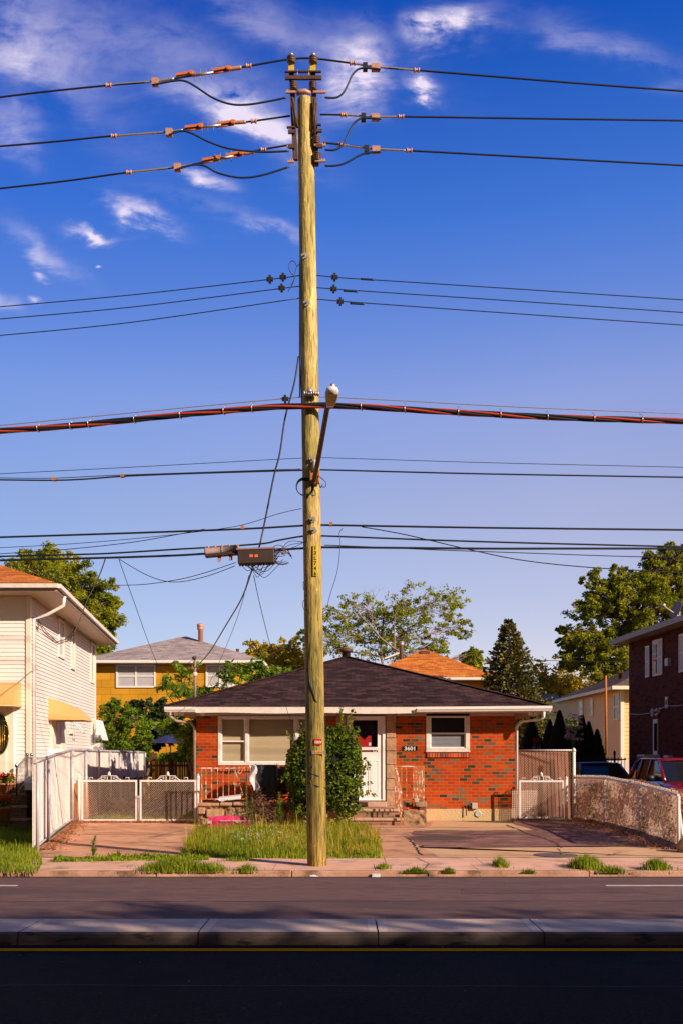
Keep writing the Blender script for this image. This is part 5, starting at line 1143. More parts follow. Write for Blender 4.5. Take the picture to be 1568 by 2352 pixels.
# left flaking fence
def fence_top(s):
    return 1.57+(1.84-1.57)*min(1, s/7.9) if s < 7.9 else 1.84-.0*(s-7.9)
fc = thing('white_board_fence', (FNC[0][0],FNC[0][1],0), 'flaking white board fence on grey pipe posts along the left driveway', 'fence')
pts = [Vector((a,b,0)) for a,b in FNC]; acc = 0; seg = []
for a,b in zip(pts[:-1], pts[1:]):
    L0 = (b-a).length; n = max(1, int(L0/1.0))
    for i in range(n): seg.append((a.lerp(b,i/n), a.lerp(b,(i+1)/n), acc+L0*i/n, acc+L0*(i+1)/n))
    acc += L0
g = MB(); rail = MB()
for (a,b,s0,s1) in seg:
    d = (b-a).normalized(); nn = Vector((d.y,-d.x,0)); k = 6
    for i in range(k):
        p = a.lerp(b,i/k); q = a.lerp(b,(i+1)/k); off = nn*-.02+nn*random.uniform(-.006,.006); zt = fence_top(s0+(s1-s0)*i/k)-.035; zt2 = fence_top(s0+(s1-s0)*(i+1)/k)-.035
        g.add([p+off+up*.06, q+off+up*.06, q+off+up*zt2, p+off+up*zt, p+off-nn*.02+up*.06, q+off-nn*.02+up*.06, q+off-nn*.02+up*zt2, p+off-nn*.02+up*zt], [(0,1,2,3),(5,4,7,6),(3,2,6,7),(1,0,4,5),(0,3,7,4),(1,5,6,2)])
g.build('panel', M['fencewhite'], fc, fixn=False)
rail.tube([Vector((a.x,a.y,fence_top(s0))) for (a,b,s0,s1) in seg]+[Vector((seg[-1][1].x,seg[-1][1].y,fence_top(acc)))], .032, 8); rail.build('top_rail', M['postgrey'], fc)
MB().tube([Vector((a.x+.03,a.y,.07)) for (a,b,s0,s1) in seg], .018, 6).build('bottom_rail', M['postgrey'], fc)
for px, Y_ in ((80,None),):
    pass
for (xx_, yy_, s_) in [(FNC[0][0],FNC[0][1],0)]+[(pts[0].lerp(pts[1],.5).x,pts[0].lerp(pts[1],.5).y,2)]+[(-6.2,21.6,4.1),(-6.87,25.3,7.9)]+[(-6.87-.0403*k,25.3+k,8+k) for k in (1.6,3.3,5.0,6.7,8.4,10.1,11.8)]:
    if s_ == 4.1: continue
    g = MB(); g.tube([(xx_+.045,yy_,-.05),(xx_+.045,yy_,fence_top(s_)-.02)], .034, 8); g.build('post', M['postgrey'], fc)
lbd = thing('leaning_boards', (-6.95,29,0), 'dark weathered boards leaning low along the flaking fence behind the gate', 'boards')
for (ya,yb,m_,hh) in ((25.55,27.3,'rust',1.02),(27.32,30.4,'slat_dark',1.0),(30.42,33.6,'twigs',.98),(33.62,36.8,'slat_dark',.95)):
    xa, xb = -6.87-.0403*(ya-25.3), -6.87-.0403*(yb-25.3); k_ = 8; g = MB()
    for i in range(k_):
        p, q_ = Vector((xa+(xb-xa)*i/k_, ya+(yb-ya)*i/k_, 0)), Vector((xa+(xb-xa)*(i+.94)/k_, ya+(yb-ya)*(i+.94)/k_, 0)); h_ = hh*random.uniform(.9,1.04)
        g.add([p+Vector((.05,0,0)), q_+Vector((.05,0,0)), q_+Vector((.005,0,h_)), p+Vector((.005,0,h_)), p+Vector((.03,0,0)), q_+Vector((.03,0,0)), q_+Vector((-.01,0,h_)), p+Vector((-.01,0,h_))], [(0,1,2,3),(5,4,7,6),(3,2,6,7),(0,3,7,4),(1,5,6,2)])
    g.build('board', M[m_], lbd, fixn=False)
g = MB(); random.seed(77)
for i in range(1500):
    t_ = random.random()*8.2; p = pts[0].lerp(pts[2], t_/8.0) if t_ < 8 else Vector((random.uniform(-6.7,-4),25.1,0))
    leaf(g, Vector((p.x+.08+abs(random.gauss(0,.14)), p.y, .012+random.random()*.02)), .05, 1.3, 0)
for i in range(900): leaf(g, Vector((random.uniform(-6.8,-3.6), 25.05+random.gauss(0,.10), .012+random.random()*.03)), .05, 1.3, 0)
for i in range(700):
    k = random.choice((0,1,2)); p = RF_[k].lerp(RF_[k+1], random.random()); leaf(g, Vector((p.x-.14-abs(random.gauss(0,.16)), p.y, .016+random.random()*.02)), .045, 1.3, 0)
o = g.build('leaf_litter', L_DRY, kind='stuff', fixn=False); o['label'] = 'dry brown leaf litter along the feet of the fences and gates'; o['category'] = 'leaf litter'
# corrugated strip behind the fence
g = MB(); a, b = Vector((-7.35,24.9,0)), Vector((-7.75,29.5,0)); d = (b-a).normalized(); nn = Vector((d.y,-d.x,0)); n = 90
for i in range(n):
    p, q = a.lerp(b,i/n), a.lerp(b,(i+1)/n); o1, o2 = nn*.02*(i%2), nn*.02*((i+1)%2); g.add([p+o1, q+o2, q+o2+up*1.86, p+o1+up*1.86], [(0,1,2,3)])
o = g.build('corrugated_screen', M['white'], fixn=False); props(o, 'white corrugated screen between the white house and the flaking fence', 'fence')

# chain link helper
def chain(g, a, b, z0f, z1f, pitch=.062, r=.0032):
    a = Vector(a); b = Vector(b); L0 = (b-a).length; d = (b-a).normalized(); n_ = Vector((d.y,-d.x,0))
    H = z1f(0)-z0f(0)
    for sgn in (1,-1):
        s = -H
        while s < L0+H:
            s_a, s_b = (s, s+H) if sgn > 0 else (s+H, s)      # at bottom / at top
            # clip to 0..L0
            lo_, hi_ = 0.0, 1.0
            ds = s_b-s_a
            if ds > 0: lo_ = max(0,(0-s_a)/ds); hi_ = min(1,(L0-s_a)/ds)
            else: lo_ = max(0,(L0-s_a)/ds); hi_ = min(1,(0-s_a)/ds)
            if hi_-lo_ > .02:
                P = []
                for t in (lo_, (lo_+hi_)/2, hi_):
                    sp_ = s_a+ds*t; fr = min(1,max(0,sp_/L0)); zb = z0f(fr); zt = z1f(fr); P.append(a+d*sp_+up*(zb+(zt-zb)*t)+n_*(.003*sgn))
                g.tube(P, r, 3, caps=False, smooth=False)
            s += pitch
# double gate
GY = 25.25; gm = 317
def gateleaf(px0, px1, lab, Y=GY, top=1792, bot=1887, mesh='mesh', orn=True, grp='ornamental chain link gates'):
    x0_, x1_ = (px0-CX)*Y/F, (px1-CX)*Y/F; zt, zb = EZ+(HY-top)*Y/F, EZ+(HY-bot)*Y/F
    t = thing('chain_link_gate', ((x0_+x1_)/2,Y,0), lab, 'gate', grp); g = MB()
    g.box(x0_,x1_,Y-.02,Y+.02,zt-.05,zt); g.box(x0_,x1_,Y-.02,Y+.02,zb,zb+.05); g.box(x0_,x0_+.045,Y-.02,Y+.02,zb+.05,zt-.05); g.box(x1_-.045,x1_,Y-.02,Y+.02,zb+.05,zt-.05)
    g.build('frame', M['postwhite'], t, bevel=.006)
    g = MB(); chain(g, (x0_+.045,Y,0), (x1_-.045,Y,0), lambda f: zb+.05, lambda f: zt-.05, .058, .0020); g.build('mesh', M[mesh], t, fixn=False)
    if orn:
        cx_ = (x0_+x1_)/2; g = MB(); w = .30
        def T(l): g.tube([Vector((cx_+p,Y,zt+q)) for p,q in l], .010, 4)
        T([(-w,.005),(-w+.06,.03),(-w+.11,.10),(-.04,.11),(w-.11,.10),(w-.06,.03),(w,.005)])
        for s in (-1,1):
            T([(s*.15,.01),(s*.20,.01),(s*.20,.07),(s*.10,.07),(s*.10,.03),(s*.14,.03)]); T([(s*.05,.0),(s*.05,.09)]); T([(s*(w+.20),.0),(s*(w+.20),.06),(s*(w+.12),.06),(s*(w+.12),.03)]) if x1_-x0_ > 1 else None
        g.lathe([(.02,.10),(.035,.12),(.04,.16),(.02,.20),(.003,.215)], (cx_,Y,zt), n=8); g.build('scrollwork', M['postwhite'], t, fixn=False)
    return t
gateleaf(187,315,'left leaf of the white double chain link gate across the side drive'); gateleaf(321,451,'right leaf of the white double chain link gate, next to the brick corner')
gp = MB(); 
for (px,lab) in ((182,'white post at the left side of the double driveway gate'), (455.5,'white post with pointed cap right of the double gate by the porch')):
    x_ = (px-CX)*GY/F; g = MB(); g.tube([(x_,GY,-.05),(x_,GY,1.12)], .036, 10); g.lathe([(.045,1.10),(.05,1.13),(.04,1.15),(.03,1.19),(.003,1.24)], (x_,GY,0), n=10); o = g.build('gate_post', M['postwhite']); props(o, lab, 'post')
g = MB(); x_ = (318-CX)*GY/F; g.box(x_-.06,x_+.06,GY-.05,GY-.022,.62,.68); g.tube([(x_,GY-.03,.65),(x_,GY-.03,-.02)], .012, 5); o = g.build('gate_latch', M['postgrey']); props(o, 'drop bolt latch where the two leaves of the double gate meet', 'latch')
# right gate & posts
gateleaf(1191,1294,'single ornamental chain link gate right of the brick house', 25.5, 1793, 1881)
for (px,yb,zt,lab) in ((1300,25.5,1.10,'white post holding the single right gate'),):
    x_ = (px-CX)*yb/F; g = MB(); g.tube([(x_,yb,-.05),(x_,yb,zt)], .04, 10); g.lathe([(.05,zt),(.045,zt+.03),(.003,zt+.06)], (x_,yb,0), n=10); o = g.build('gate_post', M['postwhite']); props(o, lab, 'post')
g = MB(); Yl = 25.75; x0_, x1_ = (1176-CX)*Yl/F, (1232-CX)*Yl/F
for i in range(14): xx = x0_+(x1_-x0_)*i/13; g.box(xx-.005,xx+.005,Yl-.005,Yl+.004,.08,.82)
for i in range(16): zz = .08+.74*i/15; g.box(x0_,x1_,Yl-.008,Yl-.0055,zz-.005,zz+.005)
o = g.build('trellis', M['mesh']); props(o, 'white square grid panel leaning behind the right gate', 'panel')
# right fence
RF = [Vector((6.04,25.9,0)), Vector((6.34,24.0,0)), Vector((6.32,21.1,0)), Vector((5.99,17.7,0))]; RTz = [1.12,1.146,1.06,.977]; RBz = [.04,.05,.05,.06]
rf_ = thing('chain_link_fence', RF[1], 'low white chain link fence with dry vines along the right driveway', 'fence')
for i in range(3):
    g = MB(); chain(g, RF[i], RF[i+1], lambda f,i=i: RBz[i]+(RBz[i+1]-RBz[i])*f, lambda f,i=i: RTz[i]+(RTz[i+1]-RTz[i])*f+.02, .046, .0034); g.build('mesh', M['mesh'], rf_, fixn=False)
for p, z in zip(RF[1:], RTz[1:]): 
    g = MB(); g.tube([p-up*.2, p+up*(z-.02)], .032, 8); g.build('post', M['postwhite'], rf_)
g = MB(); curve = []
for i in range(3):
    for k in range(8): t_ = k/8; curve.append(RF[i].lerp(RF[i+1],t_)+up*(RTz[i]+(RTz[i+1]-RTz[i])*t_))
curve.append(RF[3]+up*RTz[3]); g.tube(curve, .026, 8); g.build('top_rail', M['postwhite'], rf_)
g = MB()   # twisted barbs along the top
for i in range(len(curve)-1):
    for k in range(5):
        p = curve[i].lerp(curve[i+1],k/5)+up*.02; g.tube([p, p+Vector((random.uniform(-.01,.01),random.uniform(-.02,.02),.05))], .006, 4)
g.build('barbs', M['mesh'], rf_, fixn=False)
g = MB(); p = RF[3]; g.tube([p+up*.75, p+Vector((.06,.0,.3)), p+Vector((.14,-.15,-.05))], .03, 8); g.build('brace', M['postwhite'], rf_)
tp = RF[0]; g = MB(); g.tube([tp-up*.1, tp+up*1.82], .042, 10); g.lathe([(.05,1.80),(.055,1.83),(.04,1.87),(.003,1.90)], tp, n=10); o = g.build('fence_post', M['postwhite']); props(o, 'tall white pole with rounded cap where the low and high right fences meet', 'post')
vn = MB(); random.seed(81)
for i in range(11000):
    t_ = random.random()*8.26; k = 0 if t_ < 1.92 else (1 if t_ < 4.82 else 2); fr = (t_-(0,1.92,4.82)[k])/(1.92,2.9,3.44)[k]
    p = RF[k].lerp(RF[k+1],min(1,fr)); z = RBz[k]+(RTz[k]-RBz[k])*random.random()**.9*1.0
    if noise.noise(Vector((t_*.9,z*2.0,4))) < -.12+ (z-.5)*.25 and random.random() < .75: continue
    leaf(vn, p+Vector((.05+random.random()*.16,0,z)), .055*random.uniform(.7,1.4), 1.3, .2)
o = vn.build('dry_vine', L_DRY, fixn=False); props(o, 'dried brown vine leaves matted against the right chain link fence', 'vine', kind='stuff')
vn = MB()
for i in range(420):
    t_ = random.choice((1.0,1.3,2.4,5.2,6.6,7.6))+random.gauss(0,.12); t_ = min(8.2,max(.05,t_)); k = 0 if t_ < 1.92 else (1 if t_ < 4.82 else 2); fr = (t_-(0,1.92,4.82)[k])/(1.92,2.9,3.44)[k]
    leaf(vn, RF[k].lerp(RF[k+1],fr)+Vector((-.02+random.random()*.06,0,random.random()*.95+.05)), .05, 1.3, .2)
o = vn.build('green_vine', L_BRIGHT, fixn=False); props(o, 'green ivy strands climbing the right chain link fence', 'vine', kind='stuff')
g = MB()   # rough raised kerb under the fence
for i in range(3):
    g.quadgrid(lambda u,v,i=i: RF[i].lerp(RF[i+1],u)+Vector((-.10+.26*v+.03*noise.noise(Vector((u*9+i*5,v*3,0))), 0, -.01+.11*math.sin(math.pi*min(1,v*1.0+.02))+.02*noise.noise(Vector((u*14,v*4,i))))), 24, 5, smooth=False)
o = g.build('fence_kerb', M['masonry'], kind='structure')
g = MB(); c = Vector((6.05,17.25,0)); g.lathe([(.22,0),(.25,.1),(.18,.22),(.06,.28)], c, n=9, smooth=False)
for i,v in enumerate(g.v): nn_ = noise.noise(Vector(v)*5)*.06; g.v[i] = (v[0]+nn_, v[1]+nn_, max(0,v[2]+nn_*.5))
o = g.build('rock', M['stone']); props(o, 'rough brown rock at the near end of the right fence', 'rock')
MB().box(6.55, 9.9, 16.4, 36.0, -.05, .02).build('parking_pad', M['drive_black'], kind='structure')
# tall slatted fence behind the right gate
sf = thing('slatted_fence', ((1245-CX)*26.6/F,26.6,0), 'tall red brown privacy slat fence behind the right gate', 'fence'); Ys = 26.5; x0_, x1_ = XR+.05, tp.x+.0; zt = EZ+(HY-1724)*Ys/F
g = MB(); n = 15
for i in range(n):
    a = x0_+(x1_-x0_)*i/n; b = x0_+(x1_-x0_)*(i+1)/n-.018; ln = .07*random.uniform(.5,1.2); g.add([(a+ln,Ys,.02),(b+ln,Ys,.02),(b,Ys,zt-.04),(a,Ys,zt-.04),(a+ln,Ys+.012,.02),(b+ln,Ys+.012,.02),(b,Ys+.012,zt-.04),(a,Ys+.012,zt-.04)], [(0,1,2,3),(5,4,7,6),(3,2,6,7),(0,3,7,4),(1,5,6,2)])
g.build('slats', M['slat_red'], sf, fixn=False)
MB().tube([(x0_,Ys-.03,zt),(x1_,Ys-.03+(-.4),zt-.0)], .022, 8).build('top_rail', M['postgrey'], sf)
g = MB(); chain(g, (x0_,Ys-.045,0), (x1_,Ys-.30,0), lambda f: .1, lambda f: zt, .07, .003); g.build('mesh', M['meshdark'], sf, fixn=False)
MB().tube([(x0_+.75,Ys+.05,0),(x0_+.75,Ys+.05,zt-.05)], .03, 6).build('post', M['iron'], sf)

# backyard bamboo screen + low terrace (seen through left gate)
bs = thing('bamboo_screen', (-5.3,36.9,0), 'dark reddish bamboo slat screen across the side yard behind the gate', 'fence')
g = MB(); x = -7.1
while x < XL-.0: w = .035; g.box(x, x+w, 36.9+random.uniform(-.01,.01), 36.93, .0, 1.78+random.uniform(-.04,.05)); x += w+random.choice((.003,.006,.012))
g.build('slats', M['slat_dark'], bs)
g = MB(); g.box(-7.2, XL, 36.95, 37.0, .5, .58); g.box(-7.2, XL, 36.95, 37.0, 1.3, 1.38); g.build('rail', M['rustbar'], bs)
vn = MB(); random.seed(83); leaf_cloud(vn, W(405,1740,36.6), (.75,.12,.2), 700, .10, .0, 1.4); leaf_cloud(vn, W(440,1725,36.6), (.3,.12,.25), 260, .10, .0, 1.4); o = vn.build('creeper', L_BRIGHT, fixn=False); props(o, 'bright green creeper spilling over the bamboo screen', 'plant')
g = MB(); g.box(-6.95, XL-.1, 29.2, 29.5, -.02, .45); o = g.build('terrace_wall', M['masonry']); props(o, 'low brown retaining wall in the side yard behind the gate', 'wall')
g = MB(); random.seed(84)
for i in range(60): c = Vector((-5.0+random.gauss(0,.35), 27.5+random.gauss(0,.2), .25+abs(random.gauss(0,.2)))); d = Vector((random.uniform(.3,1),random.gauss(0,.3),random.uniform(.2,1))).normalized(); g.tube([c-d*.3,c+d*.3],.010,4)
o = g.build('brush_pile', M['twigs'], fixn=False); props(o, 'heap of dead branches behind the right leaf of the double gate', 'debris', kind='stuff')
# umbrella
um = thing('garden_umbrella', ((392-CX)*38.4/F,38.4,0), 'navy garden umbrella open in the side yard before the mustard house', 'umbrella'); c = W(392,1686,38.4)
g = MB(); R_ = 1.05; n = 8; zr = EZ+(HY-1708)*38.4/F
g.add([c]+[Vector((c.x+R_*math.cos(2*math.pi*i/n), 38.4+R_*math.sin(2*math.pi*i/n), zr)) for i in range(n)], [(0,1+i,1+(i+1)%n) for i in range(n)]); g.build('canopy', M['navy'], um, fixn=False)
MB().tube([(c.x,38.4,0),c], .02, 6).build('pole', M['iron'], um)
for i in range(n): MB().tube([c-up*.02, Vector((c.x+R_*.97*math.cos(2*math.pi*i/n), 38.4+R_*.97*math.sin(2*math.pi*i/n), zr-.015))], .008, 4).build('rib', M['iron'], um)

# ================================================================== houses behind
def hip_house(name, label, x0, x1, Y0, Y1, ez, pz, wall, roofm, ov=.5, fasc='white', uvw=True, base=0):
    t = thing(name, ((x0+x1)/2, Y0, 0), label, 'house')
    MB().box(x0, x1, Y0, Y1, 0, ez-.02).build('wall', M[wall], t, uv=uvw)
    a, b, c, d = (x0-ov,Y0-ov,ez+.14), (x1+ov,Y0-ov,ez+.14), (x1+ov,Y1+ov,ez+.14), (x0-ov,Y1+ov,ez+.14); hw = min((x1-x0)/2+ov, (Y1-Y0)/2+ov)
    if x1-x0 <= Y1-Y0: A_ = ((x0+x1)/2, Y0-ov+hw, pz); B_ = ((x0+x1)/2, Y1+ov-hw+.01, pz)
    else: A_ = (x0-ov+hw, (Y0+Y1)/2, pz); B_ = (x1+ov-hw, (Y0+Y1)/2, pz)
    g = MB()
    if x1-x0 <= Y1-Y0: g.add([a,b,c,d,A_,B_], [(0,1,4),(1,2,5,4),(2,3,5),(3,0,4,5)])
    else: g.add([a,b,c,d,A_,B_], [(0,1,5,4),(1,2,5),(2,3,4,5),(3,0,4)])
    rf = g.build('roof', M[roofm], t, uv=True)
    g = MB(); g.box(x0-ov+.01, x1+ov-.01, Y0-ov+.01, Y0-ov+.04, ez, ez+.135); g.box(x0-ov+.01, x0-ov+.04, Y0-ov+.041, Y1+ov, ez, ez+.135); g.box(x1+ov-.04, x1+ov-.01, Y0-ov+.041, Y1+ov, ez, ez+.135); g.box(x0-ov+.041, x1+ov-.041, Y0-ov+.041, Y1+ov-.03, ez, ez+.012); g.box(x0-ov, x1+ov, Y0-ov-.08, Y0-ov+.008, ez+.02, ez+.11)
    g.build('fascia', M[fasc], t)
    return t, rf
def dwin(parent, x0, x1, z0, z1, y, bays=2, fm='white', gm_='bluegrey_glass'):
    g = MB(); frame_rect(g, x0, x1, z0, z1, .07, y-.05, y-.003); 
    for k in range(1,bays): xm = x0+(x1-x0)*k/bays; g.box(xm-.035, xm+.035, y-.05, y-.003, z0+.07, z1-.07)
    zc = (z0+z1)/2; g.box(x0+.07, x1-.07, y-.045, y-.006, zc-.025, zc+.025)
    w = g.build('window', M[fm], parent)
    for k in range(bays):
        a = x0+(x1-x0)*k/bays+.04+(.03 if k==0 else 0); b = x0+(x1-x0)*(k+1)/bays-.04-(.03 if k==bays-1 else 0)
        MB().box(a, b, y-.02, y-.012, zc+.026, z1-.071).build('pane', M[gm_], w); MB().box(a, b, y-.02, y-.012, z0+.071, zc-.026).build('pane', M[gm_], w)
    return w
YM = 40.5
def q(px, Y): return (px-CX)*Y/F
def zq(py, Y): return EZ+(HY-py)*Y/F
mh_, mrf = hip_house('mustard_house', 'mustard yellow two storey house with a pale grey roof behind the side yard', q(205,YM), q(586,YM), YM, YM+8, zq(1524,YM-.4), 7.0, 'mustard', 'shingle_grey', .4)
dwin(mh_, q(267,YM), q(358,YM), zq(1580,YM), zq(1527,YM), YM); dwin(mh_, q(473,YM), q(538,YM), zq(1579,YM), zq(1527,YM), YM)
MB().lathe([(.11,0),(.11,.7),(.15,.72),(.15,.80),(.13,.82),(.16,.84),(.16,.94),(.1,.98)], Vector((q(461,43),43,zq(1482,43)-.05)), n=12).build('chimney_pipe', M['copperclamp'], mrf)
MB().lathe([(.07,0),(.07,.42)], Vector((q(546,42.5),42.5,zq(1508,42.5)-.1)), n=10).build('vent_pipe', M['rustbar'], mrf)
MB().box(q(575,YM), q(581,YM), YM-.05, YM-.003, zq(1650,YM), zq(1540,YM)).build('corner_trim', M['white'], mh_)
YO = 46.
oh, orf = hip_house('orange_roof_house', 'house with an orange shingle roof showing behind the dark roof', q(848,YO), q(1108,YO)+.3, YO, YO+8, zq(1563,YO-.4), zq(1496,YO+2.9)+.1, 'mustard', 'shingle_orange', .45)
MB().lathe([(.10,-.4),(.10,.45),(.14,.47),(.14,.53),(.11,.55),(.14,.57),(.14,.63)], Vector((q(921,YO+2.4),YO+2.4,zq(1504,YO+2.4))), n=12).build('chimney_pipe', M['steel'], orf)
g = MB(); c = W(975,1500,YO+2.3); g.box(c.x-.22,c.x+.22,c.y-.15,c.y+.15,c.z-.1,c.z+.08); g.build('roof_vent', M['rustbar'], orf)
g = MB(); c = W(903,1506,YO+3.5); g.obox(c, (.45,0,.17),(0,.3,0),(-.03,0,.03)); g.build('skylight', M['white'], orf)
# beige sided house at right back
tn = thing('beige_house', (16,56,0), 'beige sided two storey house with brown roof behind the parked cars', 'house')
NT = Vector((q(1428,51.7),51.7,0)); FT_ = Vector((q(1280,63),63,0)); dv = (FT_-NT).normalized(); tnn = Vector((dv.y,-dv.x,0)); tnn = -tnn if tnn.x > 0 else tnn; TT = 5.2
MB().poly([(NT.x+.02,NT.y+.02,0),(NT.x+8,NT.y+.02,0),(FT_.x+8,FT_.y,0),(FT_.x+.02,FT_.y,0)], (0,0,TT)).build('wall', M['siding_tan'], tn)
g = MB(); siding(g, NT, FT_, 0, TT, .2, .022, nrm=tnn); g.build('siding', M['siding_tan'], tn, fixn=False); g = MB(); siding(g, NT, NT+Vector((8,0,0)), 0, TT, .2, .03, nrm=(0,-1,0)); g.build('siding', M['siding_tan'], tn, fixn=False)
MB().obox(NT+up*TT/2, (.09,0,0), (0,.09,0), (0,0,TT/2)).build('corner_board', M['cream'], tn)
def tside(px,py): k = (px-CX)/F; t = (NT.x-k*NT.y)/(k*dv.y-dv.x); p = NT+dv*t; return t, EZ+(HY-py)*p.y/F
for (p0,p1,pt,pb,gmn) in ((1329,1340,1608,1649,'bluegrey_glass'),(1355,1363,1603,1645,'bluegrey_glass'),(1411,1424,1592,1655,'darkglass')):
    a, b = tside(p0,pt)[0], tside(p1,pt)[0]; za, zb = tside((p0+p1)/2,pb)[1], tside((p0+p1)/2,pt)[1]; c = NT+dv*(a+b)/2+tnn*.04; hs_ = abs(b-a)/2; w = MB()
    for s in (-1,1): w.obox(c+dv*s*(hs_-.05)+up*(za+zb)/2, dv*.05, tnn*.03, up*(zb-za)/2)
    for zz in (za+.05,zb-.05,(za+zb)/2): w.obox(c+tnn*.003+up*zz, dv*(hs_-.002), tnn*.03, up*.05)
    fr = w.build('window', M['cream'], tn); MB().obox(c-tnn*.01+up*(za+zb)/2, dv*(hs_-.1), tnn*.02, up*((zb-za)/2-.08)).build('pane', M[gmn], fr)
e0 = Vector((q(1405,50.9),50.9,TT+.08)); e1 = Vector((q(1268,63.6),63.6,TT+.08)); r0 = Vector((e0.x+5,56.5,TT+2.2)); r1 = Vector((e1.x+5,60.0,TT+2.2))
g = MB(); g.add([e0,e0+Vector((10,0,0)),r0,r1,e1,e1+Vector((10,0,0))], [(0,1,2),(0,2,3,4),(4,3,5),(1,5,3,2)]); g.build('roof', M['shingle_brown'], tn, uv=True)
g = MB(); d = (e1-e0).normalized(); n_ = d.cross(up); g.obox((e0+e1)/2-up*.08, d*(e1-e0).length/2, n_*.04, up*.08); g.obox(e0+Vector((5,0,-.06)), (5,0,0), (0,.06,0), up*.09); g.build('gutter', M['cream'], tn)
g = MB(); g.add([e0-up*.15, e1-up*.15, e1+Vector((1.2,0,-.15)), e0+Vector((10,0,-.15)), e0+Vector((10,1.0,-.15)), e0+Vector((1.2,1.0,-.15))], [(0,1,2,5),(0,5,4,3)]); g.build('soffit', M['soffit'], tn, fixn=False)
g = MB(); g.lathe([(.12,0),(.12,.6),(.2,.62)], W(1425,1560,55)-up*.3, n=10); g.build('vent_pipe', M['rustbar'], tn)
g = MB(); g.tube([W(1392,1735,44), W(1390.5,1552,44)], .05, 8); o = g.build('rusty_pole', M['rust']); props(o, 'thin rusty orange pole standing in front of the beige house', 'pole')
# small pale house seen left of it
g = MB(); Yp = 75; t = thing('distant_house', (q(1265,Yp),Yp,0), 'pale house with a pinkish roof partly hidden by the spruce', 'house'); MB().box(q(1235,Yp),q(1281,Yp),Yp,Yp+6,0,zq(1612,Yp)).build('wall', M['siding'], t)
g.add([(q(1228,Yp),Yp-.5,zq(1610,Yp)),(q(1288,Yp),Yp-.5,zq(1610,Yp)),(q(1275,Yp+3),Yp+3,zq(1588,Yp)),(q(1240,Yp+3),Yp+3,zq(1588,Yp)),(q(1228,Yp),Yp+6.5,zq(1610,Yp)),(q(1288,Yp),Yp+6.5,zq(1610,Yp))], [(0,1,2,3),(3,2,5,4),(0,3,4),(1,5,2)]); g.build('roof', M['shingle_grey'], t, uv=True)
# dark brick house right
db = thing('dark_brick_house', (12,27,0), 'two storey dark brick house in shade at the right edge, with white shutters', 'house')
BF = Vector((q(1444,36),36,0)); BN = Vector((q(1568,31.3),31.3,0)); bd = (BN-BF).normalized(); BE = BF+bd*10.2; BT = 5.85; bn = Vector((bd.y,-bd.x,0)); bn = -bn if bn.x > 0 else bn
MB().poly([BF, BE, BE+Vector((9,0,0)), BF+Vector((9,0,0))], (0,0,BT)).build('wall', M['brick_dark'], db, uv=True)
def bside(px,py): k = (px-CX)/F; t = (BF.x-k*BF.y)/(k*bd.y-bd.x); p = BF+bd*t; return t, EZ+(HY-py)*p.y/F
def bbox_(name, p0, p1, pt, pb, m, d, parent, dd=0, slope=True):
    a, b = bside(p0,pt)[0], bside(p1,pt)[0]; za, zb = bside((p0+p1)/2,pb)[1], bside((p0+p1)/2,pt)[1]
    return MB().obox(BF+bd*(a+b)/2+bn*(d/2+dd)+up*(za+zb)/2, bd*abs(b-a)/2, bn*d/2, up*(zb-za)/2).build(name, M[m], parent)
M['shadewhite'] = M['white']
w = bbox_('window', 1500.5,1513,1470,1553,'white',.06,db,-.02); bbox_('pane', 1503.5,1510.5,1480,1511,'darkglass',.02,w,.042); bbox_('pane', 1503.5,1510.5,1514,1547,'darkglass',.02,w,.042); bbox_('blind',1504,1510,1520,1546,'bluegrey_glass',.006,w,.063)
def shutter(p0,p1,pt,pb):
    a, b = bside(p0,pt)[0], bside(p1,pt)[0]; za, zb = bside((p0+p1)/2,pb)[1], bside((p0+p1)/2,pt)[1]; c = BF+bd*(a+b)/2+bn*.05; hs_ = abs(b-a)/2; g = MB()
    for s in (-1,1): g.obox(c+bd*s*(hs_-.025)+up*(za+zb)/2, bd*.025, bn*.022, up*(zb-za)/2)
    for zz in (za+.03,zb-.03,(za+zb)/2): g.obox(c+up*zz, bd*(hs_-.05), bn*.020, up*.03)
    z = za+.08
    while z < zb-.06: g.obox(c+up*z, bd*(hs_-.05), bn*.012+up*.006, up*.012); z += .042
    g.build('shutter', M['white'], db)
shutter(1485.5,1494,1484,1556); shutter(1516,1524,1467,1551); shutter(1563,1576,1456,1544)
w = bbox_('window', 1501.5,1511.5,1652,1740,'white',.06,db,-.02); bbox_('pane', 1505.5,1511,1662,1725,'darkglass',.02,w,.042)
ac = thing('window_air_conditioner', BF+bd*bside(1503,1740)[0]+up*bside(1503,1740)[1], 'white window air conditioner jutting from the dark brick wall', 'air conditioner')
a = bside(1500,1730)[0]; zc_ = zq(1750,34.3)
c = BF+bd*(a+.35)+up*zc_+bn*.3; MB().obox(c, bd*.32, bn*.28, up*.24).build('body', M['white'], ac, bevel=.01); g = MB(); 
for i in range(9): g.obox(c-bd*.323+bn*(-.22+.055*i), bd*.004, bn*.012, up*.19)
for i in range(7): g.obox(c+bn*.283+bd*(-.26+.085*i), bn*.004, bd*.025, up*.18)
g.build('grille', M['iron'], ac)
o = bbox_('meter_box', 1534,1545,1735,1770,'white',.16,None); o['label'] = 'white meter box low on the dark brick wall right of the air conditioner'; o['category'] = 'box'
o = bbox_('wall_sign', 1528.5,1534,1601,1627,'white',.03,None); props(o, 'small white plate with dark marks on the dark brick wall', 'sign')
a, z_ = bside(1531,1614); pc = BF+bd*a+bn*.034+up*z_; 
t_ = bbox_('marks', 1530,1533,1608,1620,'black',.006,o,.031)
o = bbox_('junction_box', 1534,1541,1512,1530,'meter',.12,None); props(o, 'grey junction box beside the upper shutters of the dark brick house', 'box')
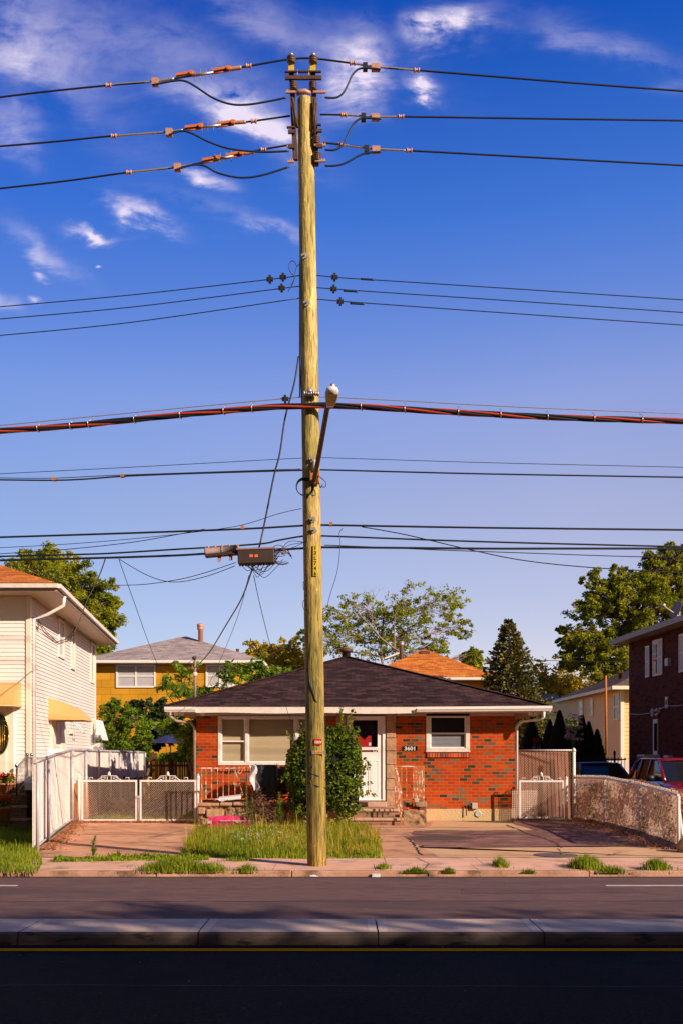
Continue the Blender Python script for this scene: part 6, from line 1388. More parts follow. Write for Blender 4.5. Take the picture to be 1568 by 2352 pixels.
g = MB(); g.tube([BF+bd*bside(px,py)[0]+bn*.05+up*bside(px,py)[1] for px,py in ((1446,1640),(1470,1642),(1500,1638),(1512,1632),(1535,1622),(1560,1622),(1580,1618))], .014, 5); o = g.build('wall_cable', M['meter']); props(o, 'grey cable sagging across the dark brick wall', 'cable')
g = MB(); c = BF+bd*bside(1515,1634)[0]+bn*.09+up*bside(1515,1634)[1]
for i in range(14): p = c+bd*random.uniform(-.3,.3)+up*random.uniform(-.1,.1)+bn*random.uniform(0,.08); g.lathe([(.03,0),(.04,.05),(.02,.09)], p, (random.gauss(0,1),random.gauss(0,1),random.gauss(0,1)), n=7)
o = g.build('floodlight_cluster', M['whiteold']); props(o, 'tangle of wall lights and fittings above the lower window of the dark brick house', 'light')
# roof of dark house
c0_ = BF+bn*.55+Vector((0,.5,BT)); c1_ = BE+bn*.55+Vector((0,-.5,BT)); 
g = MB(); A_ = Vector((BF.x+5,BF.y-4.9,BT+1.9)); B_ = Vector((BE.x+4.9,BE.y+4.6,BT+1.9)); cc0 = c0_+Vector((10,0,0)); cc1 = c1_+Vector((10,0,0))
g.add([c0_+up*.1, c1_+up*.1, B_, A_, cc0+up*.1, cc1+up*.1], [(0,1,2,3),(0,3,4),(1,5,2),(4,3,2,5)]); g.build('roof', M['shingle_brown'], db, uv=True)
g = MB(); d = (c1_-c0_).normalized(); n_ = d.cross(up); g.obox((c0_+c1_)/2, d*((c1_-c0_).length/2), n_*.04, up*.09); g.obox(c0_+Vector((5,0,0)), (5,0,0), (0,.04,0), up*.09); g.build('gutter', M['fascia_brown'], db)
g = MB(); g.add([c0_-up*.07, c1_-up*.07, c1_+Vector((9,0,-.07)), c0_+Vector((9,0,-.07))], [(0,1,2,3)]); g.build('soffit', M['soffit'], db, fixn=False)
# dish
sdh = thing('satellite_dish', W(1568,1425,32.4), 'grey satellite dish on the roof edge of the dark brick house', 'satellite dish'); c = W(1556,1402,32.4)
g = MB(); g.lathe([(.02,0),(.14,.012),(.24,.04),(.30,.075),(.29,.08)], c, (-.9,-.25,.35), n=22); g.build('dish', M['pinkgrey'], sdh)
g = MB(); g.tube([c+Vector((.12,0,-.25)), W(1524,1392,32.1)], .016, 6); g.lathe([(.03,0),(.045,.05),(.03,.1)], W(1521,1392,32.1), (.8,0,.5), n=8); g.build('arm', M['whiteold'], sdh)
g = MB(); g.tube([c+Vector((.05,.05,-.0)), c+Vector((.12,.05,-.45))], .03, 6); g.build('mount', M['steel'], sdh)
# black iron fence behind cars
bf = thing('iron_fence', (8,36.2,0), 'black iron picket fence behind the parked cars', 'fence'); x0_, x1_ = q(1320,36.2), BF.x-.05; g = MB()
g.box(x0_,x1_,36.18,36.22,1.55,1.60); g.box(x0_,x1_,36.18,36.22,.2,.24); g.build('rail', M['iron'], bf); x = x0_; g = MB()
while x < x1_: g.box(x-.009,x+.009,36.15,36.179,.02,1.66); x += .12
g.build('pickets', M['iron'], bf)
MB().lathe([(.04,0),(.04,1.8),(.06,1.82),(.01,1.9)], (q(1411,36),36,0), n=8).build('post', M['iron'], bf)
g = MB(); x0_, x1_ = q(1378,43), q(1442,43); i = 0; x = x0_
while x < x1_: g.box(x,x+.13,43,43.02,0,1.5); x += .15
o = g.build('picket_fence', M['siding']); props(o, 'pale wooden fence seen through the black iron fence', 'fence')

# ================================================================== cars
def car(name, label, cx_, ynose, L_, Wd, H, paint, hood=.95, belt=.98, suv=True):
    t = thing(name, (cx_, ynose+L_/2, .02), label, 'car'); z0_ = .02; hw = Wd/2
    yws, yrf, yrb = ynose+1.05, ynose+1.85, ynose+L_-(.55 if suv else .9)
    # body: cross sections along y : (y, half width, z low, z shoulder)
    sec = [(ynose,hw*.72,.35,.62),(ynose+.10,hw*.90,.28,.80),(ynose+.45,hw*.98,.26,hood-.06),(yws,hw,.26,hood+.03),(ynose+2.2,hw,.26,belt),(ynose+3.4,hw,.26,belt+.04),(ynose+L_-.35,hw*.98,.28,belt+.06),(ynose+L_-.02,hw*.86,.38,belt-.02)]
    g = MB(); vs = []
    for (y,w,zl,zs) in sec:
        for (fx,fz) in ((-.90,0),(-1,.18),(-1.0,.62),(-.97,.90),(-.86,1.0),(-.4,1.035),(.4,1.035),(.86,1.0),(.97,.90),(1.0,.62),(1,.18),(.90,0)):
            vs.append((cx_+w*fx, y, z0_+zl+(zs-zl)*fz))
    k = 12; fs = [(i*k+j, i*k+(j+1)%k, (i+1)*k+(j+1)%k, (i+1)*k+j) for i in range(len(sec)-1) for j in range(k)]+[tuple(range(k)), tuple(range((len(sec)-1)*k, len(sec)*k))[::-1]]
    g.add(vs, fs, True); body = g.build('body', M[paint], t)
    b = body.modifiers.new('s','SUBSURF'); b.levels = 1; b.render_levels = 2
    # greenhouse
    gsec = [(yws,hw*.80,hood+.0,hood+.02,hw*.80),(yrf,hw*.86,belt-.03,H-.05,hw*.66),(yrf+.35,hw*.86,belt-.03,H,hw*.66),(yrb-.5,hw*.86,belt-.02,H-.01,hw*.65),(yrb,hw*.84,belt,H-.10,hw*.62),(ynose+L_-.12,hw*.80,belt+.02,belt+.06,hw*.74)]
    gl = MB(); vs = []
    for (y,wb,zb,zt,wt) in gsec: vs += [(cx_-wb,y,z0_+zb),(cx_-wt,y,z0_+zt),(cx_+wt,y,z0_+zt),(cx_+wb,y,z0_+zb)]
    gl.add(vs, [(i*4+j,i*4+j+1,(i+1)*4+j+1,(i+1)*4+j) for i in range(len(gsec)-1) for j in (0,1,2)], False); gl.build('glass', M['carglass'], t, fixn=True)
    rf = MB()
    def rp(i, s): y,wb,zb,zt,wt = gsec[i]; return Vector((cx_+s*wt, y, z0_+zt+.012))
    rows = []
    for i in (1,2,3,4):
        y,wb,zb,zt,wt = gsec[i]; rows.append([Vector((cx_+wt*f*1.02, y-(.03 if i==1 else 0), z0_+zt+.012+.035*(1-f*f))) for f in (-1,-.6,-.2,.2,.6,1)])
    vs = [p for r in rows for p in r]; rf.add(vs, [(i*6+j,i*6+j+1,(i+1)*6+j+1,(i+1)*6+j) for i in range(3) for j in range(5)], True); ro = rf.build('roof', M[paint], t, fixn=False)
    sm_ = ro.modifiers.new('t','SOLIDIFY'); sm_.thickness = .03
    pl = MB()
    for s in (-1,1):
        def pp(y,f,wb,wt,zb,zt): return Vector((cx_+s*(wb+(wt-wb)*f+.008), y, z0_+zb+(zt-zb)*f))
        pl.tube([Vector((cx_+s*gsec[0][1],yws-.01,z0_+hood+.02)), Vector((cx_+s*(gsec[1][4]+.01),yrf-.01,z0_+gsec[1][3]+.01))], .045, 6)
        for yy in (yrf+.55, yrf+1.35):
            pl.tube([Vector((cx_+s*(hw*.865),yy,z0_+belt)), Vector((cx_+s*(hw*.665),yy+.06,z0_+H-.01))], .035, 5)
        pl.tube([Vector((cx_+s*gsec[4][1],yrb+.1,z0_+belt)), Vector((cx_+s*gsec[4][4],yrb,z0_+gsec[4][3]))], .07, 5)
        pl.tube([Vector((cx_+s*(gsec[1][4]+.01),yrf-.02,z0_+H-.045)), Vector((cx_+s*(gsec[2][4]+.01),yrf+.35,z0_+H+.0)), Vector((cx_+s*(gsec[3][4]+.01),yrb-.5,z0_+H)), Vector((cx_+s*(gsec[4][4]+.02),yrb,z0_+H-.09))], .03, 6)
    pl.build('pillar', M[paint], t)
    for s in (-1,1):
        g = MB(); c = Vector((cx_+s*(hw+.09), yws+.28, z0_+belt+.08)); g.lathe([(max(.01,.085*math.sin(math.pi*i/6)), -.11*math.cos(math.pi*i/6)) for i in range(7)], c, (1,0,0), n=10); g.tube([c, Vector((cx_+s*hw*.9, yws+.32, z0_+belt))], .02, 5); g.build('mirror', M['black'], t)
        g = MB(); g.obox(Vector((cx_+s*hw*.66, ynose+.06, z0_+.66)), (.17,s*.0,0), (0,.06,0), (0,0,.07)); g.build('headlight', M['alum'], t, bevel=.02)
        for yy in (ynose+.85, ynose+L_-.9):
            g = MB(); g.lathe([(.22,-.10),(.32,-.10),(.335,-.06),(.335,.06),(.32,.10),(.22,.10)], Vector((cx_+s*(hw-.09), yy, .355)), (1,0,0), n=20); w = g.build('wheel', M['tyre'], t)
            g = MB(); g.lathe([(.03,-.085),(.2,-.08),(.215,.08),(.03,.10)], Vector((cx_+s*(hw-.09), yy, .355)), (1,0,0), n=14); g.build('rim', M['alum'], w)
    MB().box(cx_-.45,cx_+.45,ynose-.02,ynose+.02,.42,.60).build('grille', M['black'], t)
    return t
car('parked_car', 'black car facing the street behind the right fence', q(1381,31.8), 30.2, 4.4, 1.90, 1.44, 'carblack', hood=.93, belt=.95)
rc = car('parked_car', 'dark red sport utility car at the right edge behind the fence', 8.98, 24.4, 4.5, 1.82, 1.58, 'carred', hood=1.0, belt=1.02)
# ================================================================== utility pole
PY = 15.15
pb_, pt_ = Vector((q(728.5,PY),PY,0)), Vector((q(701.5,PY),PY,zq(229,PY)))
up_ = thing('utility_pole', pb_, 'tall greenish yellow treated wood utility pole at the kerb', 'utility pole')
g = MB(); n = 24; m_ = 70; vs = []
def pr(z): f = z/pt_.z; return (22.6+(18.2-22.6)*f)*PY/F
def pc(z): return pb_.lerp(pt_, z/pt_.z)
for i in range(m_+1):
    z = pt_.z*i/m_-(.3 if i==0 else 0)
    for k in range(n):
        a = 2*math.pi*k/n; rr_ = pr(z)*(1+.020*noise.noise(Vector((math.cos(a)*2,math.sin(a)*2,z*.8)))+.012*noise.noise(Vector((math.cos(a)*7,math.sin(a)*7,z*2.5)))); c = pc(max(z,0)); vs.append((c.x+rr_*math.cos(a), c.y+rr_*math.sin(a), z))
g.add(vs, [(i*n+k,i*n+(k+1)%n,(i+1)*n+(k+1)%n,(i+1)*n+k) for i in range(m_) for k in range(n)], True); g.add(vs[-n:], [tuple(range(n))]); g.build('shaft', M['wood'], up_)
def pp(px, py, fr=1.0):   # a point on the camera side of the pole surface
    z = zq(py,PY); c = pc(z); x = q(px,PY); r = pr(z); dx = max(-r,min(r,x-c.x)); return Vector((x, c.y-math.sqrt(max(0,r*r-dx*dx))*fr-.009, z))
def bolt(px,py,w=.05):
    c = pp(px,py); g = MB(); g.obox(c-Vector((0,.012,0)), Vector((w*.7,0,w*.35)), (0,.006,0), Vector((-w*.35,0,w*.7))); g.lathe([(.014,0),(.014,.05)], c-Vector((0,.01,0)), (0,-1,0), n=7); g.build('bolt', M['steel'], up_)
for (px,py) in ((700,597),(705,705),(718,1062),(719,1199),(721,1223)): bolt(px,py)
g = MB(); g.tube([pp(689,y,.6)+Vector((0,-.01,0)) for y in (604,700,760,830,880,912)], .012, 6); g.build('ground_moulding', M['copperclamp'], up_)
g = MB(); g.tube([pp(px,y,.5)+Vector((-.0,-.008,0)) for px,y in ((690,835),(693,930),(697,1000),(702,1090),(705,1300),(709,1530))], .006, 5); g.build('ground_wire', M['blackcable'], up_)
g = MB(); g.tube([pp(708,1530)+Vector((-.0,-.01,0)), pp(712,1570), pp(725,1610), pp(745,1650), pp(751,1690,.2)], .011, 5); g.tube([pp(709,1776)-Vector((0,.01,0)), pp(730,1782), pp(751,1793,.3)], .010, 5); g.tube([pp(707,1798)-Vector((0,.01,0)), pp(730,1806), pp(752,1812,.3)], .013, 5); g.build('wrapped_wire', M['black'], up_)
for (px,py) in ((719,1785),(720,1760),(745,1775)): 
    g = MB(); c = pp(px,py); g.obox(c, (.008,0,.015),(0,.006,0),(-.003,0,.004)); g.build('staple', M['alum'], up_)
# pole-top steel frame with insulators
fr_ = thing('insulator_frame', pt_-up*1.6, 'brown steel bracket with stacked insulators clamped around the top of the pole', 'bracket')
def Z(py): return zq(py,PY)
for (xt, xb, s) in ((670,679,-1),(719,727,1)):
    g = MB(); a, b = Vector((q(xt,PY),PY-.06,Z(164))), Vector((q(xb if s<0 else xb,PY),PY-.06,Z(372 if s<0 else 385)))
    d = (b-a).normalized(); g.obox((a+b)/2, Vector((.038,0,0)), Vector((0,.03,0)), d*(b-a).length/2); g.build('channel', M['rustbar'], fr_)
    g = MB(); c = Vector((q(xt,PY),PY-.06,Z(168))); g.box(c.x-.042,c.x+.042,c.y-.042,c.y+.042,Z(174),Z(158)); g.build('yellow_cover', M['yellowplastic'], fr_)
def insul(px, ytop, ybot, r=.078, parent=None, name='insulator', tilt=0, sheds=4):
    zb, zt = Z(ybot), Z(ytop); h = zt-zb; prof = [(r*.4,0)]
    for i in range(sheds): z_ = h*(.08+.84*i/sheds); dz = h*.84/sheds; prof += [(r*.62,z_),(r,z_+dz*.25),(r*.98,z_+dz*.5),(r*.62,z_+dz*.95)]
    prof += [(r*.45,h)]; g = MB(); g.lathe(prof, Vector((q(px,PY),PY-.10,zb)), (tilt,0,1), n=16); return g.build(name, M['porcelain'], parent or fr_)
for (px,a,b) in ((670,137,157),(720,137,157)):
    insul(px,a,b,.068,sheds=3); g = MB(); g.lathe([(.035,0),(.035,.03)], Vector((q(px,PY),PY-.10,Z(a+1))), n=10); g.build('clamp', M['alum'], fr_)
for (px,a,b) in ((675,196,217),(719,196,217),(727,320,342),(729,357,380)): insul(px,a,b,.062)
g = MB()
for (x0,x1,y,h) in ((655,738,176,.018),(656,739,190,.05),(660,679,303,.02),(663,678,313,.05),(664,678,347,.05),(725,738,297,.02),(725,740,311,.04),(727,741,346,.05)):
    g.box(q(x0,PY),q(x1,PY),PY-.14,PY-.10,Z(y)-h/2,Z(y)+h/2)
g.build('crossbar', M['rustbar'], fr_)
g = MB()
for x in (684,710): g.tube([(q(x,PY),PY-.13,Z(172)),(q(x,PY),PY-.13,Z(192))], .007, 5)
for (x,y) in ((661,222),(666,222),(739,222),(745,222),(741,343),(747,343),(739,379),(745,379),(668,380),(673,380),(668,346)): g.tube([(q(x,PY),PY-.12,Z(y-5)),(q(x,PY),PY-.12,Z(y+4))], .009, 5)
g.build('stud', M['copperclamp'], fr_)
g = MB()
for (x0,x1,y) in ((657,680,222),(720,748,222),(722,748,343),(724,748,379),(660,676,346),(662,677,381)): g.box(q(x0,PY),q(x1,PY),PY-.135,PY-.105,Z(y)-.018,Z(y)+.012)
g.tube([(q(682,PY),PY-.1,Z(226)),(q(690,PY),PY-.12,Z(222)),(q(702,PY),PY-.12,Z(221)),(q(714,PY),PY-.11,Z(224))], [.03,.04,.038,.025], 8); g.build('terminal', M['copperclamp'], fr_)
g = MB()   # slanting braces
for (a,b) in (((673,238),(684,305)),((724,240),(720,305)),((677,250),(681,300)),((727,250),(723,320))): g.tube([(q(a[0],PY),PY-.14,Z(a[1])),(q(b[0],PY),PY-.14,Z(b[1]))], .022, 4)
g.build('brace', M['rustbar'], fr_)
# ------------------------------------------------------------------ cables
def smooth(pts, k=6):
    pts = [Vector(p) for p in pts]; out = []
    for i in range(len(pts)-1):
        p0 = pts[max(i-1,0)]; p1 = pts[i]; p2 = pts[i+1]; p3 = pts[min(i+2,len(pts)-1)]
        for j in range(k):
            t = j/k; out.append(.5*((2*p1)+(-p0+p2)*t+(2*p0-5*p1+4*p2-p3)*t*t+(-p0+3*p1-3*p2+p3)*t**3))
    out.append(pts[-1]); return out
def extend(P, left, right):
    P = list(P)
    if left:
        d = (P[0]-P[1]).normalized()
        for i in range(1,9): P.insert(0, P[0]+Vector((d.x, d.y, d.z*(1-i/9)))*1.6)
    if right:
        d = (P[-1]-P[-2]).normalized()
        for i in range(1,9): P.append(P[-1]+Vector((d.x, d.y, d.z*(1-i/9)))*1.6)
    return P
def cable(pts, r, label, m='blackcable', Y=PY-.02, name='power_cable', cat='cable', group='overhead cables on the pole', parts=(), Ys=None):
    P = smooth([W(p[0],p[1],(p[2] if len(p) > 2 else Y)) for p in pts]); P = extend(P, pts[0][0] <= 0, pts[-1][0] >= 1568)
    g = MB(); g.tube(P, r, 6); o = g.build(name, M[m]); props(o, label, cat, group)
    for (pn, mm_, gb) in parts: gb.build(pn, M[mm_], o)
    return o
def blk(px,py,w,h,Y=PY-.02,d=.04): g = MB(); c = W(px,py,Y); return g.box(c.x-w/2,c.x+w/2,Y-d,Y+d,c.z-h/2,c.z+h/2)
def spool(px,py,Y=PY-.02,s=.75):
    g = MB(); c = W(px,py,Y)
    for o_ in (-.035,.03): g.lathe([(.045*s,0),(.05*s,.01),(.045*s,.022)], c+Vector((o_,0,0)), (1,0,-.05), n=10)
    g.lathe([(.025,0),(.025,.05)], c+Vector((-.025,0,0)), (1,0,0), n=8); return g
def strip(pxs, r=.020):    # stripped bright conductor sleeve over cable
    g = MB(); g.tube(smooth([W(a,b,PY-.02) for a,b in pxs]), r, 6); return g
def deadend(px,py,ang,Y=PY-.02):    # orange strain clamp and whiskers
    a = -R(ang); c = W(px,py,Y); d = Vector((math.cos(a),0,-math.sin(a))); d = Vector((math.cos(R(ang)),0,math.sin(R(ang)))); g = MB()
    g.obox(c+d*.0+up*.02, d*.14, (0,.02,0), up*.018); g.tube([c-d*.16-up*.03, c+d*.12-up*.03], .012, 5); g.lathe([(.03,0),(.04,.02),(.03,.05)], c+d*.10, (0,-1,0), n=8); return g
def whiskers(px,py,ang,Y=PY-.02):
    c = W(px,py,Y); d = Vector((math.cos(R(ang)),0,math.sin(R(ang)))); g = MB(); g.tube([c-d*.16,c+d*.16], .02, 6)
    for k in (-1.5,-.5,.5,1.5): g.tube([c+d*k*.085-up*.09, c+d*k*.085+up*.09], .005, 4)
    return g
T = [(0,222),(110,209),(248,195),(355,186),(440,173),(505,162),(570,151),(620,142),(665,135),(700,132.5),(735,134.5),(808,144),(860,152),(955,160),(1150,176),(1350,192),(1568,208)]
cable(T, .0135, 'topmost thick power cable passing over both insulators at the pole top', parts=(
    ('stripped_section','alum',strip([(250,194.5),(300,190),(355,186),(400,179.5)],.0150)), ('stripped_section','alum',strip([(812,144.5),(860,152),(905,155.5),(950,159.8)],.0150)),
    ('spool','copperclamp',spool(248,195)),('spool','copperclamp',spool(570,150.5)),('spool','copperclamp',spool(808,143.5)),('spool','copperclamp',spool(955,160)),
    ('tap_clamp','copperclamp',blk(357,188,.10,.10)),('tap_clamp','copperclamp',blk(862,154,.13,.09)),('tap_clamp','black',blk(838,153,.07,.10)),
    ('strain_clamp','orangeclamp',deadend(425,171,9)),('strain_clamp','orangeclamp',deadend(510,160,9)),('sleeve','copperclamp',strip([(525,158),(555,154)],.030)),('spacer','steel',whiskers(467,169,9))))
cable([(0,335),(130,324),(260,311),(388,302),(440,294),(520,285),(582,277),(667,265)], .0132, 'upper left power cable ending at the left side of the pole bracket', parts=(
    ('stripped_section','alum',strip([(264,311),(320,307),(388,301.5),(420,297)],.0150)),('spool','copperclamp',spool(260,311.5)),('spool','copperclamp',spool(582,277)),('tap_clamp','copperclamp',blk(389,304,.10,.10)),
    ('strain_clamp','orangeclamp',deadend(446,292,7)),('strain_clamp','orangeclamp',deadend(520,283.5,7)),('sleeve','copperclamp',strip([(535,281),(565,279)],.026)),('spacer','steel',whiskers(484,289,7))))
cable([(0,432),(150,415),(295,395),(408,383),(470,371),(540,356),(600,343),(670,331)], .0132, 'lower left power cable ending at the left side of the pole bracket', parts=(
    ('stripped_section','alum',strip([(298,394.5),(350,389),(408,382.5),(440,377)],.0150)),('spool','copperclamp',spool(295,395)),('spool','copperclamp',spool(604,343)),('tap_clamp','copperclamp',blk(408,384,.10,.10)),
    ('strain_clamp','orangeclamp',deadend(486,366,11)),('strain_clamp','orangeclamp',deadend(540,355,11)),('sleeve','copperclamp',strip([(560,352),(585,349)],.024)),('spacer','steel',whiskers(513,362,11))))
cable([(735,262),(790,263),(862,267),(920,267),(1200,271),(1568,276)], .0132, 'nearly level right power cable, second from the top', parts=(
    ('stripped_section','alum',strip([(793,263),(862,266.8),(916,267)],.0150)),('spool','copperclamp',spool(788,262.5)),('spool','copperclamp',spool(919,267)),('tap_clamp','copperclamp',blk(862,269,.12,.08)),('tap_clamp','black',blk(834,269,.07,.10))))
cable([(740,327),(783,331),(862,341),(938,345),(1250,362),(1568,379)], .0132, 'right power cable sloping down, third from the top', parts=(
    ('stripped_section','alum',strip([(786,331.5),(830,338),(862,341),(934,344.8)],.0150)),('spool','copperclamp',spool(782,331)),('spool','copperclamp',spool(938,345)),('tap_clamp','copperclamp',blk(863,343,.12,.08)),('tap_clamp','black',blk(841,343,.07,.10))))
JG = 'curved jumper cables at the pole top'
for pts, lab in (([(350,194),(400,184.5),(425,185),(450,198),(490,224),(530,238),(570,239),(620,231),(658,223)],'top left jumper cable looping down to the pole bracket'),
                 ([(388,309),(415,300),(440,305),(480,325),(530,341),(600,348),(664,346)],'middle left jumper cable looping to the pole bracket'), ([(402,390),(440,378),(470,380),(500,396),(550,407),(600,402),(665,382)],'lowest left jumper cable looping to the pole bracket'),
                 ([(746,223),(772,223),(788,212),(799,192),(808,172),(822,158),(840,155),(874,158)],'top right jumper cable rising in an S curve'), ([(746,343),(770,343),(788,330),(800,305),(812,283),(828,271),(845,270),(875,272)],'middle right jumper cable rising in an S curve'),
                 ([(746,380),(775,379),(800,370),(825,356),(845,350),(875,347)],'lowest right jumper cable, the shallowest curve')):
    cable(pts, .0145, lab, m='bluecable', Y=PY-.14, name='jumper_cable', group=JG)
def connblk(px,py,Y=PY-.05): g = MB(); c = W(px,py,Y); g.obox(c, (.05,0,.0),(0,.03,0),(0,0,.022)); g.obox(c, (.018,0,0),(0,.04,0),(0,0,.05)); return g
for pts, lab, prt in (([(0,704),(300,677),(620,641),(690,632)],'first of three thin wires reaching the pole from the left, with two connectors',[(620,641),(650,636)]), ([(0,732),(300,705),(645,662),(690,657)],'middle of three thin wires reaching the pole from the left, with one connector',[(647,661)]), ([(0,770),(300,740),(690,684)],'lowest of three thin wires reaching the pole from the left',[]),
                 ([(722,631),(768,636),(840,641),(1200,664),(1568,688)],'first of three thin wires leaving the pole to the right',[(768,636)]), ([(722,657),(765,663),(1200,692),(1568,717)],'middle of three thin wires leaving the pole to the right',[(766,663)]), ([(722,684),(780,691),(1200,721),(1568,746)],'lowest of three thin wires leaving the pole to the right',[(781,692)])):
    parts = [('connector','black',connblk(*c_)) for c_ in prt]
    if pts[0][0] > 700: c_ = prt[0]; parts.append(('splice','bluecable',strip([(c_[0]+ (60 if c_[1] < 650 else 22),c_[1]+4),(c_[0]+(90 if c_[1] < 650 else 55),c_[1]+6)],.016)))
    cable(pts, .0075, lab, m='bluecable', Y=PY-.02, parts=parts, name='secondary_wire')
g = MB(); g.tube(smooth([W(a,b,PY-.15) for a,b in ((683,612),(676,600),(668,600),(663,612),(668,625),(676,635),(673,650),(662,668))]), .006, 5); g.tube(smooth([W(a,b,PY-.15) for a,b in ((690,603),(682,612),(678,625),(676,640),(668,655))]), .006, 5); o = g.build('loop_wire', M['bluecable']); props(o, 'thin looped wire beside the pole near the upper bolt', 'wire')
# messenger + red black bundle
cable([(0,977),(300,948),(500,929),(655,915),(700,911.5),(757,912),(900,919),(1200,935),(1568,950)], .007, 'thin pale support wire above the thick red and black bundle', m='steel', name='messenger_wire')
bp = extend(smooth([W(a,b,PY-.20) for a,b in ((0,989),(150,979),(300,964),(420,952),(510,944),(580,938),(640,934),(700,932),(750,931),(850,935),(930,940),(1050,947),(1200,955),(1350,961),(1568,967))],8), True, True)
bd_ = thing('cable_bundle', W(700,932,PY-.20), 'thick twisted bundle of red and black cables crossing the pole', 'cable bundle')
s = 0; acc_ = [0]
for a,b in zip(bp[:-1],bp[1:]): acc_.append(acc_[-1]+(b-a).length)
for k in range(5):
    pts_ = []
    for p, s in zip(bp, acc_): 
        a = s*2*math.pi/3.2+k*2*math.pi/5; pts_.append(p+Vector((0, math.cos(a)*.028, math.sin(a)*.028)))
    # resample finer for smooth twist
    g = MB(); g.tube(pts_, .019, 6); g.build('strand', M['redcable' if k in (1,3) else 'blackcable'], bd_)
MB().tube(bp, .02, 6).build('core', M['blackcable'], bd_)
g = MB(); i = 0
for px in (88,163,205,310,415,515,580,757,830,930,1053,1150,1258,1365,1475): 
    x = q(px,PY-.2); c = min(bp, key=lambda p: abs(p.x-x)).copy(); pre = [p for p in bp if p.x <= x][-1]; nx = [p for p in bp if p.x > x][0]; c = pre.lerp(nx,(x-pre.x)/(nx.x-pre.x))
    g.tube([c+Vector((.012*math.cos(a),.056*math.cos(a),.056*math.sin(a))) for a in [2*math.pi*j/12 for j in range(13)]], .006, 4); g.tube([c+up*.05, c+up*.11+Vector((.02,.1,0)), c+up*.15+Vector((.0,.17,0))], .005, 4)
g.build('lashing_ring', M['alum'], bd_)
g = MB(); c = pp(712,914); 
for k in range(7): g.lathe([(.02,0),(.045,.02),(.02,.045)], c+Vector((-.10+.034*k,-.05,.005*math.sin(k*2))), (1,0,0), n=9)
g.lathe([(.06,0),(.05,.04),(.02,.08)], c+Vector((0,-.04,.01)), n=10); o = g.build('suspension_clamp', M['steel']); props(o, 'ridged grey clamp holding the pale support wire on the pole', 'clamp')
g = connblk(655,916,PY-.02); o = g.build('connector_block', M['black']); props(o, 'black connector on the pale support wire left of the pole', 'connector')
cable([(0,1088),(300,1073),(690,1052),(745,1051),(1100,1062),(1568,1073)], .005, 'very thin wire just above the middle communication cable', m='bluecable', name='thin_wire')
cable([(0,1102),(125,1103),(200,1100),(280,1094),(420,1088),(690,1080),(742,1079),(1100,1088),(1568,1096)], .012, 'double communication cable above the coiled wire on the pole', name='communication_cable', parts=(('lashing_ring','rust',blk(125,1101,.05,.04)),('lashing_ring','rust',blk(281,1093,.05,.04)),('support_strand','blackcable',strip([(0,1097.5),(125,1098),(280,1091),(690,1077)],.006))))
cable([(0,1234),(280,1225),(555,1215),(700,1207),(745,1206),(1100,1212),(1568,1217)], .0155, 'thick black communication cable just below the two diamond bolts', name='communication_cable', parts=(('clamp','rust',blk(557,1212,.05,.05)),('clamp','rust',blk(760,1204,.05,.05))))
cable([(0,1278),(200,1273),(270,1270),(400,1262),(470,1258),(600,1249),(640,1241),(700,1231),(745,1231),(1100,1244),(1568,1256)], .0135, 'black communication cable above the grey splice case', name='communication_cable')
cable([(0,1287),(250,1281),(400,1276),(470,1272),(560,1268),(700,1259),(745,1257),(1100,1260),(1300,1260),(1568,1260)], .0175, 'lowest thick black cable carrying the splice cases', name='communication_cable')
cable([(0,1258),(150,1250),(300,1238),(450,1222),(555,1206),(640,1180),(692,1168)], .005, 'thin wire rising from the left edge to the pole below the coil', name='thin_wire')
cable([(0,1272),(150,1262),(300,1246),(400,1229),(470,1215)], .006, 'thin wire rising from the left edge to the thick cable', name='thin_wire')
cable([(745,1252),(870,1257),(1000,1263),(1200,1270),(1400,1277),(1568,1281)], .007, 'upper thin wire drooping to the right below the thick cables', name='thin_wire')
cable([(830,1210),(930,1228),(1080,1263),(1200,1287),(1350,1303),(1568,1316)], .008, 'lower thin wire drooping to the right of the pole', name='thin_wire')
# splice cases
sc = thing('splice_case', W(512,1264,PY-.1), 'faded grey cylindrical splice case hanging on the lower cable', 'splice case'); c0s, c1s = W(471,1269,PY-.1), W(550,1262,PY-.1); dd_ = (c1s-c0s).normalized()
g = MB(); g.tube([c0s, c0s+dd_*.03, c0s+dd_*.031, c1s-dd_*.031, c1s-dd_*.03, c1s], [.075,.075,.066,.066,.075,.075], 14); g.tube([(c0s+c1s)/2-dd_*.012,(c0s+c1s)/2+dd_*.012], .071, 14); g.build('barrel', M['pinkgrey'], sc)
g = MB(); g.obox((c0s+c1s)/2-up*.055, dd_*.25, Vector((0,.07,0)), up*.02); g.build('base_plate', M['brownbox'], sc)
g = MB()
for t_ in (.42,.75): g.obox(c0s.lerp(c1s,t_)-up*.10, dd_*.025, Vector((0,.02,0)), up*.05)
for t_ in (.1,.3,.5,.7,.9): g.lathe([(.015,0),(.015,.03)], c0s.lerp(c1s,t_)+up*.06, n=6)
g.build('bolt', M['copperclamp'], sc)
tb = thing('terminal_box', W(589,1280,PY-.12), 'dark brown terminal box with two orange stickers hanging left of the pole', 'junction box'); c = W(589,1280,PY-.12)
g = MB(); dd_ = Vector((1,0,.035)).normalized(); uu_ = Vector((-.035,0,1)); g.obox(c, dd_*.275, Vector((0,.09,0)), uu_*.105); g.build('body', M['brownbox'], tb, bevel=.012)
g = MB(); g.obox(c+uu_*.115+dd_*.0, dd_*.29, Vector((0,.10,0)), uu_*.012); g.build('lid', M['pinkgrey'], tb)
for px in (578,589.5): g = MB(); e = W(px+.5,1279.5,PY-.12); g.obox(Vector((e.x,c.y-.093,e.z)), dd_*.026, (0,.003,0), uu_*.02); g.build('sticker', M['sticker'], tb)
g = MB(); 
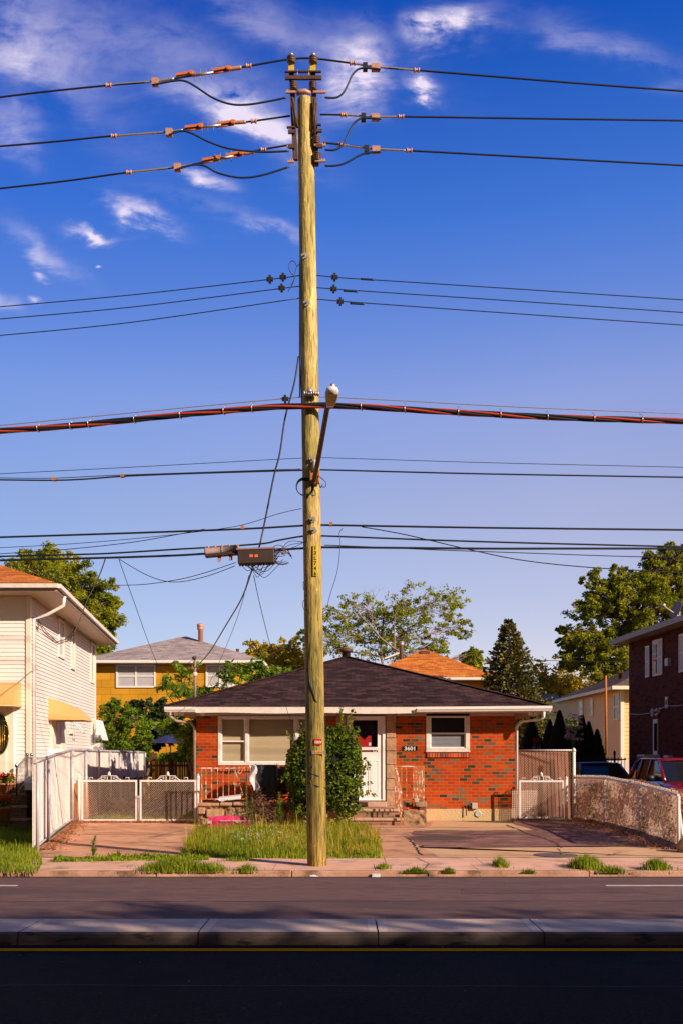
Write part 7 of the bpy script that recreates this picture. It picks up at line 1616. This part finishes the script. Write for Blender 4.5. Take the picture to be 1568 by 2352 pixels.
for k in range(12): MB().lathe([(.012,0),(.012,.035)], c+dd_*(-.25+.045*k)-uu_*.13, n=6).build('stub', M['pinkgrey'], tb)
for k in range(4): MB().lathe([(.012,0),(.012,.04)], c+dd_*.275+uu_*(.07-.05*k), dd_, n=6).build('stub', M['pinkgrey'], tb)
g = MB(); random.seed(91)
for k in range(9):
    a = W(560+random.uniform(-8,25),1298,PY-.14); b = W(600+random.uniform(0,50),1296-random.uniform(0,30),PY-.14); m__ = (a+b)/2-up*random.uniform(.10,.25); g.tube(smooth([a,a*.75+b*.25-up*.12,m__,a*.25+b*.75-up*.12,b]), .0045, 4)
for k in range(6):
    c_ = W(640+random.uniform(-8,10),1276+random.uniform(-8,8),PY-.14); r1,r2 = random.uniform(.10,.19), random.uniform(.06,.13); g.tube([c_+Vector((r1*math.cos(a),0,r2*math.sin(a))) for a in [2*math.pi*j/16 for j in range(15)]], .0045, 4)
for k in range(3): g.tube(smooth([W(632,1270+k*6,PY-.12),W(660,1262-k*8,PY-.12),W(690,1250-k*3,PY-.1),W(703,1240+k*5,PY-.1)]), .0045, 4)
o = g.build('loose_wires', M['blackcable'], fixn=False); props(o, 'tangle of loose thin wires around the brown terminal box', 'wires')
o = blk(650,1266,.055,.09).build('cable_tag', M['copperclamp']); props(o, 'small pinkish tag hanging on the cable right of the terminal box', 'tag')
# service drops (run back to the houses)
cable([(686,818,15.1),(676,880,15.1),(655,960,15.1),(643,1040,15.1),(630,1090,15.1),(618,1150,15.1),(605,1215,15.1),(594,1262,15.1),(577,1315,15.9),(555,1375,17.5),(520,1435,20),(480,1500,23.5),(449,1533,26.05)], .014, 'wavy black service drop running from the upper pole to the roof mast', name='service_drop')
cable([(572,1322,15.2),(545,1420,18),(500,1530,22),(455,1620,25.3)], .005, 'thin drop wire from the terminal box to the left gutter of the bungalow', name='drop_wire', cat='wire')
cable([(583,1322,15.1),(600,1400,17),(625,1500,19.5),(650,1600,22),(690,1728,24.0)], .006, 'thin drop wire from the terminal box down to the ivy bush', name='drop_wire', cat='wire')
cable([(273,1284,15.1),(300,1360,17),(357,1515,21),(400,1590,23.5),(426,1628,25.3)], .006, 'thin drop wire from the left cables to the corner of the dark roof', name='drop_wire', cat='wire')
cable([(242,1284,15.1),(225,1330,16.5),(198,1385,19),(180,1432,22),(172,1452,23.6)], .010, 'short dark drop wire from the left cables to the white house eave', name='drop_wire', cat='wire')
cable([(540,1300,15.1),(470,1325,15.1),(400,1337,15.1),(340,1322,15.1),(275,1285,15.1)], .006, 'lower sagging wire left of the terminal box', name='thin_wire'); cable([(542,1292,15.1),(470,1316,15.1),(400,1333,15.2),(300,1344,16),(180,1338,17.5),(60,1305,19),(0,1280,20)], .006, 'longer sagging wire running left over the orange roof', name='thin_wire')
cable([(787,1213,15.1),(779,1225,15.1),(781,1250,15.1),(775,1310,15.1),(757,1370,15.1),(752,1395,15.1)], .005, 'thin wire hanging in a bow right of the pole', name='thin_wire')
cable([(704,1329,15.02),(697,1338,15),(698,1355,15),(704,1364,15.02)], .005, 'small bow of wire on the left side of the pole, upper one', name='thin_wire'); cable([(704,1372,15.02),(695,1385,15),(699,1402,15),(706,1412,15.02)], .005, 'small bow of wire on the left side of the pole, lower one', name='thin_wire')
# far wire behind
cable([(0,1520,58),(300,1508,58),(560,1500,58),(690,1484,58)], .02, 'distant wire above the pale grey roof', m='blackcable', name='distant_wire'); cable([(1180,1516,60),(1350,1519,60),(1568,1521,60)], .02, 'distant wire between the spruce and the large right tree', name='distant_wire')
# coil on pole
g = MB(); c = pp(698,1124)-Vector((0,.03,0)); 
for k in range(6): rr_ = .105+.006*k; g.tube([c+Vector((rr_*math.cos(a)+.005*k,-.01*k,rr_*1.05*math.sin(a))) for a in [2*math.pi*j/24 for j in range(25)]], .006, 5)
o = g.build('wire_coil', M['blackcable']); props(o, 'coil of black wire hung on the pole at the lamp bracket', 'wire')
# tags
g = MB(); tcx, tz0, tz1 = 724.5, Z(1327), Z(1257); c = pp(tcx,1292); 
tg = thing('pole_number_tag', c, 'vertical yellow pole tag with black characters 13L746', 'sign'); g.box(c.x-.034,c.x+.034,c.y-.018,c.y-.004,tz0,tz1); g.build('plate', M['yellowplastic'], tg, bevel=.004)
tx = MB(); h = (tz1-tz0)
for i, chh in enumerate('13L746'):
    m__ = text_mb(chh, .075, (c.x, c.y-.021, tz1-h*(i+.86)/6), (1,0,0), (0,0,1), bold=.002); b = len(tx.v); tx.v += m__.v; tx.f += [tuple(b+k for k in f) for f in m__.f]; tx.sm += m__.sm
tx.build('characters', M['black'], tg, fixn=False)
c = pp(731,1705); g = MB(); g.box(c.x-.060,c.x+.060,c.y-.012,c.y-.003,Z(1712),Z(1698)); s1 = g.build('voltage_sign', M['red'], bevel=.006); props(s1, 'small red sign with white 13kV lettering on the pole', 'sign')
text_mb('13kV', .052, (c.x, c.y-.0145, Z(1708)), (1,0,0), (0,0,1), bold=.0025).build('lettering', M['num'], s1, fixn=False)
c = pp(733,1729); tg = thing('pole_id_strip', c, 'horizontal aluminium strip with a yellow number label on the pole', 'sign'); g = MB(); g.box(c.x-.105,c.x+.105,c.y-.012,c.y-.005,Z(1733),Z(1724.5)); g.build('strip', M['alum'], tg)
g = MB(); g.box(c.x-.055,c.x+.055,c.y-.016,c.y-.0125,Z(1732.4),Z(1725)); M['amber'] = mat('amber_label', (.8,.38,.02), rough=.4); g.build('label_plate', M['amber'], tg)
M['amberdark'] = mat('dark_amber_figures', (.35,.13,.01)); text_mb('42534', .040, (c.x, c.y-.0185, Z(1731)), (1,0,0), (0,0,1), sx=.95, bold=.001).build('figures', M['amberdark'], tg, fixn=False)
# street lamp
sl = thing('street_lamp', pp(724,1112), 'street lamp on a long brown arm reaching from the pole over the road', 'street lamp')
a0 = pp(722,1112)-Vector((0,.06,0)); mid = W(738,1015,14.0); a2 = W(754,922,13.0)
g = MB(); g.tube(smooth([a0, W(729,1065,14.5), mid, a2]), [.036]*19, 8); g.build('arm', M['rustbar'], sl)
g = MB(); c = pp(726,1105); g.box(c.x-.09,c.x+.06,c.y-.06,c.y-.0,Z(1118),Z(1088)); g.build('bracket', M['rust'], sl, bevel=.01)
g = MB(); g.lathe([(.03,0),(.028,.14),(.02,.17)], pp(722,1090)-Vector((0,.05,0)), (.1,0,1), n=8); g.build('fuse_holder', M['whiteold'], sl)
g = MB(); g.tube(smooth([pp(728,1098)-up*.0-Vector((0,.05,0)), W(741,1100,14.9), W(748,1108,14.9), W(747,1118,14.9), W(736,1118,14.9)]), .006, 5); g.tube(smooth([W(728,1102,14.9), W(733,1110,14.85), W(736,1120,14.85), W(741,1112,14.85)]), .006, 5); g.build('wiring', M['blackcable'], sl)
xh = lambda px: (px-CX)/F
# luminaire: body widening away from the pole
g = MB(); zb = 6.20; secs = [(12.96,.044,6.21,6.25),(12.86,.052,6.20,6.27),(12.72,.070,6.20,6.30),(12.58,.084,6.21,6.325),(12.50,.082,6.225,6.315),(12.45,.052,6.25,6.295)]; xc = (758-CX)*13/F; xe = (764-CX)*12.4/F; vs = []
for i,(y,w,za,zt) in enumerate(secs):
    x = xc+(xe-xc)*i/5
    for (fx,fz) in ((-1,0),(-1,.35),(-.8,.8),(-.35,1),(.35,1),(.8,.8),(1,.35),(1,0)): vs.append((x+w*fx,y,za+(zt-za)*fz))
k = 8; g.add(vs, [(i*k+j,i*k+(j+1)%k,(i+1)*k+(j+1)%k,(i+1)*k+j) for i in range(5) for j in range(k)]+[tuple(range(k)),tuple(range(5*k,6*k))[::-1]], True); hd = g.build('lamp_head', M['white'], sl)
g = MB(); vs = []
for i,(y,w,za,zt) in enumerate(secs[1:5]): x = xc+(xe-xc)*(i+1)/5; vs += [(x-w*.86,y,za-.012),(x+w*.86,y,za-.012)]
g.add(vs, [(2*i,2*i+1,2*i+3,2*i+2) for i in range(3)]); M['lens'] = mat('amber_lens', (.42,.27,.10), (.55,.38,.18), rough=.25, sc=12); g.build('lens', M['lens'], hd)
g = MB(); g.lathe([(.032,0),(.034,.05),(.03,.075),(.01,.085)], Vector((xe-.002,12.62,6.31)), n=12); g.build('photocell', M['alum'], sl)
# ================================================================== apartment blocks and trees behind the camera, unseen, sized to shade the road
def block(x0, x1, y0, y1, h, lab, cols):
    t = thing('apartment_block', ((x0+x1)/2, y1, 0), lab, 'building'); MB().box(x0,x1,y0,y1,0,h).build('wall', M['brick_dark'], t, uv=True); MB().box(x0-.1,x1+.1,y0-.1,y1+.1,h+.002,h+.3).build('cornice', M['stone'], t)
    for i in range(cols):
        for j in range(int(h//3)):
            xx = x0+(x1-x0)*(i+.5)/cols; z = 1.0+3*j; w = MB(); frame_rect(w, xx-.6, xx+.6, z, z+1.5, .07, y1+.003, y1+.06); w = w.build('window', M['white'], t); MB().box(xx-.53,xx+.53,y1+.004,y1+.02,z+.07,z+1.43).build('pane', M['darkglass'], w)
random.seed(101)
for k_, (tx_, hh_) in enumerate(((9.5,9.7),(12.6,9.9),(15.6,10.3),(18.4,9.8),(21.5,9.7),(24.6,10.3),(27.6,9.9),(31,9.8))):
    tree('street_tree', 'unseen street tree number %s from the left, crown shaped to dapple the median' % ('one','two','three','four','five','six','seven','eight')[k_], 'tree', (tx_,-3,.03), (tx_,-3,hh_), [((tx_+dx_,-3+dy_,hh_+dz_),(1.3,.9,.75)) for dx_,dy_,dz_ in ((-1,.2,0),(0,-.2,.25),(1.1,.1,-.05))], .16, L_TREE, .62, .4, tr=.14, subs=15, group='street trees opposite')
block(-16, 9, -18, -6.5, 11.9, 'brick apartment block opposite, left of the passage', 7); block(9.5, 42, -18, -6.5, 11.9, 'longer brick apartment block opposite, right of the passage', 9)
print('objects', len(bpy.data.objects))
